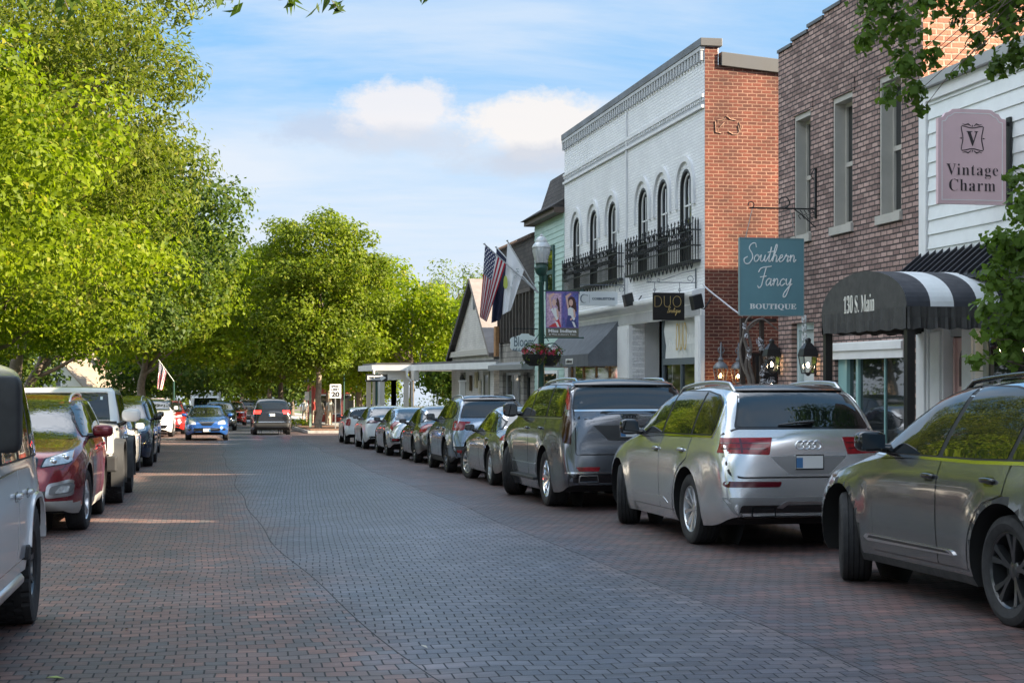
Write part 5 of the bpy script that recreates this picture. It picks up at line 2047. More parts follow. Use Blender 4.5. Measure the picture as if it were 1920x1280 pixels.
def base_shape(wb, fo, ro, hw, H, rw, hood, nose, cowl, wtop, rtop, gy, gz_, tail, belt, deck=None, **kw):
    """everyday car shape from a few measures (rear axle y=0)"""
    yF, yR = wb + fo, -ro
    rear = [(yR, .56), (yR + .015, tail)] + (deck or []) + [(gy, gz_)]
    top = rear + [(rtop, H - .05), (rtop + .45, H - .006), ((rtop + wtop) / 2 + .1, H), (wtop, H - .09), (cowl, hood + .075), (cowl + .30, hood + .015),
                  (yF - .40, nose + .045), (yF - .12, nose - .05), (yF - .02, nose - .24), (yF, .56)]
    S = dict(top=top,
             sh=[(yR, .52), (yR + .12, belt - .10), (yR + .6, belt - .03), (.4, belt - .02), (cowl - .3, belt - .05), (cowl + .3, hood - .06), (yF - .35, nose - .10), (yF, .50)],
             bot=[(yR, .37), (yR + .25, .28), (yR + .6, .23), (.5, .22), (wb - .5, .22), (yF - .5, .23), (yF - .2, .25), (yF, .36)],
             plan=[(yR, hw * .80), (yR + .04, hw * .90), (yR + .16, hw * .960), (-.25, hw * .99), (wb * .5, hw), (wb, hw * .985), (yF - .45, hw * .94), (yF - .18, hw * .83), (yF - .04, hw * .66), (yF, hw * .52)],
             crown=[(yR, .10), (gy, .10), (rtop, .05), (rtop + .5, .035), (wtop - .2, .04), (wtop + .1, .08), (cowl, .10), (cowl + .3, .05), (yF - .3, .05), (yF, .03)],
             wb=wb, rw=rw, R=rw + .075, belt=belt, mirror=(cowl - .52, belt + .10))
    S.update(kw)
    return S


# ---------------------------------------------------------------- grey crossover nearest the camera
def mdx_badge(sh, root):
    for s in 'RL':
        sh.panel('sill_trim', s, [(.72, .415), (2.28, .40), (2.34, .43), (2.30, .455), (.82, .455), (.76, .445)], M_CHROME, root, off=.016, grid=.1, rr=.015)
        sh.panel('sill_blade', s, [(.80, .428), (2.27, .425), (2.24, .445), (.84, .445)], M_GLOSSBLK, root, off=.020, grid=.1)
        p, n = sh.hit(*sh.ray(s, 2.25, .56))
    # fuel flap on the street side
    fl = round_poly([(-.62, .93), (-.36, .93), (-.30, 1.00), (-.34, 1.12), (-.60, 1.12), (-.66, 1.05)], .05)
    sh.panel('fuel_flap_gap', 'L', offset_poly(fl, .007), M_GLOSSBLK, root, off=.0012, grid=.1)
    sh.panel('fuel_flap', 'L', fl, P_MDX, root, off=.003, grid=.07)
    mb = MB()
    p, n = sh.hit(*sh.ray('L', 3.05, .90))
    mb.box(p.x - .012, p.x + .006, 3.0, 3.10, .885, .912)
    mb.build('fender_badge', M_CHROME, root)


P_MDX = paint('paint_pewter', (.185, .19, .195), .75, .24)
S_MDX = base_shape(2.89, .98, 1.17, 1.0, 1.74, .385, 1.03, .93, 2.58, 1.62, -.70, -1.02, 1.24, 1.02, 1.12,
                   tum=.36, doors=[-.02, 1.02, 2.20], door_z=.335, handle_dz=.13, handle_mat=M_GLOSSBLK,
                   dlo=[(2.42, 1.135), (2.22, 1.25), (1.88, 1.46), (1.50, 1.605), (.95, 1.655), (.30, 1.640), (-.20, 1.575), (-.62, 1.44), (-.80, 1.30), (-.55, 1.205), (-.22, 1.150), (.5, 1.135)],
                   pillars=[(1.06, .88, .075), (.02, -.16, .06)], wind=[(.56, 1.655), (.74, 1.14)], rwin=[(.56, 1.60), (.70, 1.27)],
                   flare=.030, cladmat=M_CLAD, archclad=.030, clad=.27, wheel='road_5_y', rim_mat=M_ALLOYD, tw=.265, rim=.275,
                   mirror=(2.06, 1.225), mirror_size=(.125, .075, .085), mirror_mat=M_GLOSSBLK, rc=.16,
                   rails=(-.5, 1.3, .60), rail_mat=M_GLOSSBLK, chrome_dlo=M_CHROME,
                   panels=[('headlight', 'F', [(.50, .84), (.90, .90), (.93, .98), (.55, .93)], M_CLEARLENS, .006, 'pair'),
                           ('grille', 'F', [(.38, .90), (.30, .50)], M_GLOSSBLK, .006, 'sym'),
                           ('tail_lamp', 'B', [(.35, 1.0), (.95, .98), (.97, 1.10), (.40, 1.10)], M_REDLENS, .006, 'pair')],
                   badge=mdx_badge, fine=.055, step=.045)
build_car('parked_car', 'grey pewter crossover with black spoked wheels, nearest car in the right row', 'car', S_MDX, P_MDX, 5.34, 10.02, 'cars parked along the right kerb', steer=R(-21))


# ---------------------------------------------------------------- silver seven-seat suv with four rings
def q7_badge(sh, root):
    p, n = sh.hit((0, -6, 1.10), (0, 1, 0))
    mb = MB()
    for k in range(4):
        x = (k - 1.5) * .0625
        p, n = sh.hit((x, -6, 1.10), (0, 1, 0))
        ring_mb(mb, (x, p.y - .012, 1.10), .043, .0075)
    mb.build('ring_emblem', M_CHROME, root, sm=60)
    # sculpted recess below the lamps
    for s in (1, -1):
        poly = [(s * .36, .985), (s * .93, .985), (s * .88, .80), (s * .56, .785)]
    sh.panel('tailgate_recess', 'B', [(.34, .985), (.18, .985), (.30, .83)], M_GLOSSBLK, root, off=-.01, thick=.0, grid=.1) if False else None
    letters('Q7', .05, (0, 0, 0), '-y', M_CHROME, root, fit=(.10, .045)) if False else None


P_Q7 = paint('paint_silver', (.66, .67, .68), .80, .24)
P_Q7D = paint('paint_silver_lower', (.30, .305, .31), .6, .35, .3)
S_Q7 = base_shape(2.995, .95, 1.13, .985, 1.755, .385, 1.08, .98, 2.62, 1.72, -.66, -1.00, 1.27, 1.17, 1.165,
                  tum=.35, doors=[.0, 1.10, 2.28], door_z=.34, handle_dz=.14,
                  dlo=[(2.42, 1.185), (2.1, 1.36), (1.80, 1.55), (1.50, 1.635), (.9, 1.665), (.0, 1.655), (-.42, 1.61), (-.60, 1.53), (-.66, 1.30), (-.62, 1.205)],
                  pillars=[(1.12, 1.05, .07), (.02, -.02, .06)], wind=[(.58, 1.68), (.76, 1.17)], rwin=[(.575, 1.665), (.715, 1.285)],
                  flare=.026, wheel='road_10', rim_mat=M_ALLOY, tw=.275, rim=.262, clad=.0, rails=(-.55, 1.45, .60), rail_r=.024,
                  chrome_dlo=M_CHROME, mirror=(2.08, 1.25), mirror_size=(.12, .075, .095), mirror_mat=M_GLOSSBLK, plate=('B', .925, .155), wiper=(1.315, .10, -.28),
                  exhaust=[(.50, .415, .135, .055, M_GLOSSBLK)], rc=.14,
                  panels=[('spoiler', 'B', [(.585, 1.698), (.60, 1.655)], M_GLOSSBLK, .022, 'sym', .02),
                          ('tailgate_gap', 'B', [(.742, 1.272), (.922, 1.185), (.856, .795), (.742, .758)], M_SEAL, .0012, 'sym', .04),
                          ('tailgate', 'B', [(.726, 1.258), (.900, 1.172), (.836, .812), (.730, .776)], 'paint', .0040, 'sym', .04),
                          ('tail_lamp', 'B', [(.385, 1.175), (.955, 1.172), (.945, 1.02), (.43, 1.0)], M_REDLENS, .010, 'pair', .01), ('lamp_line', 'B', [(.42, 1.125), (.90, 1.122), (.90, 1.112), (.42, 1.113)], M_REDDARK, .013, 'pair', .002), ('lamp_line', 'B', [(.44, 1.07), (.88, 1.068), (.88, 1.055), (.44, 1.056)], M_REDDARK, .013, 'pair', .002), ('lamp_line', 'B', [(.70, 1.165), (.72, 1.165), (.72, 1.02), (.70, 1.02)], M_REDDARK, .013, 'pair', .002),
                          ('number_plate_recess', 'B', [(.42, .985), (.22, .80)], P_Q7D, .0065, 'sym', .02),
                          ('bumper_reflector', 'B', [(.30, .725), (.90, .730), (.91, .695), (.88, .668), (.32, .668)], M_REDDARK, .008, 'pair', .018),
                          ('rear_bumper', 'B', [(.92, .565), (.82, .40), (.70, .36)], P_Q7D, .006, 'sym', .03),
                          ('diffuser', 'B', [(.74, .485), (.78, .345)], M_GLOSSBLK, .010, 'sym', .03),
                          ('skid_plate', 'B', [(.26, .52), (.36, .46), (.30, .45), (.22, .50)], M_SATIN, .014, 'sym', .01),
                          ('headlight', 'F', [(.50, .84), (.88, .90), (.92, 1.0), (.55, .93)], M_CLEARLENS, .006, 'pair'),
                          ('grille', 'F', [(.42, .92), (.36, .45)], M_GLOSSBLK, .006, 'sym'),
                          ('door_blade', 'S', [(.76, .40), (2.28, .40), (2.22, .45), (.95, .47)], 'paint', .007, 'both', .03)],
                  badge=q7_badge, fine=.055, step=.045)
build_car('parked_car', 'silver suv with four-ring emblem and wide red tail lamps, second in the right row', 'car', S_Q7, P_Q7, 5.09, 16.58, 'cars parked along the right kerb', steer=R(-19))


# ---------------------------------------------------------------- dark grey full-size suv
def esc_badge(sh, root):
    p, n = sh.hit((0, -6, 1.335), (0, 1, 0))
    mb = MB()
    pts = [(-.14, .05), (.14, .05), (.125, -.015), (.0, -.06), (-.125, -.015)]
    inn = [(-.115, .034), (.115, .034), (.102, -.008), (.0, -.040), (-.102, -.008)]
    for a, b_, c, d in zip(pts, pts[1:] + pts[:1], inn[1:] + inn[:1], inn):
        mb.prism([(q[0], p.y - .022, 1.335 + q[1]) for q in (a, b_, c, d)], (0, .016, 0))
    e = mb.build('crest_emblem', M_CHROME, root)
    mb = MB()
    for k in range(5):
        x = -.085 + .0425 * k
        mb.box(x - .017, x + .017, p.y - .018, p.y - .006, 1.345 + (.0 if k % 2 else .006), 1.366)
        mb.box(x - .017, x + .017, p.y - .016, p.y - .006, 1.312 + (.006 if k in (0, 4) else -.008), 1.338)
    mb.build('crest_bars', M_ALLOYD, e)
    for s in (1, -1):
        mb = MB()
        mb.prism([(s * x_, y_, z) for x_, y_, z in ((1.06, .55, .36), (1.06, 2.45, .36), (.92, 2.45, .36), (.92, .55, .36))], (0, 0, .045))
        mb.build('running_board', M_CLAD, root, bevel=.012)


P_ESC = paint('paint_graphite', (.155, .165, .185), .8, .24)
S_ESC = base_shape(3.07, 1.02, 1.26, 1.02, 1.885, .42, 1.24, 1.14, 2.72, 1.98, -.98, -1.13, 1.45, 1.38, 1.315,
                   tum=.27, doors=[.05, 1.18, 2.34], door_z=.44, handle_dz=.15,
                   dlo=[(2.56, 1.335), (2.25, 1.55), (1.98, 1.735), (1.75, 1.775), (.5, 1.80), (-.6, 1.79), (-.90, 1.76), (-.94, 1.36), (-.90, 1.345)],
                   pillars=[(1.22, 1.18, .08), (.02, .0, .09)], wind=[(.64, 1.80), (.80, 1.33)], rwin=[(.715, 1.79), (.80, 1.455)],
                   flare=.016, wheel='road_11', rim_mat=M_CHROME, tw=.305, rim=.29, rails=(-.85, 1.6, .66), rail_r=.022, rail_mat=M_CHROME,
                   mirror=(2.22, 1.43), mirror_size=(.12, .075, .115), mirror_mat=M_GLOSSBLK, plate=('B', 1.12, .155), chrome_dlo=M_SATIN,
                   exhaust=[(.62, .455, .15, .055, M_CHROME)], rc=.12,
                   plan=[(-1.26, .86), (-1.22, .955), (-1.10, 1.0), (-.4, 1.015), (1.5, 1.02), (3.07, 1.01), (3.6, .97), (3.95, .86), (4.09, .62)],
                   panels=[('spoiler', 'B', [(.70, 1.875), (.735, 1.775)], M_GLOSSBLK, .035, 'sym', .02),
                           ('tailgate_gap', 'B', [(.808, 1.458), (.808, .792)], M_SEAL, .0012, 'sym', .05),
                           ('tailgate', 'B', [(.790, 1.440), (.790, .810)], 'paint', .004, 'sym', .05),
                           ('tail_lamp', 'B', [(.815, 1.80), (.885, 1.70), (.93, 1.42), (.965, 1.20), (.965, .97), (.86, .95), (.835, 1.40), (.78, 1.80)], mat('smoked_lens', (.030, .004, .006), .12, coat=.4), .010, 'pair', .01),
                           ('lamp_strip', 'B', [(.80, 1.78), (.845, 1.70), (.875, 1.44), (.845, 1.44)], M_REDLENS, .014, 'pair', .004),
                           ('chrome_strip', 'B', [(.79, 1.44), (.79, 1.415)], M_CHROME, .012, 'sym', .004),
                           ('plate_recess', 'B', [(.55, 1.22), (.32, 1.0)], M_ALLOYD, .0055, 'sym', .02),
                           ('bumper_reflector', 'B', [(.45, .625), (.80, .625), (.76, .565), (.47, .565)], M_REDLENS, .008, 'pair', .01),
                           ('bumper_trim', 'B', [(.30, .55), (.95, .555), (.95, .535), (.30, .53)], M_CHROME, .010, 'pair', .004),
                           ('diffuser', 'B', [(.92, .52), (.90, .35)], M_GLOSSBLK, .006, 'sym', .03),
                           ('door_trim', 'S', [(.60, .60), (2.45, .60), (2.45, .62), (.60, .62)], M_CHROME, .012, 'both', .004),
                           ('headlight', 'F', [(.55, .98), (.92, 1.0), (.92, 1.08), (.55, 1.06)], M_CLEARLENS, .006, 'pair'),
                           ('grille', 'F', [(.52, 1.06), (.48, .55)], M_GLOSSBLK, .006, 'sym')],
                   badge=esc_badge, step=.05)
build_car('parked_car', 'dark graphite full-size suv with upright red tail lamps and crest emblem', 'car', S_ESC, P_ESC, 4.86, 23.1, 'cars parked along the right kerb', steer=R(-24))


# ---------------------------------------------------------------- saloons
def sedan(**kw):
    a = dict(wb=2.75, fo=.95, ro=1.08, hw=.915, H=1.45, rw=.33, hood=.92, nose=.80, cowl=2.30, wtop=1.42, rtop=.05, gy=-.62, gz_=1.08, tail=.93, belt=.97,
             deck=[(-1.02, 1.04)], tum=.42,
             dlo=[(2.12, .985), (1.8, 1.18), (1.45, 1.325), (1.05, 1.375), (.5, 1.375), (.05, 1.32), (-.32, 1.18), (-.48, 1.06), (-.40, 1.01)],
             pillars=[(1.06, .98, .06), (.06, -.12, .05)], wind=[(.50, 1.36), (.68, .99)], rwin=[(.50, 1.365), (.64, 1.08)], doors=[.02, 1.04, 2.02],
             door_z=.30, handle_dz=.10, tw=.225, rim=.225, wheel='road_10', mirror=(1.82, 1.06), mirror_size=(.10, .06, .065), chrome_dlo=M_CHROME,
             plate=('B', .82, .155))
    a.update(kw)
    pos = {k: a.pop(k) for k in ('wb', 'fo', 'ro', 'hw', 'H', 'rw', 'hood', 'nose', 'cowl', 'wtop', 'rtop', 'gy', 'gz_', 'tail', 'belt')}
    return base_shape(**pos, **a)


FRONT = [('headlight', 'F', [(.42, .66), (.80, .72), (.84, .82), (.50, .76)], M_CLEARLENS, .006, 'pair'), ('grille', 'F', [(.36, .74), (.30, .56)], M_GLOSSBLK, .006, 'sym')]
P_GREY = paint('paint_warm_grey', (.32, .31, .285), .75, .24)
S_GREY = sedan(panels=FRONT + [('tail_lamp', 'B', [(.45, .98), (.88, .98), (.88, .86), (.50, .86)], M_REDLENS, .008, 'pair')], mirror_mat=M_GLOSSBLK, wheel='road_9', rim_mat=M_ALLOY, rim=.235, H=1.50, rw=.345)
build_car('parked_car', 'warm grey saloon with bright multi-spoke wheels tucked in front of the graphite suv', 'car', S_GREY, P_GREY, 5.07, 29.15, 'cars parked along the right kerb', steer=R(14))

P_BLUEG = paint('paint_steel_blue', (.25, .31, .39), .75, .24)
S_CX = base_shape(2.70, .93, .98, .94, 1.70, .365, 1.04, .94, 2.32, 1.46, -.62, -.90, 1.22, 1.10, 1.13, tum=.36,
                  dlo=[(2.16, 1.15), (1.8, 1.37), (1.46, 1.53), (1.1, 1.59), (.4, 1.60), (-.2, 1.55), (-.58, 1.43), (-.66, 1.30), (-.45, 1.21)], pillars=[(1.02, .94, .07), (.0, -.08, .05)],
                  wind=[(.54, 1.61), (.70, 1.13)], rwin=[(.56, 1.60), (.68, 1.23)], doors=[.0, 1.02, 2.08], door_z=.36, wheel='road_5_y', rim_mat=M_ALLOYD, rim=.25, tw=.24,
                  clad=.36, archclad=.05, rails=(-.5, 1.2, .58), rail_mat=M_SATIN, mirror=(1.86, 1.22), mirror_mat=M_GLOSSBLK, plate=('B', .78, .155), handle_dz=.14,
                  panels=[('spoiler', 'B', [(.58, 1.68), (.60, 1.59)], M_GLOSSBLK, .03, 'sym', .02), ('tailgate_gap', 'B', [(.70, 1.215), (.84, 1.10), (.74, .66)], M_GLOSSBLK, .0012, 'sym', .04),
                          ('tailgate', 'B', [(.693, 1.208), (.832, 1.095), (.733, .667)], 'paint', .004, 'sym', .04),
                          ('tail_lamp', 'B', [(.48, 1.13), (.90, 1.15), (.93, 1.04), (.86, .94), (.66, .95)], M_REDLENS, .010, 'pair', .02),
                          ('rear_bumper', 'B', [(.90, .60), (.80, .36)], M_CLAD, .006, 'sym', .05), ('bumper_reflector', 'B', [(.50, .50), (.80, .52), (.78, .46), (.50, .45)], M_REDLENS, .010, 'pair', .01)] + [
                          ('headlight', 'F', [(.45, .80), (.84, .86), (.87, .95), (.5, .90)], M_CLEARLENS, .006, 'pair'), ('grille', 'F', [(.40, .86), (.34, .50)], M_GLOSSBLK, .006, 'sym')])
build_car('parked_car', 'steel blue compact suv with silver roof rails and grey lower bumper', 'car', S_CX, P_BLUEG, 5.06, 34.75, 'cars parked along the right kerb')

P_CHAR = paint('paint_charcoal', (.14, .13, .12), .75, .24)
S_CHAR = sedan(panels=FRONT + [('tail_lamp', 'B', [(.42, 1.0), (.88, 1.02), (.89, .80), (.72, .80), (.66, .92)], M_REDLENS, .010, 'pair', .02)], H=1.48, mirror_mat=M_GLOSSBLK, rim_mat=M_ALLOYD)
build_car('parked_car', 'charcoal saloon with deep red tail lamps, next past the steel blue suv', 'car', S_CHAR, P_CHAR, 5.09, 40.6, 'cars parked along the right kerb')
P_SILV = paint('paint_bright_silver', (.70, .71, .72), .8, .24)
S_CIV = sedan(H=1.43, rtop=.02, gy=-.85, gz_=1.06, deck=[(-1.03, 1.03)], dlo=[(2.12, .985), (1.8, 1.17), (1.45, 1.30), (1.05, 1.35), (.5, 1.35), (.0, 1.29), (-.40, 1.14), (-.52, 1.05), (-.40, 1.01)], rwin=[(.50, 1.34), (.66, 1.06)],
              panels=FRONT + [('tail_lamp', 'B', [(.58, .99), (.88, 1.03), (.91, .88), (.80, .74), (.76, .84)], M_REDLENS, .012, 'pair', .015),
                              ('bumper_vent', 'B', [(.58, .52), (.86, .54), (.84, .42), (.60, .42)], M_GLOSSBLK, .008, 'pair', .03), ('bumper_reflector', 'B', [(.62, .50), (.82, .51), (.81, .46), (.63, .46)], M_REDLENS, .012, 'pair', .01)], rim_mat=M_ALLOYD)
build_car('parked_car', 'bright silver saloon with hook-shaped red tail lamps and black bumper vents', 'car', S_CIV, P_SILV, 4.97, 46.3, 'cars parked along the right kerb')
P_WHT = paint('paint_white', (.74, .75, .76), .0, .28)
S_WHT = sedan(H=1.46, panels=FRONT + [('tail_lamp', 'B', [(.36, .97), (.88, .99), (.89, .87), (.50, .88)], M_REDDARK, .010, 'pair', .02), ('rear_bumper', 'B', [(.78, .44), (.70, .34)], M_GLOSSBLK, .006, 'sym', .04)])
build_car('parked_car', 'white saloon with slim dark tail lamps between silver saloon and white hatchback', 'car', S_WHT, P_WHT, 4.93, 53.2, 'cars parked along the right kerb')
P_IVORY = paint('paint_ivory', (.72, .74, .73), .0, .28)
S_MINI = base_shape(2.47, .72, .62, .84, 1.41, .30, .96, .88, 1.98, 1.30, -.42, -.54, 1.04, .98, .97, tum=.30, crown=[(-1, .06), (9, .05)],
                    dlo=[(1.86, .985), (1.6, 1.14), (1.36, 1.27), (1.1, 1.30), (-.2, 1.28), (-.40, 1.22), (-.44, 1.02)], pillars=[(.75, .72, .06)], wind=[(.54, 1.31), (.66, .99)], rwin=[(.54, 1.31), (.64, 1.04)],
                    doors=[.42, 1.80], door_z=.30, wheel='road_8', rim=.20, tw=.20, clad=.30, archclad=.04, mirror=(1.52, 1.06), mirror_size=(.09, .06, .07), plate=('B', .72, .155), chrome_dlo=M_CHROME,
                    panels=[('tail_lamp', 'B', [(.60, .96), (.78, .94), (.80, .70), (.64, .68)], M_REDLENS, .012, 'pair', .07)] + FRONT)
build_car('parked_car', 'small ivory hatchback with oval red tail lamps, farthest in the right row', 'car', S_MINI, P_IVORY, 4.87, 60.0, 'cars parked along the right kerb')


# ================================================================ left row, facing the camera
def arch_flare(root, yw, zc, r0, r1, x0, x1, m, squareness=.75, a0=-12, a1=192, name='wheel_flare'):
    for s in (1, -1):
        mb = MB()
        n = 22
        ring = []
        for k in range(n + 1):
            a = R(a0 + (a1 - a0) * k / n)
            c, s_ = math.cos(a), math.sin(a)
            c2, s2 = math.copysign(abs(c) ** squareness, c), math.copysign(abs(s_) ** squareness, s_)
            ring.append([mb.vert((s * x0, yw + r0 * c2, zc + r0 * s2)), mb.vert((s * x1, yw + r0 * c2, zc + r0 * s2)), mb.vert((s * x1, yw + (r0 + .035) * c2, zc + (r0 + .035) * s2)), mb.vert((s * x0, yw + r1 * c2, zc + r1 * s2))])
        for A_, B_ in zip(ring, ring[1:]):
            for q in range(4):
                mb.face((A_[q], A_[(q + 1) % 4], B_[(q + 1) % 4], B_[q]))
        mb.face(ring[0]); mb.face(ring[-1][::-1])
        mb.build(name, m, root, sm=40)


# white open-top style off-roader at the left edge
P_JEEP = paint('paint_stone_white', (.66, .68, .70), .0, .30)


def jeep_extra(sh, root):
    arch_flare(root, 3.0, .42, .47, .53, .85, .995, P_JEEP, .72, 12, 168)
    arch_flare(root, 0.0, .42, .47, .53, .85, .995, P_JEEP, .72, 12, 168)
    for f in 'RL':
        v = sh.panel('fender_vent', f, [(2.30, .88), (2.50, .86), (2.52, 1.03), (2.33, 1.06)], mat('vent_grey', (.30, .32, .34), .4), root, off=.012, rr=.02)
        sh.panel('vent_emblem', f, [(2.37, .93), (2.44, .925), (2.45, .99), (2.38, .995)], M_AMBER, v, off=.020, rr=.02)
        sh.panel('side_recess', f, [(2.20, .62), (2.20, 1.02), (2.26, 1.02), (2.26, .62)], M_GLOSSBLK, root, off=.002)
        s = 1 if f == 'R' else -1
        mb = MB()
        mb.tube([(s * .84, .62, .42), (s * .92, .66, .38), (s * .92, 2.34, .38), (s * .84, 2.38, .42)], .045, 10)
        mb.build('side_step', M_SATIN, root, sm=60)
        mb = MB()
        mb.box(s * .86, s * .99, .50, .62, .50, .60)
        mb.build('bumper_end', M_CLAD, root, bevel=.02)
    mb = MB()
    mb.box(-.85, .85, 3.62, 3.85, .48, .70)
    mb.build('bumper', M_CLAD, root, bevel=.03)
    mb = MB()
    for k in range(7):
        mb.box(-.36 + k * .11, -.30 + k * .11, 3.60, 3.615, .78, 1.12)
    for s in (1, -1):
        mb.lathe([(.11, 3.59), (.11, 3.62), (.08, 3.63), (0, 3.63)], (s * .52, 0, .98), 20, 'y')
    mb.build('grille', M_GLOSSBLK, root)


S_JEEP = dict(top=[(-.62, .6), (-.61, 1.0), (-.60, 1.30), (-.52, 1.78), (-.40, 1.84), (.8, 1.86), (1.55, 1.85), (1.72, 1.80), (1.98, 1.34), (2.06, 1.24), (2.6, 1.20), (3.4, 1.13), (3.55, 1.08), (3.58, .72)],
              sh=[(-.62, .6), (-.55, 1.14), (1.9, 1.14), (2.1, 1.12), (3.4, 1.04), (3.58, .7)], bot=[(-.62, .55), (-.4, .48), (.5, .42), (2.6, .42), (3.3, .5), (3.58, .6)],
              plan=[(-.62, .90), (-.55, .95), (0, .97), (2.0, .97), (2.6, .96), (3.5, .88), (3.58, .80)], crown=[(-1, .04), (5, .04)], tum=.16, rc=.07, side=[(0, .97), (.3, 1.0), (.8, 1.0), (1, .985)],
              wb=3.0, rw=.42, R=.50, belt=1.15, dlo=[(1.82, 1.19), (1.62, 1.70), (-.40, 1.70), (-.46, 1.19)], pillars=[(1.02, 1.02, .10), (.20, .20, .10)], wind=[(.62, 1.76), (.68, 1.30)], rwin=[(.6, 1.70), (.6, 1.25)],
              doors=[.28, 1.04, 2.16], door_z=.52, handle_dz=.16, flare=0.012, tw=.29, winset=.0, rim=.23, wheel='offroad_7', rim_mat=M_ALLOYD, mirror=(2.30, 1.49), mirror_sq=.35, mirror_size=(.085, .09, .22), mirror_mat=M_CLAD, door_top=-.02, badge=jeep_extra, fine=.06)
build_car('parked_offroader', 'white boxy off-roader with tall black mirror at the left edge of the street', 'car', S_JEEP, P_JEEP, 0, 11.6, 'cars parked along the left kerb', toward=True, x_center=-2.21, heading=R(.3))


# red crossover
def red_extra(sh, root):
    for s in (1, -1):
        poly = [(s * .50, .43), (s * .80, .46), (s * .86, .60), (s * .78, .655), (s * .52, .60)]
        fr = sh.panel('fog_lamp_frame', 'F', poly, M_SATIN, root, off=.014, rr=.05)
        sh.panel('fog_lamp', 'F', offset_poly(poly, -.035), mat('fog_grey', (.20, .20, .20), .3, .3), fr, off=.022, rr=.04)
        sh.panel('lens', 'F', [(s * .60, .49), (s * .74, .50), (s * .76, .58), (s * .66, .57)], M_CLEARLENS, fr, off=.027, rr=.03)
        sh.panel('headlight_frame', 'F', [(s * .44, .79), (s * .74, .83), (s * .95, .92), (s * .965, 1.03), (s * .80, 1.005), (s * .48, .90)], M_GLOSSBLK, root, off=.006, rr=.02)
        h = sh.panel('headlight', 'F', [(s * .46, .80), (s * .73, .84), (s * .93, .925), (s * .945, 1.015), (s * .80, .99), (s * .50, .89)], M_CLEARLENS, root, off=.011, rr=.02)
        sh.panel('indicator', 'F', [(s * .82, .895), (s * .925, .93), (s * .94, 1.005), (s * .83, .985)], M_AMBER, h, off=.016, rr=.015)
        for q in (.58, .71):
            p, n = sh.hit((s * q, 9, .865 + (q - .58) * .35), (0, -1, 0))
            mb = MB()
            add_blob(mb, p, (.05, .03, .045), 1, 1, 8, 14)
            mb.build('projector', M_CHROME, h, sm=60)
    sh.panel('bonnet_gap', 'T', [(-.80, 2.62), (.80, 2.62), (.72, 3.56), (.40, 3.66), (-.40, 3.66), (-.72, 3.56)], M_GLOSSBLK, root, off=.001, rr=.1)
    sh.panel('bonnet', 'T', [(-.79, 2.63), (.79, 2.63), (.712, 3.552), (.395, 3.652), (-.395, 3.652), (-.712, 3.552)], P_RED, root, off=.004, rr=.1)


P_RED = paint('paint_deep_red', (.20, .010, .018), .45, .26)
S_RED = base_shape(2.78, .94, 1.04, .955, 1.685, .375, 1.08, .98, 2.52, 1.66, -.60, -.95, 1.2, 1.08, 1.12, tum=.34, dlo=[(2.32, 1.14), (2.0, 1.34), (1.66, 1.50), (1.3, 1.575), (.4, 1.59), (-.4, 1.54), (-.7, 1.42), (-.78, 1.2)],
                   pillars=[(1.08, 1.02, .07), (.0, -.06, .06)], wind=[(.57, 1.60), (.745, 1.13)], rwin=[(.56, 1.58), (.7, 1.22)], doors=[.0, 1.05, 2.2], door_z=.36, wheel='road_6', rim=.255, tw=.245, clad=.36,
                   cladmat=mat('silver_cladding', (.42, .41, .39), .5, .3), rails=(-.5, 1.4, .58), rail_mat=M_SATIN, mirror=(2.02, 1.20), mirror_mat=P_RED, mirror_size=(.13, .08, .08), badge=red_extra, rim_mat=M_ALLOY,
                   panels=[('grille', 'F', [(.42, .92), (.40, .72)], M_GLOSSBLK, .008, 'sym', .05), ('lower_grille', 'F', [(.56, .52), (.44, .36)], M_GLOSSBLK, .008, 'sym', .03), ('skid_plate', 'F', [(.86, .40), (.78, .29)], MATS['silver_cladding'], .012, 'sym', .03)])
build_car('parked_car', 'deep red crossover facing the camera with bright headlamps and silver lower bumper', 'car', S_RED, P_RED, 0, 22.9, 'cars parked along the left kerb', toward=True, x_center=-2.45, steer=R(-4))


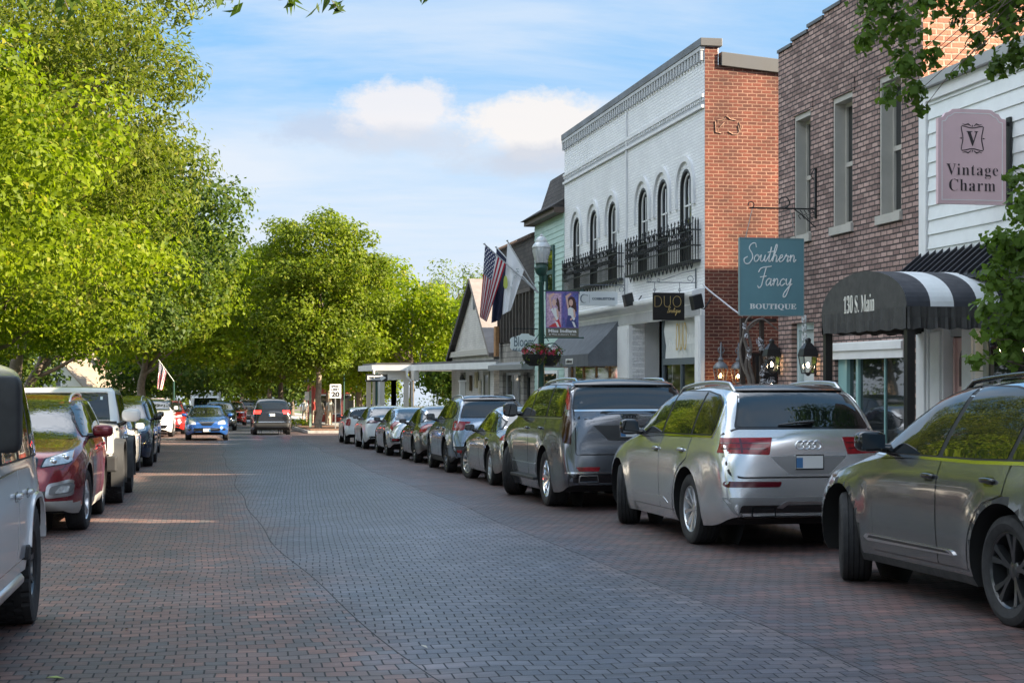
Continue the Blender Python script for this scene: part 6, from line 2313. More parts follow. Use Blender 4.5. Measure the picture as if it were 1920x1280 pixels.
# white off-roader with round lamps
def bronco_extra(sh, root):
    arch_flare(root, 2.95, .46, .50, .56, .84, 1.02, M_CLAD, .70)
    arch_flare(root, 0.0, .46, .50, .56, .84, 1.02, M_CLAD, .70)
    yf = 3.72
    mb = MB()
    mb.box(-.88, .88, yf - .30, yf + .015, .78, 1.12)
    g = mb.build('grille_surround', P_BRO, root, bevel=.03)
    mb = MB()
    mb.box(-.80, .80, yf + .0155, yf + .022, .83, 1.08)
    mb.build('grille', M_GLOSSBLK, g)
    for s in (1, -1):
        mb = MB()
        mb.lathe([(.125, yf + .02), (.125, yf + .05), (.105, yf + .055), (.10, yf + .035), (0, yf + .03)], (s * .66, 0, .955), 28, 'y')
        h = mb.build('headlight', M_CHROME, root, sm=40)
        mb = MB()
        mb.lathe([(.098, yf + .036), (.07, yf + .05), (0, yf + .055)], (s * .66, 0, .955), 24, 'y', cap=False)
        mb.box(s * .66 - .10, s * .66 + .10, yf + .05, yf + .062, .943, .967)
        mb.build('lens', M_CLEARLENS, h, sm=40)
        mb = MB()
        mb.box(s * .60, s * .95, yf + .02, yf + .22, .52, .76)
        mb.build('bumper_end', M_CLAD, root, bevel=.03)
        mb = MB()
        mb.box(s * .94, s * .96, 2.40, 2.85, 1.16, 1.20)
        mb.build('fender_handle', M_CLAD, root)
    mb = MB()
    mb.box(-.62, .62, yf + .02, yf + .24, .54, .78)
    mb.build('bumper', M_CLAD, root, bevel=.03)
    # light windscreen frame
    sh.panel('windscreen_frame', 'F', [(-.74, 1.79), (.74, 1.79), (.80, 1.25), (.735, 1.25), (.675, 1.725), (-.675, 1.725), (-.735, 1.25), (-.80, 1.25)], P_BRO, root, off=.02, rr=.02)
    sh.panel('windscreen_sticker', 'F', [(-.60, 1.66), (-.56, 1.66), (-.56, 1.61), (-.60, 1.61)], mat('sticker_pale', (.6, .72, .76), .5), root, off=.012)
    mb = MB()
    mb.box(-.84, .84, 2.03, 2.13, 1.225, 1.265)
    mb.build('cowl', M_CLAD, root, bevel=.01)


P_BRO = paint('paint_chalk_white', (.76, .76, .75), .0, .3)
S_BRO = dict(top=[(-.80, .6), (-.79, 1.1), (-.76, 1.4), (-.70, 1.80), (-.55, 1.83), (.9, 1.84), (1.55, 1.83), (1.70, 1.80), (1.98, 1.32), (2.08, 1.24), (2.6, 1.215), (3.45, 1.17), (3.62, 1.10), (3.66, .72)],
             sh=[(-.80, .6), (-.7, 1.16), (1.9, 1.16), (2.1, 1.15), (3.4, 1.10), (3.66, .7)], bot=[(-.80, .58), (-.5, .52), (.5, .46), (2.5, .46), (3.3, .55), (3.66, .66)],
             plan=[(-.80, .84), (-.72, .88), (0, .90), (2.0, .90), (2.7, .89), (3.5, .86), (3.66, .82)], crown=[(-1, .03), (5, .03)], tum=.17, rc=.07, side=[(0, .97), (.3, 1.0), (.85, 1.0), (1, .985)],
             wb=2.95, rw=.45, R=.53, belt=1.18, dlo=[(1.84, 1.22), (1.66, 1.70), (-.60, 1.70), (-.64, 1.22)], pillars=[(.98, .98, .10), (.15, .15, .10)], wind=[(.66, 1.71), (.725, 1.26)], rwin=[(.66, 1.72), (.7, 1.25)],
             doors=[.25, 1.0, 2.02], door_z=.56, handle_dz=.16, flare=0, tw=.32, winset=-.09, rim=.225, wheel='offroad_8', rim_mat=M_ALLOYD, mirror=(2.10, 1.36), mirror_size=(.15, .075, .105), mirror_mat=P_BRO, door_top=-.02, badge=bronco_extra)
build_car('parked_offroader', 'white boxy off-roader with round headlamps and knobbly tyres behind the red crossover', 'car', S_BRO, P_BRO, 0, 28.35, 'cars parked along the left kerb', toward=True, x_center=-2.38)

FRONT_SUV = [('headlight', 'F', [(.46, .84), (.84, .90), (.90, 1.0), (.52, .95)], M_CLEARLENS, .008, 'pair', .02), ('grille', 'F', [(.40, .92), (.34, .62)], M_GLOSSBLK, .008, 'sym', .04),
             ('lower_grille', 'F', [(.70, .48), (.62, .34)], M_GLOSSBLK, .008, 'sym', .03), ('bumper_trim', 'F', [(.55, .60), (.85, .60), (.84, .57), (.55, .57)], M_CHROME, .010, 'pair', .005)]


def suv(**kw):
    a = dict(wb=2.80, fo=.93, ro=1.04, hw=.955, H=1.70, rw=.37, hood=1.08, nose=.98, cowl=2.42, wtop=1.6, rtop=-.62, gy=-.95, gz_=1.2, tail=1.08, belt=1.12, tum=.34,
             dlo=[(2.26, 1.14), (1.95, 1.34), (1.62, 1.51), (1.3, 1.58), (.4, 1.60), (-.5, 1.55), (-.74, 1.42), (-.80, 1.2)], pillars=[(1.05, 1.0, .07), (.0, -.05, .06)], wind=[(.56, 1.61), (.735, 1.13)],
             rwin=[(.56, 1.60), (.7, 1.22)], doors=[.0, 1.05, 2.16], door_z=.36, wheel='road_6', rim=.25, tw=.245, rails=(-.5, 1.4, .58), mirror=(1.98, 1.22), panels=FRONT_SUV)
    a.update(kw)
    pos = {k: a.pop(k) for k in ('wb', 'fo', 'ro', 'hw', 'H', 'rw', 'hood', 'nose', 'cowl', 'wtop', 'rtop', 'gy', 'gz_', 'tail', 'belt')}
    return base_shape(**pos, **a)


P_CREAM = paint('paint_cream_white', (.74, .73, .70), .0, .28)
build_car('parked_car', 'cream white car mostly hidden between white off-roader and navy suv', 'car', sedan(panels=FRONT, mirror_mat=P_CREAM, H=1.5, plate=None), P_CREAM, 0, 37.2, 'cars parked along the left kerb', toward=True, x_center=-2.55)
P_NAVY = paint('paint_navy', (.018, .034, .075), .5, .25)
build_car('parked_car', 'navy blue suv facing the camera with chrome bumper trim in the left row', 'car', suv(H=1.74, rim_mat=M_ALLOYD), P_NAVY, 0, 42.8, 'cars parked along the left kerb', toward=True, x_center=-2.40)
P_INK = paint('paint_ink_black', (.012, .016, .024), .4, .25)
build_car('parked_car', 'ink black suv parked directly behind the navy suv', 'car', suv(H=1.80, rails=None), P_INK, 0, 50.8, 'cars parked along the left kerb', toward=True, x_center=-2.58)
P_WHT2 = paint('paint_clean_white', (.76, .76, .76), .0, .28)
S_RUN = suv(H=1.82, hw=.96, wb=2.79, rw=.39, hood=1.20, nose=1.10, belt=1.22, tum=.26, gz_=1.3, tail=1.2, dlo=[(2.26, 1.24), (1.95, 1.46), (1.66, 1.64), (1.3, 1.70), (.4, 1.71), (-.5, 1.70), (-.76, 1.62), (-.82, 1.3)], wind=[(.60, 1.73), (.75, 1.25)], rwin=[(.6, 1.7), (.72, 1.32)], mirror=(1.98, 1.34),
            mirror_mat=P_WHT2, panels=[('headlight', 'F', [(.54, .94), (.86, .96), (.88, 1.06), (.56, 1.04)], M_CLEARLENS, .008, 'pair', .02), ('grille', 'F', [(.48, 1.06), (.42, .80)], M_GLOSSBLK, .010, 'sym', .06), ('lower_grille', 'F', [(.72, .56), (.60, .40)], M_GLOSSBLK, .010, 'sym', .03)])
build_car('parked_car', 'white suv with black oblong grille beside the ink black suv', 'car', S_RUN, P_WHT2, 0, 77.5, 'cars parked along the left kerb', toward=True, x_center=-2.75)

# ---- moving traffic and the far end of the street
P_BLUE = paint('paint_bright_blue', (.025, .10, .34), .4, .24)
S_BLU = sedan(H=1.49, plate=('F', .44, .155), mirror_mat=P_BLUE, chrome_dlo=None,
              panels=[('headlight', 'F', [(.44, .66), (.78, .68), (.86, .84), (.62, .85), (.46, .76)], M_CLEARLENS, .008, 'pair', .03), ('grille', 'F', [(.30, .78), (.36, .80), (.18, .62)], M_GLOSSBLK, .008, 'sym', .03),
                      ('lower_grille', 'F', [(.56, .52), (.50, .34)], M_GLOSSBLK, .008, 'sym', .05), ('fog_lamp', 'F', [(.62, .50), (.76, .52), (.76, .42), (.64, .42)], M_GLOSSBLK, .008, 'pair', .02)])
bx, by = on_ground(388, 824)
build_car('moving_car', 'bright blue saloon driving towards the camera in the left lane', 'car', S_BLU, P_BLUE, 0, by + 2.7, None, toward=True, x_center=on_y(388, 0, by)[0])
P_BLK = paint('paint_black', (.012, .012, .014), .3, .24)
S_BLK = suv(hw=.96, H=1.80, rw=.385, hood=1.14, nose=1.04, belt=1.17, tum=.28, gz_=1.24, tail=1.16, rails=(-.5, 1.4, .60), rail_mat=M_GLOSSBLK, mirror=(1.98, 1.28),
            dlo=[(2.26, 1.20), (1.95, 1.42), (1.66, 1.60), (1.3, 1.66), (.4, 1.68), (-.5, 1.65), (-.76, 1.56), (-.82, 1.26)], wind=[(.60, 1.71), (.75, 1.21)], rwin=[(.62, 1.68), (.72, 1.27)], plate=('B', .98, .155),
            panels=[('tail_lamp', 'B', [(.50, 1.19), (.93, 1.20), (.94, 1.03), (.56, 1.03)], M_LAMPON, .012, 'pair', .02), ('chrome_strip', 'B', [(.92, .66), (.92, .63)], M_CHROME, .012, 'sym', .005),
                    ('rear_bumper', 'B', [(.86, .58), (.78, .36)], M_CLAD, .008, 'sym', .03), ('headlight', 'F', [(.46, .84), (.84, .90), (.90, 1.0), (.52, .95)], M_CLEARLENS, .008, 'pair', .02)])
kx, ky = on_ground(510, 815)
build_car('moving_car', 'black suv driving away with glowing red tail lamps', 'car', S_BLK, P_BLK, 0, ky + 1.0, None, x_center=on_y(510, 0, ky)[0])


def far_spot(px, Y):
    return Y * math.tan(ang(px)), Y


P_DKGRN = paint('paint_slate', (.045, .055, .062), .6, .25)
x_, y_ = far_spot(413, 92)
build_car('moving_car', 'slate grey suv following right behind the blue saloon', 'car', suv(H=1.72, fine=.12, step=.08), P_DKGRN, 0, y_ + 2.7, None, toward=True, x_center=x_)
P_BRED = paint('paint_bright_red', (.42, .018, .015), .2, .26)
x_, y_ = far_spot(437, 112)
build_car('moving_car', 'red compact suv in traffic beyond the slate grey suv', 'car', suv(H=1.7, fine=.12, step=.08), P_BRED, 0, y_ + 2.7, None, toward=True, x_center=x_)
P_TAN = paint('paint_tan', (.30, .25, .19), .6, .3)
x_, y_ = far_spot(468, 128)
S_TAN = suv(H=1.85, hw=1.0, rw=.4, hood=1.25, nose=1.15, belt=1.28, fine=.12, step=.08, gz_=1.35, tail=1.25, tum=.25, dlo=[(2.26, 1.3), (1.95, 1.5), (1.66, 1.66), (.4, 1.73), (-.7, 1.70), (-.82, 1.36)], wind=[(.62, 1.75), (.76, 1.3)], rwin=[(.64, 1.73), (.74, 1.38)], mirror=(1.98, 1.4),
            panels=[('tail_lamp', 'B', [(.80, 1.3), (.95, 1.3), (.95, 1.0), (.80, 1.0)], M_REDLENS, .012, 'pair', .02), ('rear_bumper', 'B', [(.95, .62), (.9, .46)], M_CHROME, .01, 'sym', .03)])
build_car('moving_car', 'tan brown suv driving away beside the black suv, far down the street', 'car', S_TAN, P_TAN, 0, y_, None, x_center=x_)
for px, Y, pm, lab, S_ in (
        (334, 84, P_BRED, 'red suv parked behind the white suv with the oblong grille', suv(H=1.7, fine=.12, step=.08)),
        (347, 94, P_CHAR, 'charcoal car parked behind the red suv in the left row', sedan(plate=None, panels=FRONT, fine=.12, step=.08)),
        (357, 108, P_SILV, 'silver car far along the left row behind the charcoal car', sedan(plate=None, panels=FRONT, fine=.12, step=.08))):
    x_, y_ = far_spot(px, Y)
    build_car('parked_car', lab, 'car', S_, pm, 0, y_, 'cars parked along the left kerb', toward=True, x_center=x_ - .5)
# white box truck at the far end
x_, y_ = far_spot(386, 128)
t = thing('box_truck', 'white box truck parked far down the street above the blue saloon', 'truck', (x_, y_, gz(y_)), math.pi)
mb = MB()
mb.box(-1.15, 1.15, -2.2, 2.6, .75, 2.55)
mb.build('cargo_box', M_TRIMW, t, bevel=.12)
mb = MB()
mb.prism([(-1.05, 2.62, .5), (-1.05, 4.3, .5), (-1.05, 4.25, 1.15), (-1.05, 3.85, 1.3), (-1.05, 3.4, 2.05), (-1.05, 2.62, 2.15)], (2.1, 0, 0))
cb = mb.build('cab', M_TRIMW, t, bevel=.06)
mb = MB()
mb.prism([(-.9, 3.865, 1.36), (-.85, 3.45, 2.0), (.85, 3.45, 2.0), (.9, 3.865, 1.36)], (0, .03, .02))
mb.build('windscreen', M_CARGLASS, cb)
for yw in (-1.2, 3.5):
    for s in (1, -1):
        add_wheel(t, s * .95, yw, .40, .25, .27, 'road_6', M_ALLOY)
# ================================================================ trees
NLEAF = [0]


def leaf_cloud(blobs, per_area, size, seed, shape='rhomb', shell=.55, droop=.35, jitter=.35):
    """leaf-sized faces spread through clumps; returns mesh"""
    g = np.random.default_rng(seed)
    P, O = [], []
    for (c, r) in blobs:
        r = np.array(r, float)
        n = max(6, int(per_area * (r[0] * r[1] + r[1] * r[2] + r[0] * r[2]) / 3))
        NLEAF[0] += n
        d = g.normal(size=(n, 3))
        d /= np.linalg.norm(d, axis=1)[:, None]
        rad = (shell + (1 - shell) * g.random(n) ** .6)
        rad *= 1 + g.normal(size=n) * .10
        # ragged outline
        lump = 1 + .16 * np.sin(d[:, 0] * 7 + c[0]) * np.sin(d[:, 1] * 6 + c[1]) + .13 * np.sin(d[:, 2] * 9 + c[2] * 2)
        P.append(np.array(c) + d * r * (rad * lump)[:, None])
        O.append(d)
    P, O = np.concatenate(P), np.concatenate(O)
    n = len(P)
    nrm = O * 1.0 + g.normal(size=(n, 3)) * .48 + np.array([0, 0, .35])
    nrm /= np.linalg.norm(nrm, axis=1)[:, None]
    ax = g.normal(size=(n, 3)) + np.array([0, 0, -droop * 2]) + O * .5
    ax -= nrm * (ax * nrm).sum(1)[:, None]
    ax /= np.linalg.norm(ax, axis=1)[:, None]
    bx_ = np.cross(nrm, ax)
    s = size * (1 + jitter * (g.random(n) * 2 - 1))[:, None]
    if shape == 'rhomb':
        tpl = [(-.5, 0, 0), (-.02, .30, .06), (.5, 0, -.04), (-.02, -.30, .06)]
        faces = [(0, 1, 2, 3)]
    elif shape == 'maple':
        tpl = [(-.48, 0, 0), (-.30, .42, .03), (.08, .26, .05), (.52, 0, -.08), (.08, -.26, .05), (-.30, -.42, .03)]
        faces = [(0, 1, 2, 3), (0, 3, 4, 5)]
    elif shape == 'long':
        tpl = [(-.55, 0, 0), (-.1, .19, .04), (.6, 0, -.10), (-.1, -.19, .04)]
        faces = [(0, 1, 2, 3)]
    else:  # fan
        tpl = [(-.5, 0, 0), (.18, .46, .05), (.40, .24, .0), (.30, .03, .03), (.40, -.20, .0), (.18, -.46, .05)]
        faces = [(0, 1, 2, 3), (0, 3, 4, 5)]
    k = len(tpl)
    V = np.empty((n, k, 3))
    for i, (a, b_, c) in enumerate(tpl):
        V[:, i] = P + s * (a * ax + b_ * bx_ + c * nrm)
    F = (np.array(faces)[None] + (np.arange(n) * k)[:, None, None]).reshape(-1, 4)
    me = bpy.data.meshes.new('crown')
    me.vertices.add(n * k)
    me.vertices.foreach_set('co', V.reshape(-1))
    nf = len(F)
    me.loops.add(nf * 4)
    me.loops.foreach_set('vertex_index', F.reshape(-1).astype(np.int32))
    me.polygons.add(nf)
    me.polygons.foreach_set('loop_start', np.arange(0, nf * 4, 4, dtype=np.int32))
    me.update(calc_edges=True)
    return me


DENS = 3.0
M_BARK = mat('bark', (.135, .105, .080), .9, noise=.35, nscale=6, bump=1.0, bscale=14)
M_BARKL = mat('pale_bark', (.26, .21, .16), .9, noise=.3, nscale=6, bump=.8, bscale=14)


def limb(mb, a, b_, r0, r1, sag=.0, seed=0, n=7):
    g = random.Random(seed)
    a, b_ = Vector(a), Vector(b_)
    L = (b_ - a).length
    pts, rs = [], []
    for k in range(n):
        u = k / (n - 1)
        p = a.lerp(b_, u) + Vector((g.uniform(-1, 1), g.uniform(-1, 1), g.uniform(-1, 1))) * L * .035 * math.sin(math.pi * u) + Vector((0, 0, sag * math.sin(math.pi * u)))
        pts.append(p)
        rs.append(r0 + (r1 - r0) * u)
    mb.tube(pts, rs, 8)
    return pts


def crown_blobs(c, r, n, br, seed, hollow=.55, low=-.85):
    g = random.Random(seed)
    out = []
    tries = 0
    while len(out) < n and tries < 5000:
        tries += 1
        d = Vector((g.gauss(0, 1), g.gauss(0, 1), g.gauss(0, 1)))
        if d.length < .1: continue
        d.normalize()
        if d.z < low: continue
        u = hollow + (1 - hollow) * g.random() ** .7
        p = Vector((c[0] + d.x * r[0] * u, c[1] + d.y * r[1] * u, c[2] + d.z * r[2] * u))
        b_ = br * g.uniform(.65, 1.35)
        out.append((tuple(p), (b_, b_, b_ * g.uniform(.6, .85))))
    return out


def tree(name, label, loc, crown, trunk_h, tr, leafm, leaf=.14, dens=95, nb=60, br=1.25, shape='rhomb', seed=1, group=None, extra=(), bark=None, hollow=.45, shell=.66, twigs=14, low=-.85):
    """crown = (centre offset xyz, radii xyz) relative to the foot"""
    t = thing(name, label, 'tree', loc, 0, group)
    c, r = crown
    bl = crown_blobs(c, r, nb, br, seed, hollow, low) + list(extra)
    mb = MB()
    top = (c[0] * .7, c[1] * .7, c[2] + r[2] * .35)
    limb(mb, (0, 0, -.15), (c[0] * .15, c[1] * .15, trunk_h), tr * 1.25, tr * .85, 0, seed)
    limb(mb, (c[0] * .15, c[1] * .15, trunk_h * .97), top, tr * .85, tr * .18, 0, seed + 1, 9)
    g = random.Random(seed + 5)
    for k in range(twigs):
        b_ = bl[g.randrange(len(bl))][0]
        u = g.uniform(.0, .75)
        s = Vector((c[0] * .15, c[1] * .15, trunk_h * .95)).lerp(Vector(top), u)
        limb(mb, s, b_, tr * .42 * (1 - .5 * u), tr * .06, -.15, seed + 10 + k)
    for (b_, _) in extra:
        limb(mb, (c[0] + (b_[0] - c[0]) * .55, c[1] + (b_[1] - c[1]) * .55, c[2] - r[2] * .3), b_, .016, .003, .25, seed + 77, 9)
    mb.build('trunk', bark or M_BARK, t, sm=60)
    me = leaf_cloud(bl, dens * DENS, leaf * 1.08, seed, shape, shell)
    link_mesh('crown', me, leafm, t)
    return t


L_BRIGHT = leaf_mat('leaves_bright', (.060, .105, .006), (.240, .305, .010), .50, (.30, .28, .03), .06)
L_OLIVE = leaf_mat('leaves_olive', (.042, .070, .008), (.180, .215, .020), .45, (.24, .23, .06), .08)
L_DEEP = leaf_mat('leaves_deep', (.030, .060, .014), (.095, .145, .024), .42, (.16, .17, .03), .08)
L_FRESH = leaf_mat('leaves_fresh', (.044, .080, .008), (.190, .245, .014), .48, (.22, .23, .03), .12)
L_GINKGO = leaf_mat('leaves_ginkgo', (.050, .095, .020), (.120, .195, .040), .45, (.12, .17, .03), .06)
L_BUSH = leaf_mat('leaves_bush', (.050, .09, .018), (.13, .19, .03), .40, (.20, .20, .04), .08)

# --- left side, near to far
tree('maple_tree', 'bright yellow-green maple whose crown hangs over the red crossover', (-5.3, 27.5, gz(27.5) + .1), ((.7, .6, 5.2), (3.3, 4.2, 2.8)), 2.4, .15, L_BRIGHT, .090, 300, 105, .70, 'maple', 3, hollow=.45, low=-.95)
tree('elm_tree', 'tallest olive-green elm on the left, its crown rising out of the photo', (-5.4, 39, gz(39) + .1), ((.0, .5, 9.6), (5.0, 5.8, 6.8)), 3.2, .30, L_OLIVE, .135, 215, 190, 1.0, 'long', 7, hollow=.30)
tree('maple_tree', 'yellow-green maple behind the tall elm, low over the cream white car', (-6.9, 48, gz(48) + .1), ((1.6, 0, 6.2), (4.6, 4.8, 3.6)), 2.6, .2, L_BRIGHT, .125, 165, 95, .92, 'maple', 13, low=-.95)
tree('maple_tree', 'dark green maple behind the elm with its crown edge against the sky', (-7.6, 60, gz(60) + .1), ((3.4, 0, 7.4), (4.9, 5.5, 4.4)), 3.0, .26, L_DEEP, .145, 135, 110, 1.05, 'maple', 17, low=-.9)
tree('maple_tree', 'broad green maple over the white suv with the oblong grille', (-8.8, 74, gz(74) + .1), ((4.8, 0, 6.9), (5.0, 5.5, 3.4)), 2.6, .24, L_FRESH, .165, 105, 100, 1.0, 'maple', 23, low=-.9)
tree('maple_tree', 'lime green maple arching over the far end of the left row', (-4.3, 92, gz(92) + .1), ((2.0, 0, 7.2), (5.4, 5.0, 4.4)), 2.8, .24, L_BRIGHT, .22, 70, 60, 1.4, 'maple', 29, low=-.9)
tree('maple_tree', 'shaded dark green maple beyond the lime green one on the left', (-5.5, 118, gz(118) + .1), ((3.0, 0, 6.4), (6.0, 6, 4.8)), 2.8, .26, L_DEEP, .26, 55, 60, 1.6, 'maple', 31, low=-.9)
# leaning branch tree overhead on the left, near the camera; only some hanging tips enter the picture
tips = []
for px, py, Y, s in ((70, -14, 12, .16), (115, -2, 12, .17), (130, 22, 12.2, .12), (160, -8, 12, .15), (410, -12, 13, .13), (434, 2, 13, .09), (530, -10, 13.6, .11), (575, -4, 13.8, .11), (612, 8, 14, .10), (545, 2, 13.6, .06), (630, 16, 14, .05), (800, -10, 14, .05)):
    X, Z = on_y(px, py, Y)
    tips.append(((X + 5.3, Y - 11, Z - gz(11)), (s, s, s)))
tree('elm_tree', 'near elm overhead whose hanging leaf tips enter the top edge', (-5.3, 11, gz(11)), ((-1.2, -1.5, 9.6), (4.2, 5.5, 3.2)), 3.0, .26, L_DEEP, .12, 100, 50, 1.2, 'long', 41, extra=[(p, r) for p, r in tips], twigs=0)
# trees along the left pavement beside and behind the camera (seen in the reflections)
for k, (x_, y_) in enumerate(((-6.5, 19.5), (-7.2, 3), (-6.8, -6))):
    tree('maple_tree', ('green maple beside the white off-roader, left of the photo', 'green maple on the pavement left of the camera', 'green maple behind the camera on the left')[k], (x_, y_, gz(y_)), ((-.8 if k == 0 else 0, 0, 5.4), (3.2, 4.2, 3.2)), 2.2, .2, L_FRESH, .22, 55, 40, 1.2, 'maple', 50 + k, low=-.9)
# background wood behind the left pavement
for k, (x_, y_, h) in enumerate(((-12, 66, 10), (-13, 84, 11), (-14, 112, 9), (-12, 46, 9), (-15, 30, 10))):
    tree('maple_tree', ('deep green tree in the yard behind the dark maple', 'deep green tree in the yard left of the small white house', 'leafy tree standing over the small white house', 'green yard tree behind the elm', 'green yard tree at the left edge')[k], (x_, y_, gz(y_)), ((0, 0, h * .58), (4.2, 4.2, h * .42)), 2.4, .24, (L_DEEP, L_FRESH)[k % 2], .26, 42, 45, 1.5, 'maple', 60 + k, low=-.95)

# --- right side beyond the side street
tree('maple_tree', 'bushy green maple merging with the left flank of the corner maple', (4.6, 108, gz(108)), ((-.6, 0, 6.6), (4.2, 4, 5.0)), 2.6, .2, L_FRESH, .22, 75, 70, 1.4, 'maple', 141, low=-.97, hollow=.35)
tree('maple_tree', 'green maple merging with the right flank of the corner maple', (8.9, 98, gz(98)), ((.2, 0, 6.2), (3.6, 3.6, 4.6)), 2.4, .2, L_BRIGHT, .17, 105, 95, 1.0, 'maple', 143, low=-.97, hollow=.35)
tree('maple_tree', 'round-topped green maple in the mulch bed at the street corner', (5.75, 88, gz(88) + .15), ((.1, 0, 7.3), (3.7, 3.7, 5.2)), 2.8, .17, L_FRESH, .15, 140, 170, .9, 'maple', 74, bark=M_BARKL, low=-.97, hollow=.35)
tree('locust_tree', 'airy light green tree just behind the porch roof', (11.6, 93, gz(93)), ((0, 0, 6.2), (3.2, 3.4, 3.0)), 2.6, .15, L_BRIGHT, .20, 70, 55, 1.0, 'maple', 73, low=-.9)
tree('locust_tree', 'light green feathery tree rising left of the white gable', (15.2, 98, gz(98)), ((0, 0, 7.2), (3.0, 3.4, 3.9)), 2.6, .16, L_FRESH, .19, 60, 60, .85, 'long', 79, low=-.9, hollow=.3)
tree('locust_tree', 'dark green tree half hidden by the white gable', (16.0, 84, gz(84)), ((0, 0, 4.6), (2.8, 3, 3.4)), 2.2, .16, L_DEEP, .20, 70, 45, 1.0, 'maple', 83, low=-.9)
tree('maple_tree', 'green street tree with slim trunk behind the corner maple', (7.6, 106, gz(106)), ((0, 0, 6.0), (3.4, 3.6, 3.6)), 3.0, .17, L_FRESH, .24, 62, 50, 1.2, 'maple', 89, bark=M_BARKL, low=-.7)
tree('maple_tree', 'tall dark green tree behind the corner maple, left part of its crown', (4.6, 132, gz(132)), ((0, 0, 8.0), (4.2, 5, 6.0)), 3.2, .2, L_DEEP, .28, 50, 60, 1.6, 'maple', 97, low=-.9)
tree('maple_tree', 'green tree over the red shop beyond the side street', (10.5, 120, gz(120)), ((0, 0, 5.8), (4.0, 4, 3.4)), 3.0, .2, L_FRESH, .26, 50, 45, 1.3, 'maple', 101, low=-.8)
for k, (x_, y_, h, c) in enumerate(((-3, 190, 12, 0), (3.5, 200, 12.5, 1), (9, 185, 12, 0), (-10, 180, 13, 1), (15, 175, 12, 1), (0.5, 240, 15, 0), (22, 130, 10, 0), (26, 105, 9, 1))):
    tree('maple_tree', ('dark tree closing the far end of the street on the left', 'green tree closing the far end of the street in the middle', 'dark tree at the far end of the street behind the red shop', 'green tree far down the left side', 'green tree far down the right side', 'dark tree farthest away at the vanishing point', 'dark tree well behind the porch', 'green tree well behind the gable house')[k],
         (x_, y_, gz(y_)), ((0, 0, h * .55), (5.2, 5, h * .47)), 2.0, .25, (L_DEEP, L_FRESH)[c], .36, 30, 48, 1.8, 'maple', 120 + k, low=-.98)

# shrubs along the left pavement
for k, (x_, y_, w_, h_, lm) in enumerate(((-5.9, 44, 1.6, 2.3, L_BUSH), (-6.5, 53, 1.8, 2.4, L_BRIGHT), (-7.2, 62, 2.0, 2.6, L_BUSH), (-4.2, 100, 1.5, 1.8, L_BRIGHT), (-4.0, 122, 1.8, 2.4, L_BRIGHT), (-3.2, 148, 2.2, 2.8, L_FRESH), (10.2, 87, 2.0, 2.6, L_FRESH), (13.4, 89, 2.4, 3.0, L_DEEP), (16.5, 86, 2.4, 3.0, L_FRESH))):
    t = thing('shrub', ('dark green shrub behind the white off-roader windscreen', 'bright shrub left of the small white house', 'green shrub in the yard beside the small white house', 'bright shrub right of the small white house', 'bright low shrub above the parked white suv', 'leafy shrub at the far end of the left row', 'green shrub seen between the porch columns', 'dark green shrub behind the right end of the porch columns', 'green shrub behind the white gable wall')[k], 'shrub', (x_, y_, gz(y_)))
    bl = crown_blobs((0, 0, h_ * .5), (w_ * .75, w_ * .75, h_ * .45), 22, .5, 200 + k, .3, -1)
    mb = MB()
    for q in range(5):
        limb(mb, (0, 0, -.1), bl[q][0], .04, .01, 0, q)
    mb.build('stem', M_BARK, t, sm=60)
    link_mesh('foliage', leaf_cloud(bl, 150, .13, 210 + k, 'rhomb'), lm, t)

# --- ginkgo on the right pavement: trunk outside the photo, branches hang into it
gx, gy_ = 8.35, 13.6
ext = []
for px, py, Y, s in ((1625, 100, 13.2, .13), (1650, 40, 13.2, .19), (1690, 80, 13.3, .20), (1700, 150, 13.3, .16), (1668, 205, 13.3, .10), (1715, 205, 13.3, .11), (1728, 235, 13.3, .05), (1640, 10, 13.2, .17), (1740, 20, 13.4, .2), (1790, 10, 13.5, .2),
                     (1745, 130, 13.3, .10), (1800, 62, 13.5, .09), (1830, 100, 13.5, .10), (1850, 20, 13.6, .17), (1890, 60, 13.6, .19), (1905, 130, 13.6, .15), (1870, 150, 13.6, .10), (1815, 145, 13.5, .07), (1910, 10, 13.6, .22), (1785, 168, 13.5, .04),
                     (1905, 360, 13.4, .10), (1918, 410, 13.4, .16), (1870, 478, 13.3, .13), (1905, 500, 13.4, .22), (1860, 545, 13.3, .13), (1900, 580, 13.4, .22), (1850, 610, 13.3, .14), (1895, 645, 13.4, .18), (1842, 655, 13.3, .07), (1900, 690, 13.4, .12), (1830, 700, 13.3, .09), (1870, 700, 13.3, .08), (1935, 620, 13.4, .25), (1940, 480, 13.4, .25)):
    X, Z = on_y(px, py, Y)
    s *= 1.18
    ext.append(((X - gx, Y - gy_, Z - gz(gy_)), (s, s * 1.25, s)))
t = tree('ginkgo_tree', 'ginkgo on the right pavement whose fan-leaved branches frame the pink sign', (gx, gy_, gz(gy_) + .13), ((.9, -.6, 5.8), (1.9, 2.4, 2.2)), 2.0, .12, L_GINKGO, .085, 130, 40, .75, 'fan', 301, extra=[], low=-.4, shell=.2, twigs=0)
me = leaf_cloud(ext, 2700, .078, 305, 'fan', .1, .6)
link_mesh('branch_leaves', me, L_GINKGO, t)
mb = MB()
g = random.Random(4)
for (p, r) in ext:
    up = p[2] > 3.6
    limb(mb, (.6, -.4, 5.7) if up else (.02, 0, max(1.6, p[2] - .5)), p, .010 if up else .016, .003, .4 if up else .06, g.randrange(999), 9)
mb.build('branches', M_BARK, t, sm=60)
# ================================================================ street lamp with banner, flags and baskets
M_GREEN = mat('lamp_green', (.012, .055, .042), .38, noise=.15, nscale=6)
M_OPAL = mat('opal_glass', (.42, .44, .45), .15, coat=.6, noise=.15, nscale=12)


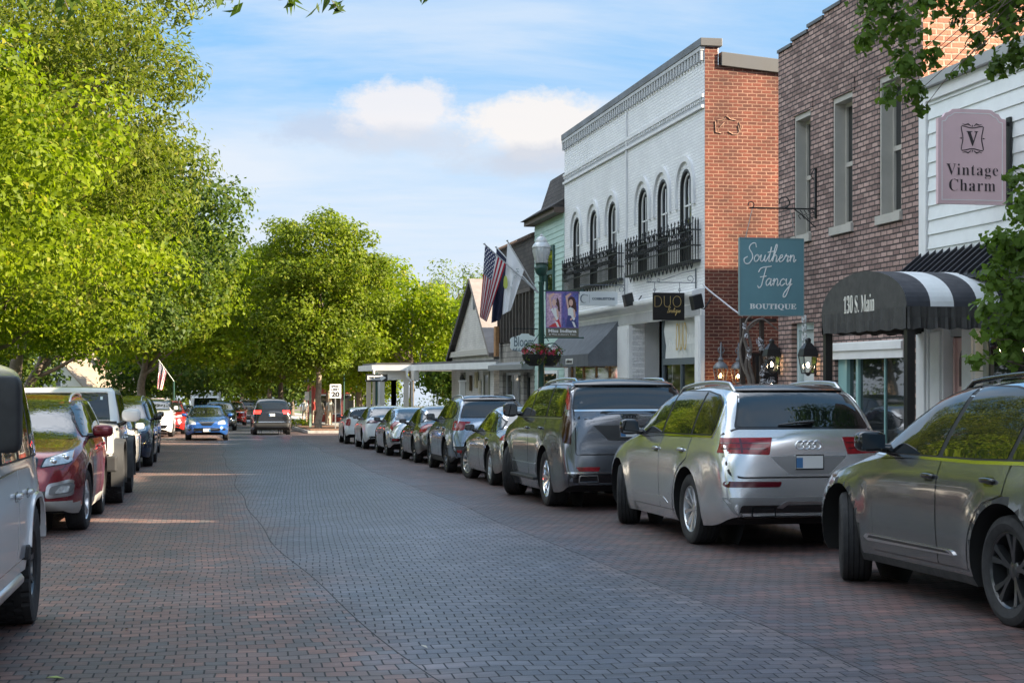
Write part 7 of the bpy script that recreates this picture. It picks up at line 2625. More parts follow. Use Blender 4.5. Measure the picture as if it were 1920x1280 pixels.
def lamp_post(label, x, y, zt, detail=True):
    """zt = height of the finial"""
    z0 = gz(y) + .14
    t = thing('street_lamp', label, 'street lamp', (x, y, z0))
    H = zt - z0
    mb = MB()
    mb.lathe([(.22, 0), (.22, .10), (.17, .14), (.16, .60), (.12, .70), (.09, .80), (.085, 1.2), (.06, H - 1.25), (.075, H - 1.22), (.075, H - 1.17), (.055, H - 1.15), (.055, H - 1.02)], n=16)
    mb.build('post', M_GREEN, t, sm=40)
    mb = MB()
    mb.lathe([(.06, H - 1.03), (.12, H - .98), (.155, H - .90), (.165, H - .84), (.14, H - .80), (.14, H - .745), (.165, H - .735), (.10, H - .72)], n=20)
    mb.build('lamp_base', M_GREEN, t, sm=40)
    mb = MB()
    mb.lathe([(.135, H - .72), (.175, H - .60), (.205, H - .48), (.205, H - .38), (.19, H - .335)], n=24, cap=False)
    gl = mb.build('globe', M_OPAL, t, sm=60)
    mb = MB()
    mb.lathe([(.225, H - .35), (.225, H - .33), (.19, H - .27), (.14, H - .22), (.145, H - .20), (.12, H - .14), (.075, H - .09), (.04, H - .075), (.05, H - .05), (.012, H - .03), (.010, H)], n=24)
    for k in range(8):
        a = 2 * math.pi * k / 8
        mb.tube([(.14 * math.cos(a), .14 * math.sin(a), H - .72), (.208 * math.cos(a), .208 * math.sin(a), H - .45), (.21 * math.cos(a), .21 * math.sin(a), H - .34)], .007, 4)
    mb.build('lamp_cap', mat('lamp_silver', (.55, .57, .58), .35, .2, noise=.1), t, sm=40)
    return t


LX = 7.75
LY = LX / math.tan(ang(1015))
zl = CAM_H + (HY - 437) / F_PX * depth(LX, LY)
lp = lamp_post('dark green street lamp with flags, pageant banner and flower baskets', LX, LY, zl)


def LP(px, py, dy=0.0):
    x, z = on_y(px, py, LY + dy)
    return Vector((x, LY + dy, z))


# banner arms, finial bracket and basket hooks are parts of the lamp
mb = MB(lp.location)
for py in (545, 633):
    a, b_ = LP(1015, py), LP(1092, py)
    mb.tube([a, b_], .016, 6)
    mb.tube([b_, b_ + Vector((.03, 0, 0))], .026, 6)
mb.build('banner_arm', M_GREEN, lp, sm=60)
mb = MB(lp.location)
for s in (-1, 1):
    c = LP(1015, 655)
    pts = [c + Vector((0, 0, -.05)), c + Vector((s * .15, 0, .12)), c + Vector((s * .34, 0, .14)), c + Vector((s * .42, 0, .04)), c + Vector((s * .36, 0, -.02))]
    mb.tube([Vector(p) for p in catmull([tuple(q) for q in pts], 4)], .013, 6)
    mb.tube([c + Vector((0, 0, .45)), c + Vector((s * .18, 0, .2))], .010, 6)
mb.build('basket_arm', M_GREEN, lp, sm=60)
mb = MB(lp.location)
c = LP(1015, 520)
mb.box(c.x + .04, c.x + .13, LY - .06, LY + .06, c.z - .10, c.z + .08)
mb.build('control_box', M_GREEN, lp, bevel=.02)

# pageant banner
t = thing('banner', 'purple pageant banner on the lamp post with two young women in sashes', 'banner', LP(1054, 588))
OFF = t.location
a, b_ = LP(1023.5, 546), LP(1085, 632)
x0, x1, z1, z0 = a.x, b_.x, a.z, b_.z
W_, H_ = x1 - x0, z1 - z0


def cloth_y(x, z, s=0.0):
    return LY + .012 * math.sin((x - x0) * 7 + 1) * (1 - abs((z - z0) / H_ - .5)) - s


mb = MB(OFF)
for i in range(8):
    for j in range(10):
        q = [(x0 + W_ * u / 8, z0 + H_ * v / 10) for u, v in ((i, j), (i + 1, j), (i + 1, j + 1), (i, j + 1))]
        mb.poly([(x, cloth_y(x, z), z) for x, z in q], 1 if j < 2 else 0)
mb.build('cloth', [mat('banner_purple', (.16, .12, .34), .7, noise=.35, nscale=9), mat('banner_grey', (.14, .135, .10), .7)], t, sm=60)


def print_shape(name, poly, m, s):
    mb = MB(OFF)
    mb.poly([(x0 + W_ * u, cloth_y(x0 + W_ * u, z0 + H_ * v, s), z0 + H_ * v) for u, v in poly])
    return mb.build(name, m, t)


def ell(cx, cy, rx, ry, n=14):
    return [(cx + rx * math.cos(2 * math.pi * k / n), cy + ry * math.sin(2 * math.pi * k / n)) for k in range(n)]


M_SKINP = mat('print_skin', (.66, .42, .34), .7)
M_HAIRP = mat('print_hair', (.07, .03, .025), .7)
M_REDP = mat('print_red', (.55, .05, .06), .7)
M_WHITEP = mat('print_white', (.74, .74, .74), .7)
M_ROSEP = mat('print_rose', (.50, .34, .46), .7, noise=.5, nscale=18)
for k, cx_ in enumerate((.25, .76)):
    print_shape('printed_backdrop', [(cx_ - .23, .22), (cx_ + .22, .22), (cx_ + .22, .96), (cx_ - .23, .96)], M_ROSEP if k == 0 else mat('print_blue', (.10, .12, .36), .7, noise=.5, nscale=16), .003)
    print_shape('printed_hair', ell(cx_ + .02, .76, .13, .13), M_HAIRP, .005)
    print_shape('printed_hair', [(cx_ - .10, .76), (cx_ + .16, .76), (cx_ + .18, .56), (cx_ + .06, .58), (cx_ - .12, .62)], M_HAIRP, .005)
    print_shape('printed_dress', [(cx_ - .16, .22), (cx_ + .22, .22), (cx_ + .12, .44), (cx_ + .06, .50), (cx_ - .08, .50), (cx_ - .12, .40)], M_REDP if k == 0 else mat('print_navy', (.06, .07, .22), .7), .006)
    print_shape('printed_bodice', [(cx_ - .09, .48), (cx_ + .08, .46), (cx_ + .09, .62), (cx_ - .02, .66), (cx_ - .10, .62)], M_WHITEP, .007)
    print_shape('printed_face', ell(cx_, .755, .062, .075), M_SKINP, .008)
    print_shape('printed_arm', [(cx_ + .06, .62), (cx_ + .12, .60), (cx_ + .15, .44), (cx_ - .02, .36), (cx_ - .03, .40), (cx_ + .09, .46)], M_SKINP, .009)
    print_shape('printed_arm', [(cx_ - .11, .62), (cx_ - .06, .64), (cx_ - .10, .86), (cx_ + .02, .94), (cx_ - .02, .97), (cx_ - .17, .90)], M_SKINP, .009)
    print_shape('printed_sash', [(cx_ - .10, .60), (cx_ - .05, .64), (cx_ + .13, .40), (cx_ + .08, .36)], M_WHITEP, .010)
    print_shape('printed_sash', [(cx_ + .02, .35), (cx_ + .10, .33), (cx_ + .16, .22), (cx_ + .10, .22)], M_WHITEP, .010)
letters('Miss Indiana', .2, (x0 + W_ * .5, LY - .018, z0 + H_ * .135), '-y', M_WHITEP, t, fit=(W_ * .86, H_ * .075), bold=.006, ext=.002)
letters("& Miss Indiana's Teen", .1, (x0 + W_ * .5, LY - .018, z0 + H_ * .06), '-y', M_WHITEP, t, fit=(W_ * .82, H_ * .04), ext=.002)


# flags
def flag_us_mat():
    m = bpy.data.materials.new('flag_stars_stripes')
    m.use_nodes = True
    n = NT(m.node_tree)
    out = n.add('ShaderNodeOutputMaterial')
    b = n.add('ShaderNodeBsdfPrincipled', i={'Roughness': .8})
    uv = n.add('ShaderNodeUVMap').outputs[0]
    s = n.add('ShaderNodeSeparateXYZ', i={0: uv}).outputs
    stripe = n.math('MODULO', n.math('FLOOR', n.math('MULTIPLY', s[1], 13.0)), 2.0)
    col = n.mix(stripe, (.36, .012, .030), (.66, .65, .66))
    can = n.math('MULTIPLY', n.math('LESS_THAN', s[0], .40), n.math('GREATER_THAN', s[1], .4615))
    cu, cv = n.math('MULTIPLY', s[0], 11 / .40), n.math('MULTIPLY', n.math('SUBTRACT', s[1], .4615), 9 / .5385)
    fu, fv = n.math('SUBTRACT', n.math('FRACT', cu), .5), n.math('SUBTRACT', n.math('FRACT', cv), .5)
    rr = n.math('ADD', n.math('MULTIPLY', fu, fu), n.math('MULTIPLY', fv, fv))
    par = n.math('MODULO', n.math('ADD', n.math('FLOOR', cu), n.math('FLOOR', cv)), 2.0)
    star = n.math('MULTIPLY', n.math('LESS_THAN', rr, .16), n.math('LESS_THAN', par, .5))
    col = n.mix(can, col, n.mix(star, (.022, .028, .09), (.66, .65, .66)))
    n.link(col, b.inputs['Base Color'])
    tl = n.add('ShaderNodeBsdfTranslucent', i={0: col})
    mx = n.add('ShaderNodeMixShader', i={0: .3})
    n.link(b.outputs[0], mx.inputs[1]); n.link(tl.outputs[0], mx.inputs[2])
    n.link(mx.outputs[0], out.inputs[0])
    return m


M_FLAGUS = flag_us_mat()
M_FLAGW = mat('flag_white', (.74, .75, .76), .8)
M_FLAGN = mat('flag_navy', (.016, .022, .055), .8)
M_ALU = mat('flagpole_aluminium', (.60, .61, .62), .3, .8)


def hang_flag(parent, H0, H1, E0, E1, m, nrm, name='cloth', amp=.07, nu=26, nv=20, waves=2.5, mid=.0):
    """cloth from the pole edge H0 (low) - H1 (tip) down to the gathered fly edge E0 - E1"""
    H0, H1, E0, E1, nrm = (Vector(q) for q in (H0, H1, E0, E1, nrm))
    me = bpy.data.meshes.new(name)
    V, F, UV = [], [], []
    for i in range(nu + 1):
        u = i / nu
        for j in range(nv + 1):
            v = j / nv
            h, e = H0.lerp(H1, v), E0.lerp(E1, v)
            p = h.lerp(e, u)
            w = math.sin(v * math.pi * 2 * waves + u * 1.5) * amp * min(1, u * 1.8) + .02 * math.sin(u * 9 + v * 4) * u
            p = p + nrm * w
            V.append(tuple(p - parent.location))
            UV.append((u, v))
    for i in range(nu):
        for j in range(nv):
            F.append((i * (nv + 1) + j, (i + 1) * (nv + 1) + j, (i + 1) * (nv + 1) + j + 1, i * (nv + 1) + j + 1))
    me.from_pydata(V, [], F)
    uvl = me.uv_layers.new(name='UVMap')
    for l in me.loops:
        uvl.data[l.index].uv = UV[l.vertex_index]
    smooth(me, 80)
    return link_mesh(name, me, m, parent)


foot = LP(1009, 549)


def flag(label, tip, base, E0, E1, m, dy, fr, waves, amp):
    t = thing('flag', label, 'flag', tuple(foot), group=None)
    T = LP(*tip, dy)
    mb = MB(t.location)
    mb.tube([foot, T], [.017, .014], 8)
    add_blob(mb, T, (.028, .028, .028), 1, 1, 6, 10)
    mb.build('pole', M_ALU, t, sm=60)
    b_ = foot.lerp(T, fr)
    hang_flag(t, b_, foot.lerp(T, .985), LP(*E0, dy * .8), LP(*E1, dy), m, (.25, .97, 0), amp=amp, waves=waves)
    return t


flag('stars and stripes flag hanging limp from the lamp post pole', (908, 457), None, (912, 603), (899, 594), M_FLAGUS, -.25, .60, 2.2, .085)
flag('dark navy flag mostly hidden behind the other flags', (930, 463), None, (937, 600), (921, 606), M_FLAGN, .45, .55, 1.8, .06)
tw = flag('white flag with green leaf emblem and mirrored lettering', (951, 451), None, (957, 582), (942, 590), M_FLAGW, -.05, .45, 1.3, .045)
mb = MB(tw.location)
c = LP(948, 529, -.12)
mb.prism([(c.x + .05 * math.cos(a * .52) * (1.0 if math.sin(a * .52) > -.3 else 1.25), c.y, c.z + .16 * math.sin(a * .52)) for a in range(12)], (0, .004, 0))
mb.build('leaf_emblem', mat('emblem_green', (.42, .48, .10), .8), tw)
for k, (ch, px, py) in enumerate((('Z', 970, 507), ('o', 966, 519), ('i', 961, 530), ('n', 958, 540))):
    p = LP(px, py, -.14)
    lo = letters(ch, .13, tuple(p), '+y', mat('flag_ink', (.30, .36, .36), .8), tw, ext=.001)

# hanging flower baskets on the lamp
M_BASKET = mat('basket_black', (.012, .012, .012), .7)
for k, (px, py) in enumerate(((1001, 667), (1030, 668))):
    c = LP(px, py, -.30 if k == 0 else .22)
    t = thing('hanging_basket', ('black hanging basket of red and purple flowers, left one on the lamp post', 'black hanging basket of red and white flowers, right one on the lamp post')[k], 'flower basket', tuple(c), group='flower baskets on the lamp post')
    mb = MB(c)
    mb.lathe([(.10, -.24), (.20, -.17), (.27, -.05), (.29, .04), (.25, .04)], c, 20)
    mb.build('bowl', M_BASKET, t, sm=50)
    mb = MB(c)
    top = LP(1008 if k == 0 else 1022, 648)
    for a in range(3):
        mb.tube([c + Vector((.27 * math.cos(a * 2.1), .27 * math.sin(a * 2.1), .04)), top], .006, 4)
    mb.build('chain', M_IRON, t)
    bl = [((rnd.gauss(0, .17), rnd.gauss(0, .15), .10 + rnd.random() * .10), (.15, .15, .12)) for _ in range(12)] + [((.27 * math.cos(a), .27 * math.sin(a), -.05 - .1 * rnd.random()), (.05, .05, .14)) for a in range(7)]
    link_mesh('foliage', leaf_cloud(bl, 2600, .05, 400 + k, 'rhomb'), L_DEEP, t)
    for nm, cols, cnt in (('red_flowers', (.42, .012, .05), 46), ('pale_flowers', (.62, .50, .62) if k == 0 else (.72, .72, .70), 22)):
        mb = MB()
        for _ in range(cnt):
            d = Vector((rnd.gauss(0, 1), rnd.gauss(0, 1), abs(rnd.gauss(.5, .6)))).normalized()
            p = Vector((d.x * .30, d.y * .30, .06 + d.z * .22))
            for q in range(5):
                a = q * 1.257
                e = d.orthogonal().normalized()
                f = d.cross(e)
                u, w = e * math.cos(a) + f * math.sin(a), e * math.cos(a + .9) + f * math.sin(a + .9)
                mb.poly([p, p + u * .038, p + (u + w) * .030 + d * .008, p + w * .038])
        mb.build(nm, mat('petal_%s_%d' % (nm, k), cols, .7), t)


# ================================================================ hanging shop signs
def bracket_sign(name, label, box, Y, boardm, thick=.05):
    """board perpendicular to the facade; box = photo corners"""
    (xa, za), (xb, zb) = on_y(box[0], box[3], Y), on_y(box[2], box[1], Y)
    t = thing(name, label, 'sign', ((xa + xb) / 2, Y, (za + zb) / 2))
    return t, xa, xb, za, zb


# Southern Fancy
Y = on_x(1531, 0, XF)[0]
t, xa, xb, za, zb = bracket_sign('hanging_sign', 'teal hanging sign with white script lettering by the alley', (1387, 449, 1505, 590), Y, None)
mb = MB(t.location)
mb.box(xa, xb, Y - .025, Y + .025, za, zb)
mb.build('board', mat('sign_teal', (.125, .27, .315), .45, noise=.05), t, bevel=.004)
mb = MB(t.location)
for (a, b_, c, d) in ((xa - .006, xb + .006, zb, zb + .014), (xa - .006, xb + .006, za - .014, za), (xa - .014, xa - .0005, za, zb), (xb + .0005, xb + .014, za, zb)):
    mb.box(a, b_, Y - .032, Y + .032, c, d)
mb.build('edge_frame', mat('sign_teal_edge', (.20, .30, .32), .4), t)
M_WLET = mat('white_letters', (.80, .82, .82), .5)
w_, h_ = xb - xa, zb - za
script('Southern', (xa + w_ * .07, Y - .030, za + h_ * .70), h_ * .088, '-y', .0095, M_WLET, t, slant=.18, stretch=1.20)
script('Fancy', (xa + w_ * .26, Y - .030, za + h_ * .385), h_ * .092, '-y', .0095, M_WLET, t, slant=.18, stretch=1.22)
letters(serif('BOUTIQUE'), .12, ((xa + xb) / 2 + .02, Y - .027, za + h_ * .105), '-y', M_WLET, t, fit=(w_ * .74, h_ * .085), bold=.001)
mb = MB(t.location)
zr_ = on_y(1520, 392, Y)[1]
xw = on_y(1405, 0, Y)[0]
mb.tube([(XF - .02, Y, zr_), (xw, Y, zr_)], .014, 6)
zt_, zbm = on_y(1531, 315, Y)[1], on_y(1531, 410, Y)[1]
mb.box(XF - .03, XF - .001, Y - .02, Y + .02, zbm, zt_)
for cx_, cz_, r_ in ((xw + .03, zr_ + .05, .05), (xb - .32, zr_ + .10, .09)):
    mb.tube([(cx_ + r_ * math.cos(a * .5), Y, cz_ + r_ * math.sin(a * .5)) for a in range(-3, 8)], .009, 5)
mb.tube([(XF - .02, Y, zr_ - .30), (XF - .25, Y, zr_ - .10), (XF - .40, Y, zr_)], .010, 5)
mb.tube([(XF - .03, Y, zt_), (XF - .10, Y, zt_ - .12), (XF - .05, Y, zt_ - .2)], .009, 5)
for k in range(4):
    x_ = XF - .08 - k * .07
    mb.tube([(x_, Y, zr_ - .02), (x_ + .05, Y, zr_ - .08), (x_ - .03, Y, zr_ - .11), (x_ + .01, Y, zr_ - .17)], .008, 5)
mb.build('bracket', M_IRON, t, sm=60)
for q in ((xa + .10, xa + .22), (xb - .12, xb - .22)):
    mb = MB(t.location)
    mb.tube([(q[0], Y, zb + .01), (q[1], Y, zr_)], .007, 5)
    mb.build('chain', mat('pale_chain', (.4, .38, .36), .5, .5), t)

# Vintage Charm
Y = on_x(1898, 0, XF)[0]
t, xa, xb, za, zb = bracket_sign('hanging_sign', 'mauve pink hanging sign with a framed letter emblem on the clapboard shop', (1757, 208, 1884, 382), Y, None)
w_, h_ = xb - xa, zb - za
M_MAUVE = mat('sign_mauve', (.68, .48, .515), .5, noise=.04)


def vc_outline(ins):
    c = .14
    o = [(0, 0), (1, 0), (1, .90), (.93, .91), (.90, .945), (.89, .955), (.84, .965), (.79, .995), (.74, 1), (.26, 1), (.21, .995), (.16, .965), (.11, .955), (.10, .945), (.07, .91), (0, .90)]
    p = [(xa + w_ * q[0], za + h_ * q[1]) for q in o]
    return offset_poly(p, -ins) if ins else p


mb = MB(t.location)
mb.prism([(p[0], Y - .03, p[1]) for p in vc_outline(0)], (0, .06, 0))
mb.build('board', M_MAUVE, t)
mb = MB(t.location)
po, pi_ = vc_outline(.045), vc_outline(.056)
for a, b_, c, d in zip(po, po[1:] + po[:1], pi_[1:] + pi_[:1], pi_):
    mb.prism([(q[0], Y - .034, q[1]) for q in (a, b_, c, d)], (0, .0039, 0))
mb.build('border_line', mat('sign_white_line', (.75, .72, .73), .5), t)
M_INK = mat('sign_dark_ink', (.028, .020, .026), .5)
letters(serif('V'), .3, ((xa + xb) / 2, Y - .033, za + h_ * .69), '-y', M_INK, t, fit=(w_ * .17, h_ * .155))
fx0, fx1, fz0, fz1 = xa + w_ * .345, xa + w_ * .655, za + h_ * .57, za + h_ * .815
mb = MB(t.location)
for (a, b_) in (((fx0, fz0), (fx1, fz0)), ((fx1, fz0), (fx1, fz1)), ((fx1, fz1), (fx0, fz1)), ((fx0, fz1), (fx0, fz0))):
    pts = []
    A_, B_ = Vector((a[0], 0, a[1])), Vector((b_[0], 0, b_[1]))
    n_ = Vector(((B_ - A_).z, 0, -(B_ - A_).x)).normalized()
    for k in range(9):
        u = k / 8
        pts.append(A_.lerp(B_, u) + n_ * (.012 * math.cos(u * math.pi * 2) - .004) + Vector((0, Y - .032, 0)))
    mb.tube(pts, .0065, 5)
cx_ = (fx0 + fx1) / 2
for z_, s in ((fz1, 1), (fz0, -1)):
    for q in (-1, 1):
        mb.tube([(cx_ + q * .02, Y - .032, z_ + s * .01), (cx_ + q * .055, Y - .032, z_ + s * .035), (cx_ + q * .095, Y - .032, z_ + s * .022), (cx_ + q * .13, Y - .032, z_ + s * .035)], [.004, .010, .006, .002], 5)
    mb.tube([(cx_, Y - .032, z_), (cx_, Y - .032, z_ + s * .03)], [.009, .001], 5)
for x_, s in ((fx0, -1), (fx1, 1)):
    mb.tube([(x_, Y - .032, (fz0 + fz1) / 2), (x_ + s * .03, Y - .032, (fz0 + fz1) / 2)], [.010, .001], 5)
mb.build('frame_emblem', M_INK, t, sm=60)
letters(serif('Vintage'), .2, ((xa + xb) / 2, Y - .033, za + h_ * .345), '-y', M_INK, t, fit=(w_ * .76, h_ * .155), bold=-.004, spacing=1.08)
letters(serif('Charm'), .2, ((xa + xb) / 2, Y - .033, za + h_ * .20), '-y', M_INK, t, fit=(w_ * .68, h_ * .125), bold=-.004, spacing=1.08)
mb = MB(t.location)
mb.box(XF - .06, XF - .03, Y - .05, Y + .05, za - .02, zb - .08)
mb.box(xb + .001, XF - .061, Y - .02, Y + .02, za + h_ * .84, za + h_ * .88)
mb.box(xb + .001, XF - .061, Y - .02, Y + .02, za + h_ * .10, za + h_ * .14)
mb.build('bracket', M_BLACK, t)

# DUO
Y = on_x(1313, 0, XF)[0] + .25
t, xa, xb, za, zb = bracket_sign('hanging_sign', 'square black hanging sign with gold lettering', (1224, 549, 1283, 600), Y, None)
w_, h_ = xb - xa, zb - za
mb = MB(t.location)
mb.box(xa, xb, Y - .02, Y + .02, za, zb)
mb.build('board', mat('sign_black', (.008, .008, .008), .4), t, bevel=.004)
letters('DUO', .2, ((xa + xb) / 2 - .02, Y - .024, za + h_ * .68), '-y', MATS['gold_letters'], t, fit=(w_ * .84, h_ * .40), bold=-.007)
script('Boutique', (xa + w_ * .44, Y - .024, za + h_ * .28), h_ * .085, '-y', .0030, MATS['gold_letters'], t, slant=.3, stretch=.95)
mb = MB(t.location)
zr_ = on_y(1300, 530, Y)[1]
xl = on_y(1212, 0, Y)[0]
mb.tube([(XF, Y, zr_), (xl, Y, zr_)], .010, 6)
mb.tube([(XF - .02, Y, zr_ - .12), (XF - .02, Y, zr_ + .30)], .014, 6)
mb.tube([(XF - .02, Y, zr_ + .26), (XF - .30, Y, zr_ + .20), (XF - .75, Y, zr_ + .04)], .007, 5)
for cx_, cz_, r_ in ((XF - .14, zr_ + .08, .07), (xl + .05, zr_ + .05, .05), (xl + .25, zr_ + .04, .035)):
    mb.tube([(cx_ + r_ * math.cos(a * .6) * (1 - a * .05), Y, cz_ + r_ * math.sin(a * .6) * (1 - a * .05)) for a in range(-2, 10)], .007, 5)
for x_ in (xa + .04, xb - .10):
    mb.tube([(x_, Y, zb), (x_, Y, zr_)], .007, 5)
    ring_mb(mb, (x_, Y, zb + .06), .025, .006)
mb.build('bracket', mat('grey_iron', (.12, .14, .17), .5, .4), t, sm=60)

# Cobblestone
Y = on_x(1173, 0, XF)[0]
t, xa, xb, za, zb = bracket_sign('hanging_sign', 'pale grey oblong hanging sign with a dark crescent emblem', (1087, 547, 1158, 573), Y, None)
w_, h_ = xb - xa, zb - za
mb = MB(t.location)
mb.box(xa, xb, Y - .02, Y + .02, za, zb)
mb.build('board', mat('sign_pale', (.60, .63, .64), .5), t, bevel=.004)
M_SIGNINK = MATS['sign_grey_ink']
letters('COBBLESTONE', .1, (xa + w_ * .62, Y - .024, za + h_ * .50), '-y', M_SIGNINK, t, fit=(w_ * .60, h_ * .17), bold=.003)
mb = MB(t.location)
cx_, cz_ = xa + w_ * .11, za + h_ * .5
mb.tube([(cx_ + .085 * math.cos(a * .4 + .9), Y - .024, cz_ + .10 * math.sin(a * .4 + .9)) for a in range(12)], [.003 + .012 * math.sin(math.pi * a / 11) for a in range(12)], 6)
mb.tube([(cx_ + .09, Y - .024, cz_ + .07), (cx_ + .06, Y - .024, cz_ + .09)], .010, 5)
mb.tube([(xa + w_ * .25, Y - .024, za + h_ * .2), (xa + w_ * .25, Y - .024, za + h_ * .8)], .003, 4)
mb.build('crescent_emblem', M_SIGNINK, t, sm=60)
mb = MB(t.location)
zr_ = zb + .16
mb.tube([(XF, Y, zr_), (xa, Y, zr_)], .011, 6)
mb.tube([(XF - .02, Y, zr_ - .3), (XF - .02, Y, zr_ + .30)], .012, 6)
for s in (.06, w_ - .06):
    mb.tube([(xa + s, Y, zb), (xa + s, Y, zr_)], .006, 5)
for cx_, cz_, r_ in ((XF - .12, zr_ + .12, .07), (XF - .10, zr_ - .10, .06)):
    mb.tube([(cx_ + r_ * math.cos(a * .6), Y, cz_ + r_ * math.sin(a * .6)) for a in range(-2, 8)], .008, 5)
mb.build('bracket', MATS['grey_iron'], t, sm=60)


# ================================================================ wall lanterns
M_GLOW = mat('lamp_glow', (1, .75, .4), .5, emit=(1.0, .62, .26), es=26.0)
M_GLOWW = mat('lamp_glow_white', (1, .85, .6), .5, emit=(1.0, .78, .48), es=26.0)
M_LGLASS = thin_glass('lantern_glass', (.96, .93, .88), .0)


def lantern(label, c, wall, s, metal, glow, style, group):
    """c = middle of the glass body; wall = point where the bracket meets the wall"""
    t = thing('wall_lantern', label, 'lantern', tuple(c), group=group)
    c, wall = Vector(c), Vector(wall)
    a, b_, h = .085 * s, .125 * s, .30 * s
    lo = [c + Vector((sx * a, sy * a, -h / 2)) for sx, sy in ((-1, -1), (1, -1), (1, 1), (-1, 1))]
    hi = [c + Vector((sx * b_, sy * b_, h / 2)) for sx, sy in ((-1, -1), (1, -1), (1, 1), (-1, 1))]
    mb = MB(t.location)
    for p, q in zip(lo, hi): mb.tube([p, q], .010 * s, 4)
    for r_ in (lo, hi):
        for p, q in zip(r_, r_[1:] + r_[:1]): mb.tube([p, q], .012 * s, 4)
    mb.poly([p + Vector((0, 0, -.008)) for p in lo])
    mb.lathe([(.02 * s, -h / 2 - .05 * s), (.05 * s, -h / 2 - .015 * s), (.09 * s, -h / 2 - .01 * s)], c, 10)
    mb.build('cage', metal, t)
    mb = MB(t.location)
    if style == 'gas':
        top = h / 2
        q0 = [c + Vector((sx * b_ * 1.12, sy * b_ * 1.12, top)) for sx, sy in ((-1, -1), (1, -1), (1, 1), (-1, 1))]
        q1 = [c + Vector((sx * b_ * .9, sy * b_ * .9, top + .12 * s)) for sx, sy in ((-1, -1), (1, -1), (1, 1), (-1, 1))]
        q2 = [c + Vector((sx * b_ * .38, sy * b_ * .38, top + .22 * s)) for sx, sy in ((-1, -1), (1, -1), (1, 1), (-1, 1))]
        for r0, r1 in ((q0, q1), (q1, q2)):
            for k in range(4):
                mb.poly([r0[k], r0[(k + 1) % 4], r1[(k + 1) % 4], r1[k]])
        mb.poly(q2); mb.poly(q0[::-1])
        mb.lathe([(.05 * s, top + .22 * s), (.05 * s, top + .27 * s), (.062 * s, top + .275 * s), (.03 * s, top + .31 * s)], c, 12)
    else:
        mb.lathe([(.165 * s, h / 2), (.165 * s, h / 2 + .03 * s), (.12 * s, h / 2 + .10 * s), (.05 * s, h / 2 + .15 * s), (.05 * s, h / 2 + .18 * s), (.07 * s, h / 2 + .19 * s), (.02 * s, h / 2 + .25 * s)], c, 16)
    mb.build('lamp_cap', metal, t, sm=40)
    mb = MB(t.location)
    for k in range(4):
        mb.poly([lo[k], lo[(k + 1) % 4], hi[(k + 1) % 4], hi[k]])
    mb.build('glass', M_LGLASS, t)
    mb = MB(t.location)
    add_blob(mb, c + Vector((0, 0, -.01)), (.022 * s, .022 * s, .045 * s), 1, 1, 8, 12)
    mb.build('bulb', glow, t, sm=60)
    mb = MB(t.location)
    if style == 'gas':
        mb.tube([wall + Vector((0, 0, -.25 * s)), wall + Vector((0, 0, .25 * s))], .02 * s, 6)
        mb.tube([wall, c + Vector((0, 0, -h / 2 - .04 * s))], .014 * s, 6)
        mb.tube([wall + Vector((0, 0, .15 * s)), c.lerp(wall, .5) + Vector((0, 0, h * .4))], .012 * s, 6)
    else:
        p0 = c + Vector((0, 0, h / 2 + .25 * s))
        d = wall - c
        mb.tube([Vector(q) for q in catmull([tuple(p0), tuple(p0 + d * .15 + Vector((0, 0, .16 * s))), tuple(p0 + d * .6 + Vector((0, 0, .18 * s))), tuple(wall + Vector((0, 0, .15 * s))), tuple(wall + Vector((0, 0, -.25 * s)))], 4)], .016 * s, 6)
        ring_mb(mb, p0 + d * .5 + Vector((0, 0, .04 * s)), .07 * s, .011 * s)
    mb.build('bracket', metal, t, sm=60)
    return t


M_PEWTER = mat('pewter', (.20, .21, .22), .5, .5, noise=.2, nscale=9)
GL = 'lit wall lanterns by the alley'
for k, (px, py) in enumerate(((1351, 703), (1384, 704))):
    Yq = WY0 - .30
    x_, z_ = on_y(px, py, Yq)
    lantern(('pewter lantern on the red brick side wall, the one nearer the white corner', 'pewter lantern on the red brick side wall, the one nearer the vine post')[k], (x_, Yq, z_), (x_ + .12, WY0 - .01, z_ + .2), .92, M_PEWTER, M_GLOW, 'coach', GL)
for k, (px, py) in enumerate(((1447, 682), (1515, 683))):
    Yq = on_x((1462, 1530)[k], 0, XF)[0] - .05
    x_, z_ = on_y(px, py, Yq)
    lantern(('black gas-style lantern on the brown brick corner beside the vine', 'black gas-style lantern between pale blue door and canopy post')[k], (x_, Yq, z_), (XF - .01, Yq + .05, z_ + .05), .95, M_BLACK, M_GLOWW, 'gas', GL)
Yq = on_x(1893, 0, XF)[0]
x_, z_ = on_y(1874, 652, Yq)
lantern('black gas-style lantern half hidden by ginkgo leaves right of the canopy', (x_, Yq, z_), (XF - .11, Yq, z_ + .05), .85, M_BLACK, M_GLOWW, 'gas', GL)

# ornate white house-number bracket over the lantern by the pale door
x_, z_ = on_x(1514, 0, XF)[0], on_x(1514, 625, XF)[1]
t = thing('filigree_panel', 'white scrolled iron panel above the black lantern by the pale blue door', 'ornament', (XF - .06, x_, z_))
mb = MB(t.location)
for k in range(4):
    zc = z_ + .24 - .15 * k
    for s in (-1, 1):
        mb.tube([(XF - .06, x_ + s * (.03 + .05 * abs(math.cos(a * .55))), zc + .06 * math.sin(a * .55) * (1 if s > 0 else -1)) for a in range(12)], .014, 5)
    mb.tube([(XF - .06, x_ - .09, zc + .05), (XF - .065, x_, zc - .02), (XF - .06, x_ + .09, zc + .05)], .012, 5)
mb.build('scrollwork', mat('white_iron', (.68, .70, .72), .5), t, sm=60)

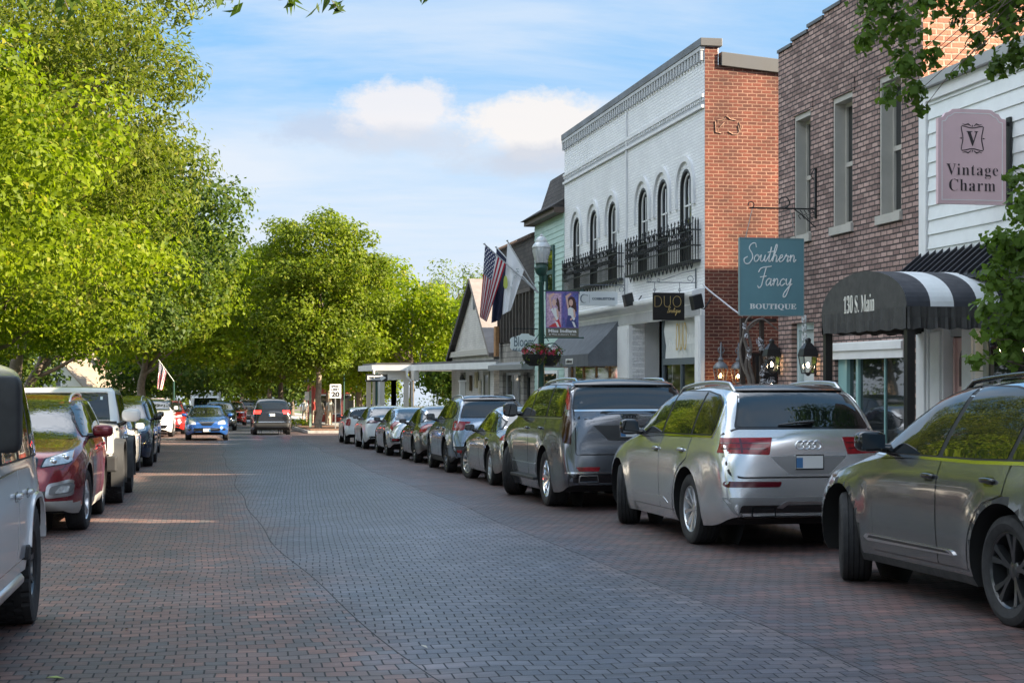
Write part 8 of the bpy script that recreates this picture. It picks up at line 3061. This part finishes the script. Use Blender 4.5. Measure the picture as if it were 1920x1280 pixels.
# vine-wrapped arbour post in the alley with pale ribbon leaves
Yq = WY0 - 1.9
ax_, az_ = on_y(1408, 700, Yq)
t = thing('vine_arbour', 'dark wooden arbour with bare twisted vine and pale leaves in the alley', 'arbour', (ax_, Yq, gz(Yq)))
mb = MB(t.location)
for px, w_ in ((1392, .09), (1428, .07)):
    x_, zt_ = on_y(px, 596, Yq)
    mb.box(x_ - w_ / 2, x_ + w_ / 2, Yq - .05, Yq + .05, gz(Yq) + .1, zt_)
for py in (600, 664):
    x_, z_ = on_y(1390, py, Yq)
    x2, _ = on_y(1455, py, Yq)
    mb.box(x_, x2, Yq - .035, Yq + .035, z_ - .03, z_ + .03)
mb.build('frame', mat('dark_arbour_wood', (.045, .032, .026), .8, noise=.3), t)
mb = MB(t.location)


def alley(px, py, dy=0):
    x, z = on_y(px, py, Yq - .08 + dy)
    return (x, Yq - .08 + dy, z)


for path, r_ in (([(1400, 760), (1406, 720), (1398, 690), (1402, 660), (1394, 630), (1400, 600), (1412, 590)], [.05, .045, .04, .04, .03, .02, .01]),
                 ([(1405, 755), (1412, 715), (1404, 680), (1408, 650), (1402, 615), (1426, 598), (1450, 612), (1478, 636)], [.045, .04, .035, .03, .025, .02, .014, .006]),
                 ([(1398, 700), (1390, 675), (1388, 650), (1396, 625), (1410, 612), (1438, 590)], [.03, .028, .025, .02, .014, .006])):
    pts = [alley(*p) for p in path]
    q = [Vector(p) for p in catmull(pts, 4)]
    mb.tube(q, list(np.interp(np.linspace(0, 1, len(q)), np.linspace(0, 1, len(r_)), r_)), 7)
mb.build('vine', mat('grey_vine', (.17, .145, .125), .9, noise=.3, nscale=8), t, sm=60)
bl = []
for path, s in (([(1396, 612), (1399, 630), (1403, 655), (1404, 668)], .05), ([(1424, 640), (1428, 650), (1438, 662), (1446, 668)], .07), ([(1432, 690), (1428, 700), (1430, 716), (1438, 724)], .055), ([(1441, 716), (1448, 712)], .06)):
    for p in path:
        bl.append((alley(*p, -.06), (s, s, s * 1.2)))
bl = [((p[0] - t.location.x, p[1] - t.location.y, p[2] - t.location.z), r) for p, r in bl]
link_mesh('pale_leaves', leaf_cloud(bl, 7000, .05, 515, 'long'), mat('pale_leaf', (.60, .62, .66), .6), t)
# string of cable from the white cornice into the alley
t = thing('cable', 'pale cable looping from the white cornice across the alley', 'cable', alley(1350, 545, 1.6))
mb = MB(t.location)
mb.tube([Vector(p) for p in catmull([alley(1318, 534, 1.9), alley(1334, 548, 1.6), alley(1352, 562, 1.2), alley(1372, 578, .8), alley(1392, 592, .4)], 4)], .016, 6)
mb.build('line', mat('pale_cable', (.5, .5, .52), .6), t, sm=60)
# chimney-like dark electrical box on the alley wall
x_, z_ = on_y(1418, 700, WY0 - .12)
t = thing('utility_box', 'dark utility box on the red brick wall behind the vine', 'utility box', (x_, WY0 - .1, z_))
mb = MB(t.location)
mb.box(x_ - .05, x_ + .42, WY0 - .22, WY0 - .006, z_ - .8, z_ + .38)
mb.build('box', M_BLACK, t, bevel=.02)

# ================================================================ things beyond the side street
lamp2x, lamp2y = 9.4, 9.4 / math.tan(ang(667))
t2 = lamp_post('distant dark street lamp with a round flower basket past the porch', lamp2x, lamp2y, CAM_H + (HY - 598) / F_PX * depth(lamp2x, lamp2y))
c = Vector((lamp2x, lamp2y - .1, CAM_H + (HY - 732) / F_PX * depth(lamp2x, lamp2y)))
t = thing('hanging_basket', 'round leafy flower basket on the distant lamp post', 'flower basket', tuple(c))
link_mesh('foliage', leaf_cloud([((0, 0, 0), (.45, .45, .35))], 900, .09, 530, 'rhomb', .3), L_DEEP, t)
mb = MB(c)
mb.lathe([(.1, -.4), (.3, -.3), (.36, -.1)], c, 14)
mb.build('bowl', M_BASKET, t)

# road signs
M_SIGNW = mat('road_sign_white', (.74, .74, .74), .5)
Y = 84.0
sx_, sz_ = on_y(629, 733, Y)
t = thing('speed_sign', 'white SPEED LIMIT 20 sign on a grey post past the last car', 'road sign', (sx_, Y, gz(Y)))
mb = MB(t.location)
mb.box(sx_ - .03, sx_ + .03, Y, Y + .04, gz(Y), sz_ + .35)
mb.build('post', mat('galvanised_post', (.30, .31, .31), .5, .5), t)
mb = MB(t.location)
mb.prism([(p[0] + sx_, Y - .03, p[1] + sz_) for p in round_poly([(-.30, -.37), (.30, -.37), (.30, .37), (-.30, .37)], .05)], (0, .02, 0))
mb.build('plate', M_SIGNW, t)
letters('SPEED', .2, (sx_, Y - .034, sz_ + .25), '-y', M_BLACK, t, fit=(.44, .12), bold=.005)
letters('LIMIT', .2, (sx_, Y - .034, sz_ + .09), '-y', M_BLACK, t, fit=(.42, .12), bold=.005)
letters('20', .3, (sx_, Y - .034, sz_ - .17), '-y', M_BLACK, t, fit=(.44, .28), bold=.012)
Y = 65.4
sx_, sz_ = on_y(706, 708, Y)
t = thing('one_way_sign', 'black and white ONE WAY arrow sign on a dark post by the porch', 'road sign', (sx_, Y, gz(Y)))
mb = MB(t.location)
mb.box(sx_ - .05, sx_ + .05, Y, Y + .06, gz(Y), sz_ + .2)
mb.build('post', M_GREEN, t)
mb = MB(t.location)
mb.box(sx_ - .44, sx_ + .46, Y - .03, Y - .01, sz_ - .16, sz_ + .16)
mb.build('plate', M_BLACK, t)
mb = MB(t.location)
ar = [(-.38, -.09), (.18, -.09), (.18, -.14), (.40, 0), (.18, .14), (.18, .09), (-.38, .09)]
mb.prism([(sx_ + p[0], Y - .034, sz_ + p[1]) for p in ar], (0, .003, 0))
mb.build('arrow', M_SIGNW, t)
letters('ONE WAY', .14, (sx_ - .08, Y - .038, sz_), '-y', M_BLACK, t, fit=(.48, .10), bold=.006)
# plain green-white sign post at the corner
Y = 90.0
sx_, sz_ = on_y(582, 742, Y)
t = thing('sign_post', 'narrow white sign on a pale green post beside the corner maple', 'road sign', (sx_, Y, gz(Y)))
mb = MB(t.location)
mb.box(sx_ - .06, sx_ + .06, Y, Y + .1, gz(Y), sz_ + .3)
mb.build('post', mat('pale_green_post', (.22, .32, .25), .6), t)
mb = MB(t.location)
mb.box(sx_ - .32, sx_ - .08, Y - .03, Y - .005, sz_ - .25, sz_ + .25)
mb.build('plate', M_SIGNW, t)


# two small flags on distant posts
for k, (px, py, Y, hgt) in enumerate(((621, 640, 92, 1.0), (299, 683, 86, .8))):
    x_, z_ = on_y(px, py, Y)
    t = thing('flag', ('stars and stripes flag on the post in front of the corner maple', 'small stars and stripes flag under the trees left of the blue saloon')[k], 'flag', (x_, Y, z_))
    mb = MB(t.location)
    mb.tube([(x_ + .75, Y + .1, z_ - .9), (x_ - .05, Y, z_ + .25)], .022, 6)
    mb.tube([(x_ + .75, Y + .1, z_ - .9), (x_ + .75, Y + .1, gz(Y))], .045, 8)
    mb.build('pole', M_GREEN, t)
    hang_flag(t, (x_ + .40, Y + .05, z_ - .4), (x_, Y, z_ + .2), (x_ + .12, Y, z_ - 1.7 * hgt), (x_ - .12, Y, z_ - 1.6 * hgt), M_FLAGUS, (.2, 1, 0), amp=.12, waves=1.8, nu=14, nv=14)
    if k == 0:
        t3 = thing('flag', 'pale folded flag beside the stars and stripes at the corner maple', 'flag', (x_ + .8, Y, z_))
        hang_flag(t3, (x_ + .75, Y + .1, z_ - .5), (x_ + .95, Y, z_ + .15), (x_ + .5, Y, z_ - .75), (x_ + .15, Y, z_ + .1), M_FLAGW, (.2, 1, 0), amp=.1, nu=12, nv=12)

# small white house on the left
hx0, hx1, hy = -14.6, -8.7, 132.0
t = thing('small_house', 'small white house with tan roof under the trees on the left', 'house', (hx0, hy, gz(hy)))
OFF = t.location
g0 = gz(hy) - .2
ze_ = CAM_H + (HY - 722) / F_PX * depth(hx1, hy)
zp_ = CAM_H + (HY - 664) / F_PX * depth(hx1, hy)
xm = -11.6
t.rotation_euler.z = R(-40)
mb = MB(OFF)
mb.prism([(hx0, hy, g0), (hx1, hy, g0), (hx1, hy, ze_), (xm, hy, zp_ - .15), (hx0, hy, ze_)], (0, 7, 0))
mb.build('wall', mat('house_white', (.50, .48, .43), .6), t)
mb = MB(OFF)
for (xa, za, xb, zb) in ((hx0 - .3, ze_ - .2, xm, zp_), (xm, zp_, hx1 + .45, ze_ - .25)):
    mb.prism([(xa, hy - .4, za), (xb, hy - .4, zb), (xb, hy - .4, zb + .16), (xa, hy - .4, za + .16)], (0, 7.8, 0))
mb.build('roof', mat('house_roof_tan', (.25, .20, .15), .8, noise=.15), t)
for (wx, wz) in ((-11.4, ze_ + .4), (-10.0, g0 + 1.9)):
    mb = MB(OFF)
    mb.box(wx - .4, wx + .4, hy - .04, hy - .005, wz - .55, wz + .55)
    fo = mb.build('window', M_TRIMW, t)
    mb = MB(OFF)
    mb.box(wx - .32, wx + .32, hy - .05, hy - .041, wz - .47, wz + .47)
    mb.build('pane', M_PANE, fo)
# brick chimney end of the house beside it
mb = MB(OFF)
mb.box(-10.1, -9.6, hy + 3, hy + 3.6, zp_ - 1.0, zp_ + .5)
mb.build('chimney', M_ORANGEBRK, t)

# red shop and white kiosk beyond the side street
Y = 118.0
rx0, rx1 = on_y(585, 0, Y)[0], on_y(672, 0, Y)[0]
t = thing('red_shop', 'low red shop front glimpsed under the trees beyond the side street', 'building', (rx0, Y, gz(Y)))
OFF = t.location
g0 = gz(Y) - .2
mb = MB(OFF)
mb.box(rx0, rx1, Y, Y + 6, g0, g0 + 3.3)
mb.build('wall', mat('red_board', (.40, .07, .05), .7, noise=.15), t)
mb = MB(OFF)
mb.box(rx0 - .2, rx1 + .2, Y - .5, Y + 6.2, g0 + 3.31, g0 + 3.6)
mb.build('roof', M_ROOF, t)
for k in range(3):
    wx = rx0 + .7 + k * (rx1 - rx0 - 1.4) / 2
    mb = MB(OFF)
    mb.box(wx - .45, wx + .45, Y - .05, Y - .004, g0 + .9, g0 + 2.4)
    fo = mb.build('window', M_TRIMW, t)
    mb = MB(OFF)
    mb.box(wx - .36, wx + .36, Y - .06, Y - .051, g0 + 1.0, g0 + 2.3)
    mb.build('pane', M_PANE, fo)
Y = 112.0
rx0, rx1 = on_y(678, 0, Y)[0], on_y(706, 0, Y)[0]
t = thing('tan_shop', 'pale tan shop front right of the red shop behind the porch columns', 'building', (rx0, Y, gz(Y)))
OFF = t.location
g0 = gz(Y) - .2
mb = MB(OFF)
mb.box(rx0, rx1, Y, Y + 5, g0, g0 + 3.0)
mb.build('wall', mat('tan_board', (.58, .50, .40), .7, noise=.1), t)
mb = MB(OFF)
mb.box(rx0 - .2, rx1 + .2, Y - .4, Y + 5.2, g0 + 3.01, g0 + 3.25)
mb.build('roof', M_TRIMW, t)
mb = MB(OFF)
mb.box(rx0 + .2, rx0 + .8, Y - .05, Y - .004, g0 + .9, g0 + 2.3)
mb.build('window', M_PANE, t)


# ================================================================ pedestrians
def person(label, x, y, rz, shirt, shorts, skin, hair, stride=.25, bag=None, H=1.72):
    t = thing('person', label, 'person', (x, y, gz(y) + .14), rz)
    k = H / 1.72
    s = stride
    J = [((0, 0, .95), .135), ((0, .01, 1.12), .120), ((0, .015, 1.30), .145), ((0, .01, 1.43), .090), ((0, .02, 1.50), .055), ((0, .03, 1.57), .075), ((0, .035, 1.66), .088), ((0, .03, 1.72), .055)]
    E = [(a, a + 1) for a in range(7)]
    for q in (1, -1):
        b_ = len(J)
        f = s * q
        J += [((q * .09, 0, .88), .095), ((q * .10, f * .55 + .02, .50), .060), ((q * .10, f * 1.0 - .02, .10), .040), ((q * .11, f * 1.0 + .10, .045), .036)]
        E += [(0, b_), (b_, b_ + 1), (b_ + 1, b_ + 2), (b_ + 2, b_ + 3)]
        c = len(J)
        J += [((q * .17, .01, 1.40), .058), ((q * .24, -f * .3, 1.14), .043), ((q * .25, -f * .6 + .06, .90), .034), ((q * .25, -f * .6 + .09, .82), .036), ((q * .245, -f * .6 + .10, .76), .022)]
        E += [(3, c), (c, c + 1), (c + 1, c + 2), (c + 2, c + 3), (c + 3, c + 4)]
    me = bpy.data.meshes.new('body')
    me.from_pydata([tuple(Vector(p) * k) for p, _ in J], E, [])
    o = bpy.data.objects.new('body', me)
    COL.objects.link(o)
    md = o.modifiers.new('skin', 'SKIN')
    for v, (_, r) in zip(me.skin_vertices[0].data, J):
        v.radius = (r * k, r * k * .85)
    me.skin_vertices[0].data[0].use_root = True
    sb = o.modifiers.new('sub', 'SUBSURF')
    sb.levels = sb.render_levels = 2
    dg = bpy.context.evaluated_depsgraph_get()
    m2 = bpy.data.meshes.new_from_object(o.evaluated_get(dg))
    m2.name = 'body'
    bpy.data.objects.remove(o)
    m2.materials.clear()
    for p in m2.polygons:
        z = p.center.z / k
        x_ = abs(p.center.x) / k
        if z > 1.49: i = 3 if (z > 1.64 or (p.center.y / k < .0 and z > 1.53)) else 0
        elif x_ > .165 and z < 1.22: i = 0
        elif z > .93: i = 1
        elif z > .48: i = 2
        elif z < .09: i = 4
        else: i = 0
        p.material_index = i
        p.use_smooth = True
    link_mesh('body', m2, [skin, shirt, shorts, hair, M_BLACK], t)
    if bag:
        mb = MB()
        mb.box(.25, .36, -.02, .16, .62, .86)
        mb.tube([(.30, .02, .86), (.27, .07, .98), (.30, .12, .86)], .012, 5)
        mb.build('bag', bag, t, bevel=.02)
    return t


SK = mat('skin', (.55, .35, .26), .6)
HB = mat('hair_brown', (.10, .06, .035), .7)
HL = mat('hair_grey', (.42, .38, .33), .7)
for (px, Y, rz, sh_, so_, hr, lab, bg) in (
        (571, 104, 2.9, mat('cloth_white', (.70, .68, .64), .8), mat('cloth_tan', (.42, .34, .26), .8), HB, 'person in white top and tan trousers, left of the sign post', None),
        (600, 101, 3.3, mat('cloth_cream', (.68, .62, .54), .8), mat('cloth_denim', (.08, .11, .18), .8), HL, 'person in cream shirt and dark shorts with bag between post and tree trunk', mat('bag_brown', (.12, .06, .035), .6)),
        (590, 106, 3.0, mat('cloth_red', (.42, .06, .05), .8), MATS['cloth_tan'], HB, 'person in red top walking behind the cream-shirted person', None),
        (619, 100, 3.1, MATS['cloth_white'], mat('cloth_beige', (.60, .52, .42), .8), HL, 'person in white shirt and beige trousers right of the corner trunk', mat('bag_rust', (.28, .11, .06), .6))):
    x_ = on_y(px, 0, Y)[0]
    person(lab, x_, Y, rz, sh_, so_, SK, hr, .22, bg)

# low planting beside the corner bed
t = thing('shrub', 'grassy green planting in the bed left of the corner trunk', 'shrub', (5.2, 95.5, gz(95) + .15))
link_mesh('foliage', leaf_cloud([((.3 * k - 1.0, .2 * (k % 2), .25), (.35, .35, .32)) for k in range(6)], 500, .18, 540, 'long', .2, -.8), L_BRIGHT, t)
# fallen leaves on the brick
for k, (px, py, c) in enumerate(((104, 1272, (.34, .40, .10)), (238, 1180, (.30, .28, .10)), (60, 1262, (.42, .40, .34)), (795, 1215, (.5, .48, .42)), (300, 1140, (.4, .38, .32)), (1003, 1092, (.36, .33, .26)), (455, 1130, (.36, .34, .25)))):
    x_, y_ = on_ground(px, py)
    t = thing('fallen_leaf', ('pale green curled leaf on the brick at the bottom left edge', 'small yellowish leaf on the brick right of the black tyre', 'pale scrap of leaf at the lower left corner', 'pale dry leaf along the middle seam', 'pale dry leaf in the left lane', 'small dry leaf in the middle strip', 'small tan leaf between left lane and seam')[k], 'leaf', (x_, y_, gz(y_) + .004), rnd.uniform(0, 6), 'fallen leaves on the street')
    mb = MB()
    s = .055 if k == 0 else .028
    mb.poly([(-s, 0, 0), (-.2 * s, .5 * s, .012), (s, 0, .016), (-.1 * s, .05 * s, .004)])
    mb.poly([(-s, 0, 0), (-.1 * s, .05 * s, .004), (s, 0, .016), (-.2 * s, -.5 * s, .014)])
    mb.build('blade', mat('fallen_leaf_%d' % k, c, .7), t)
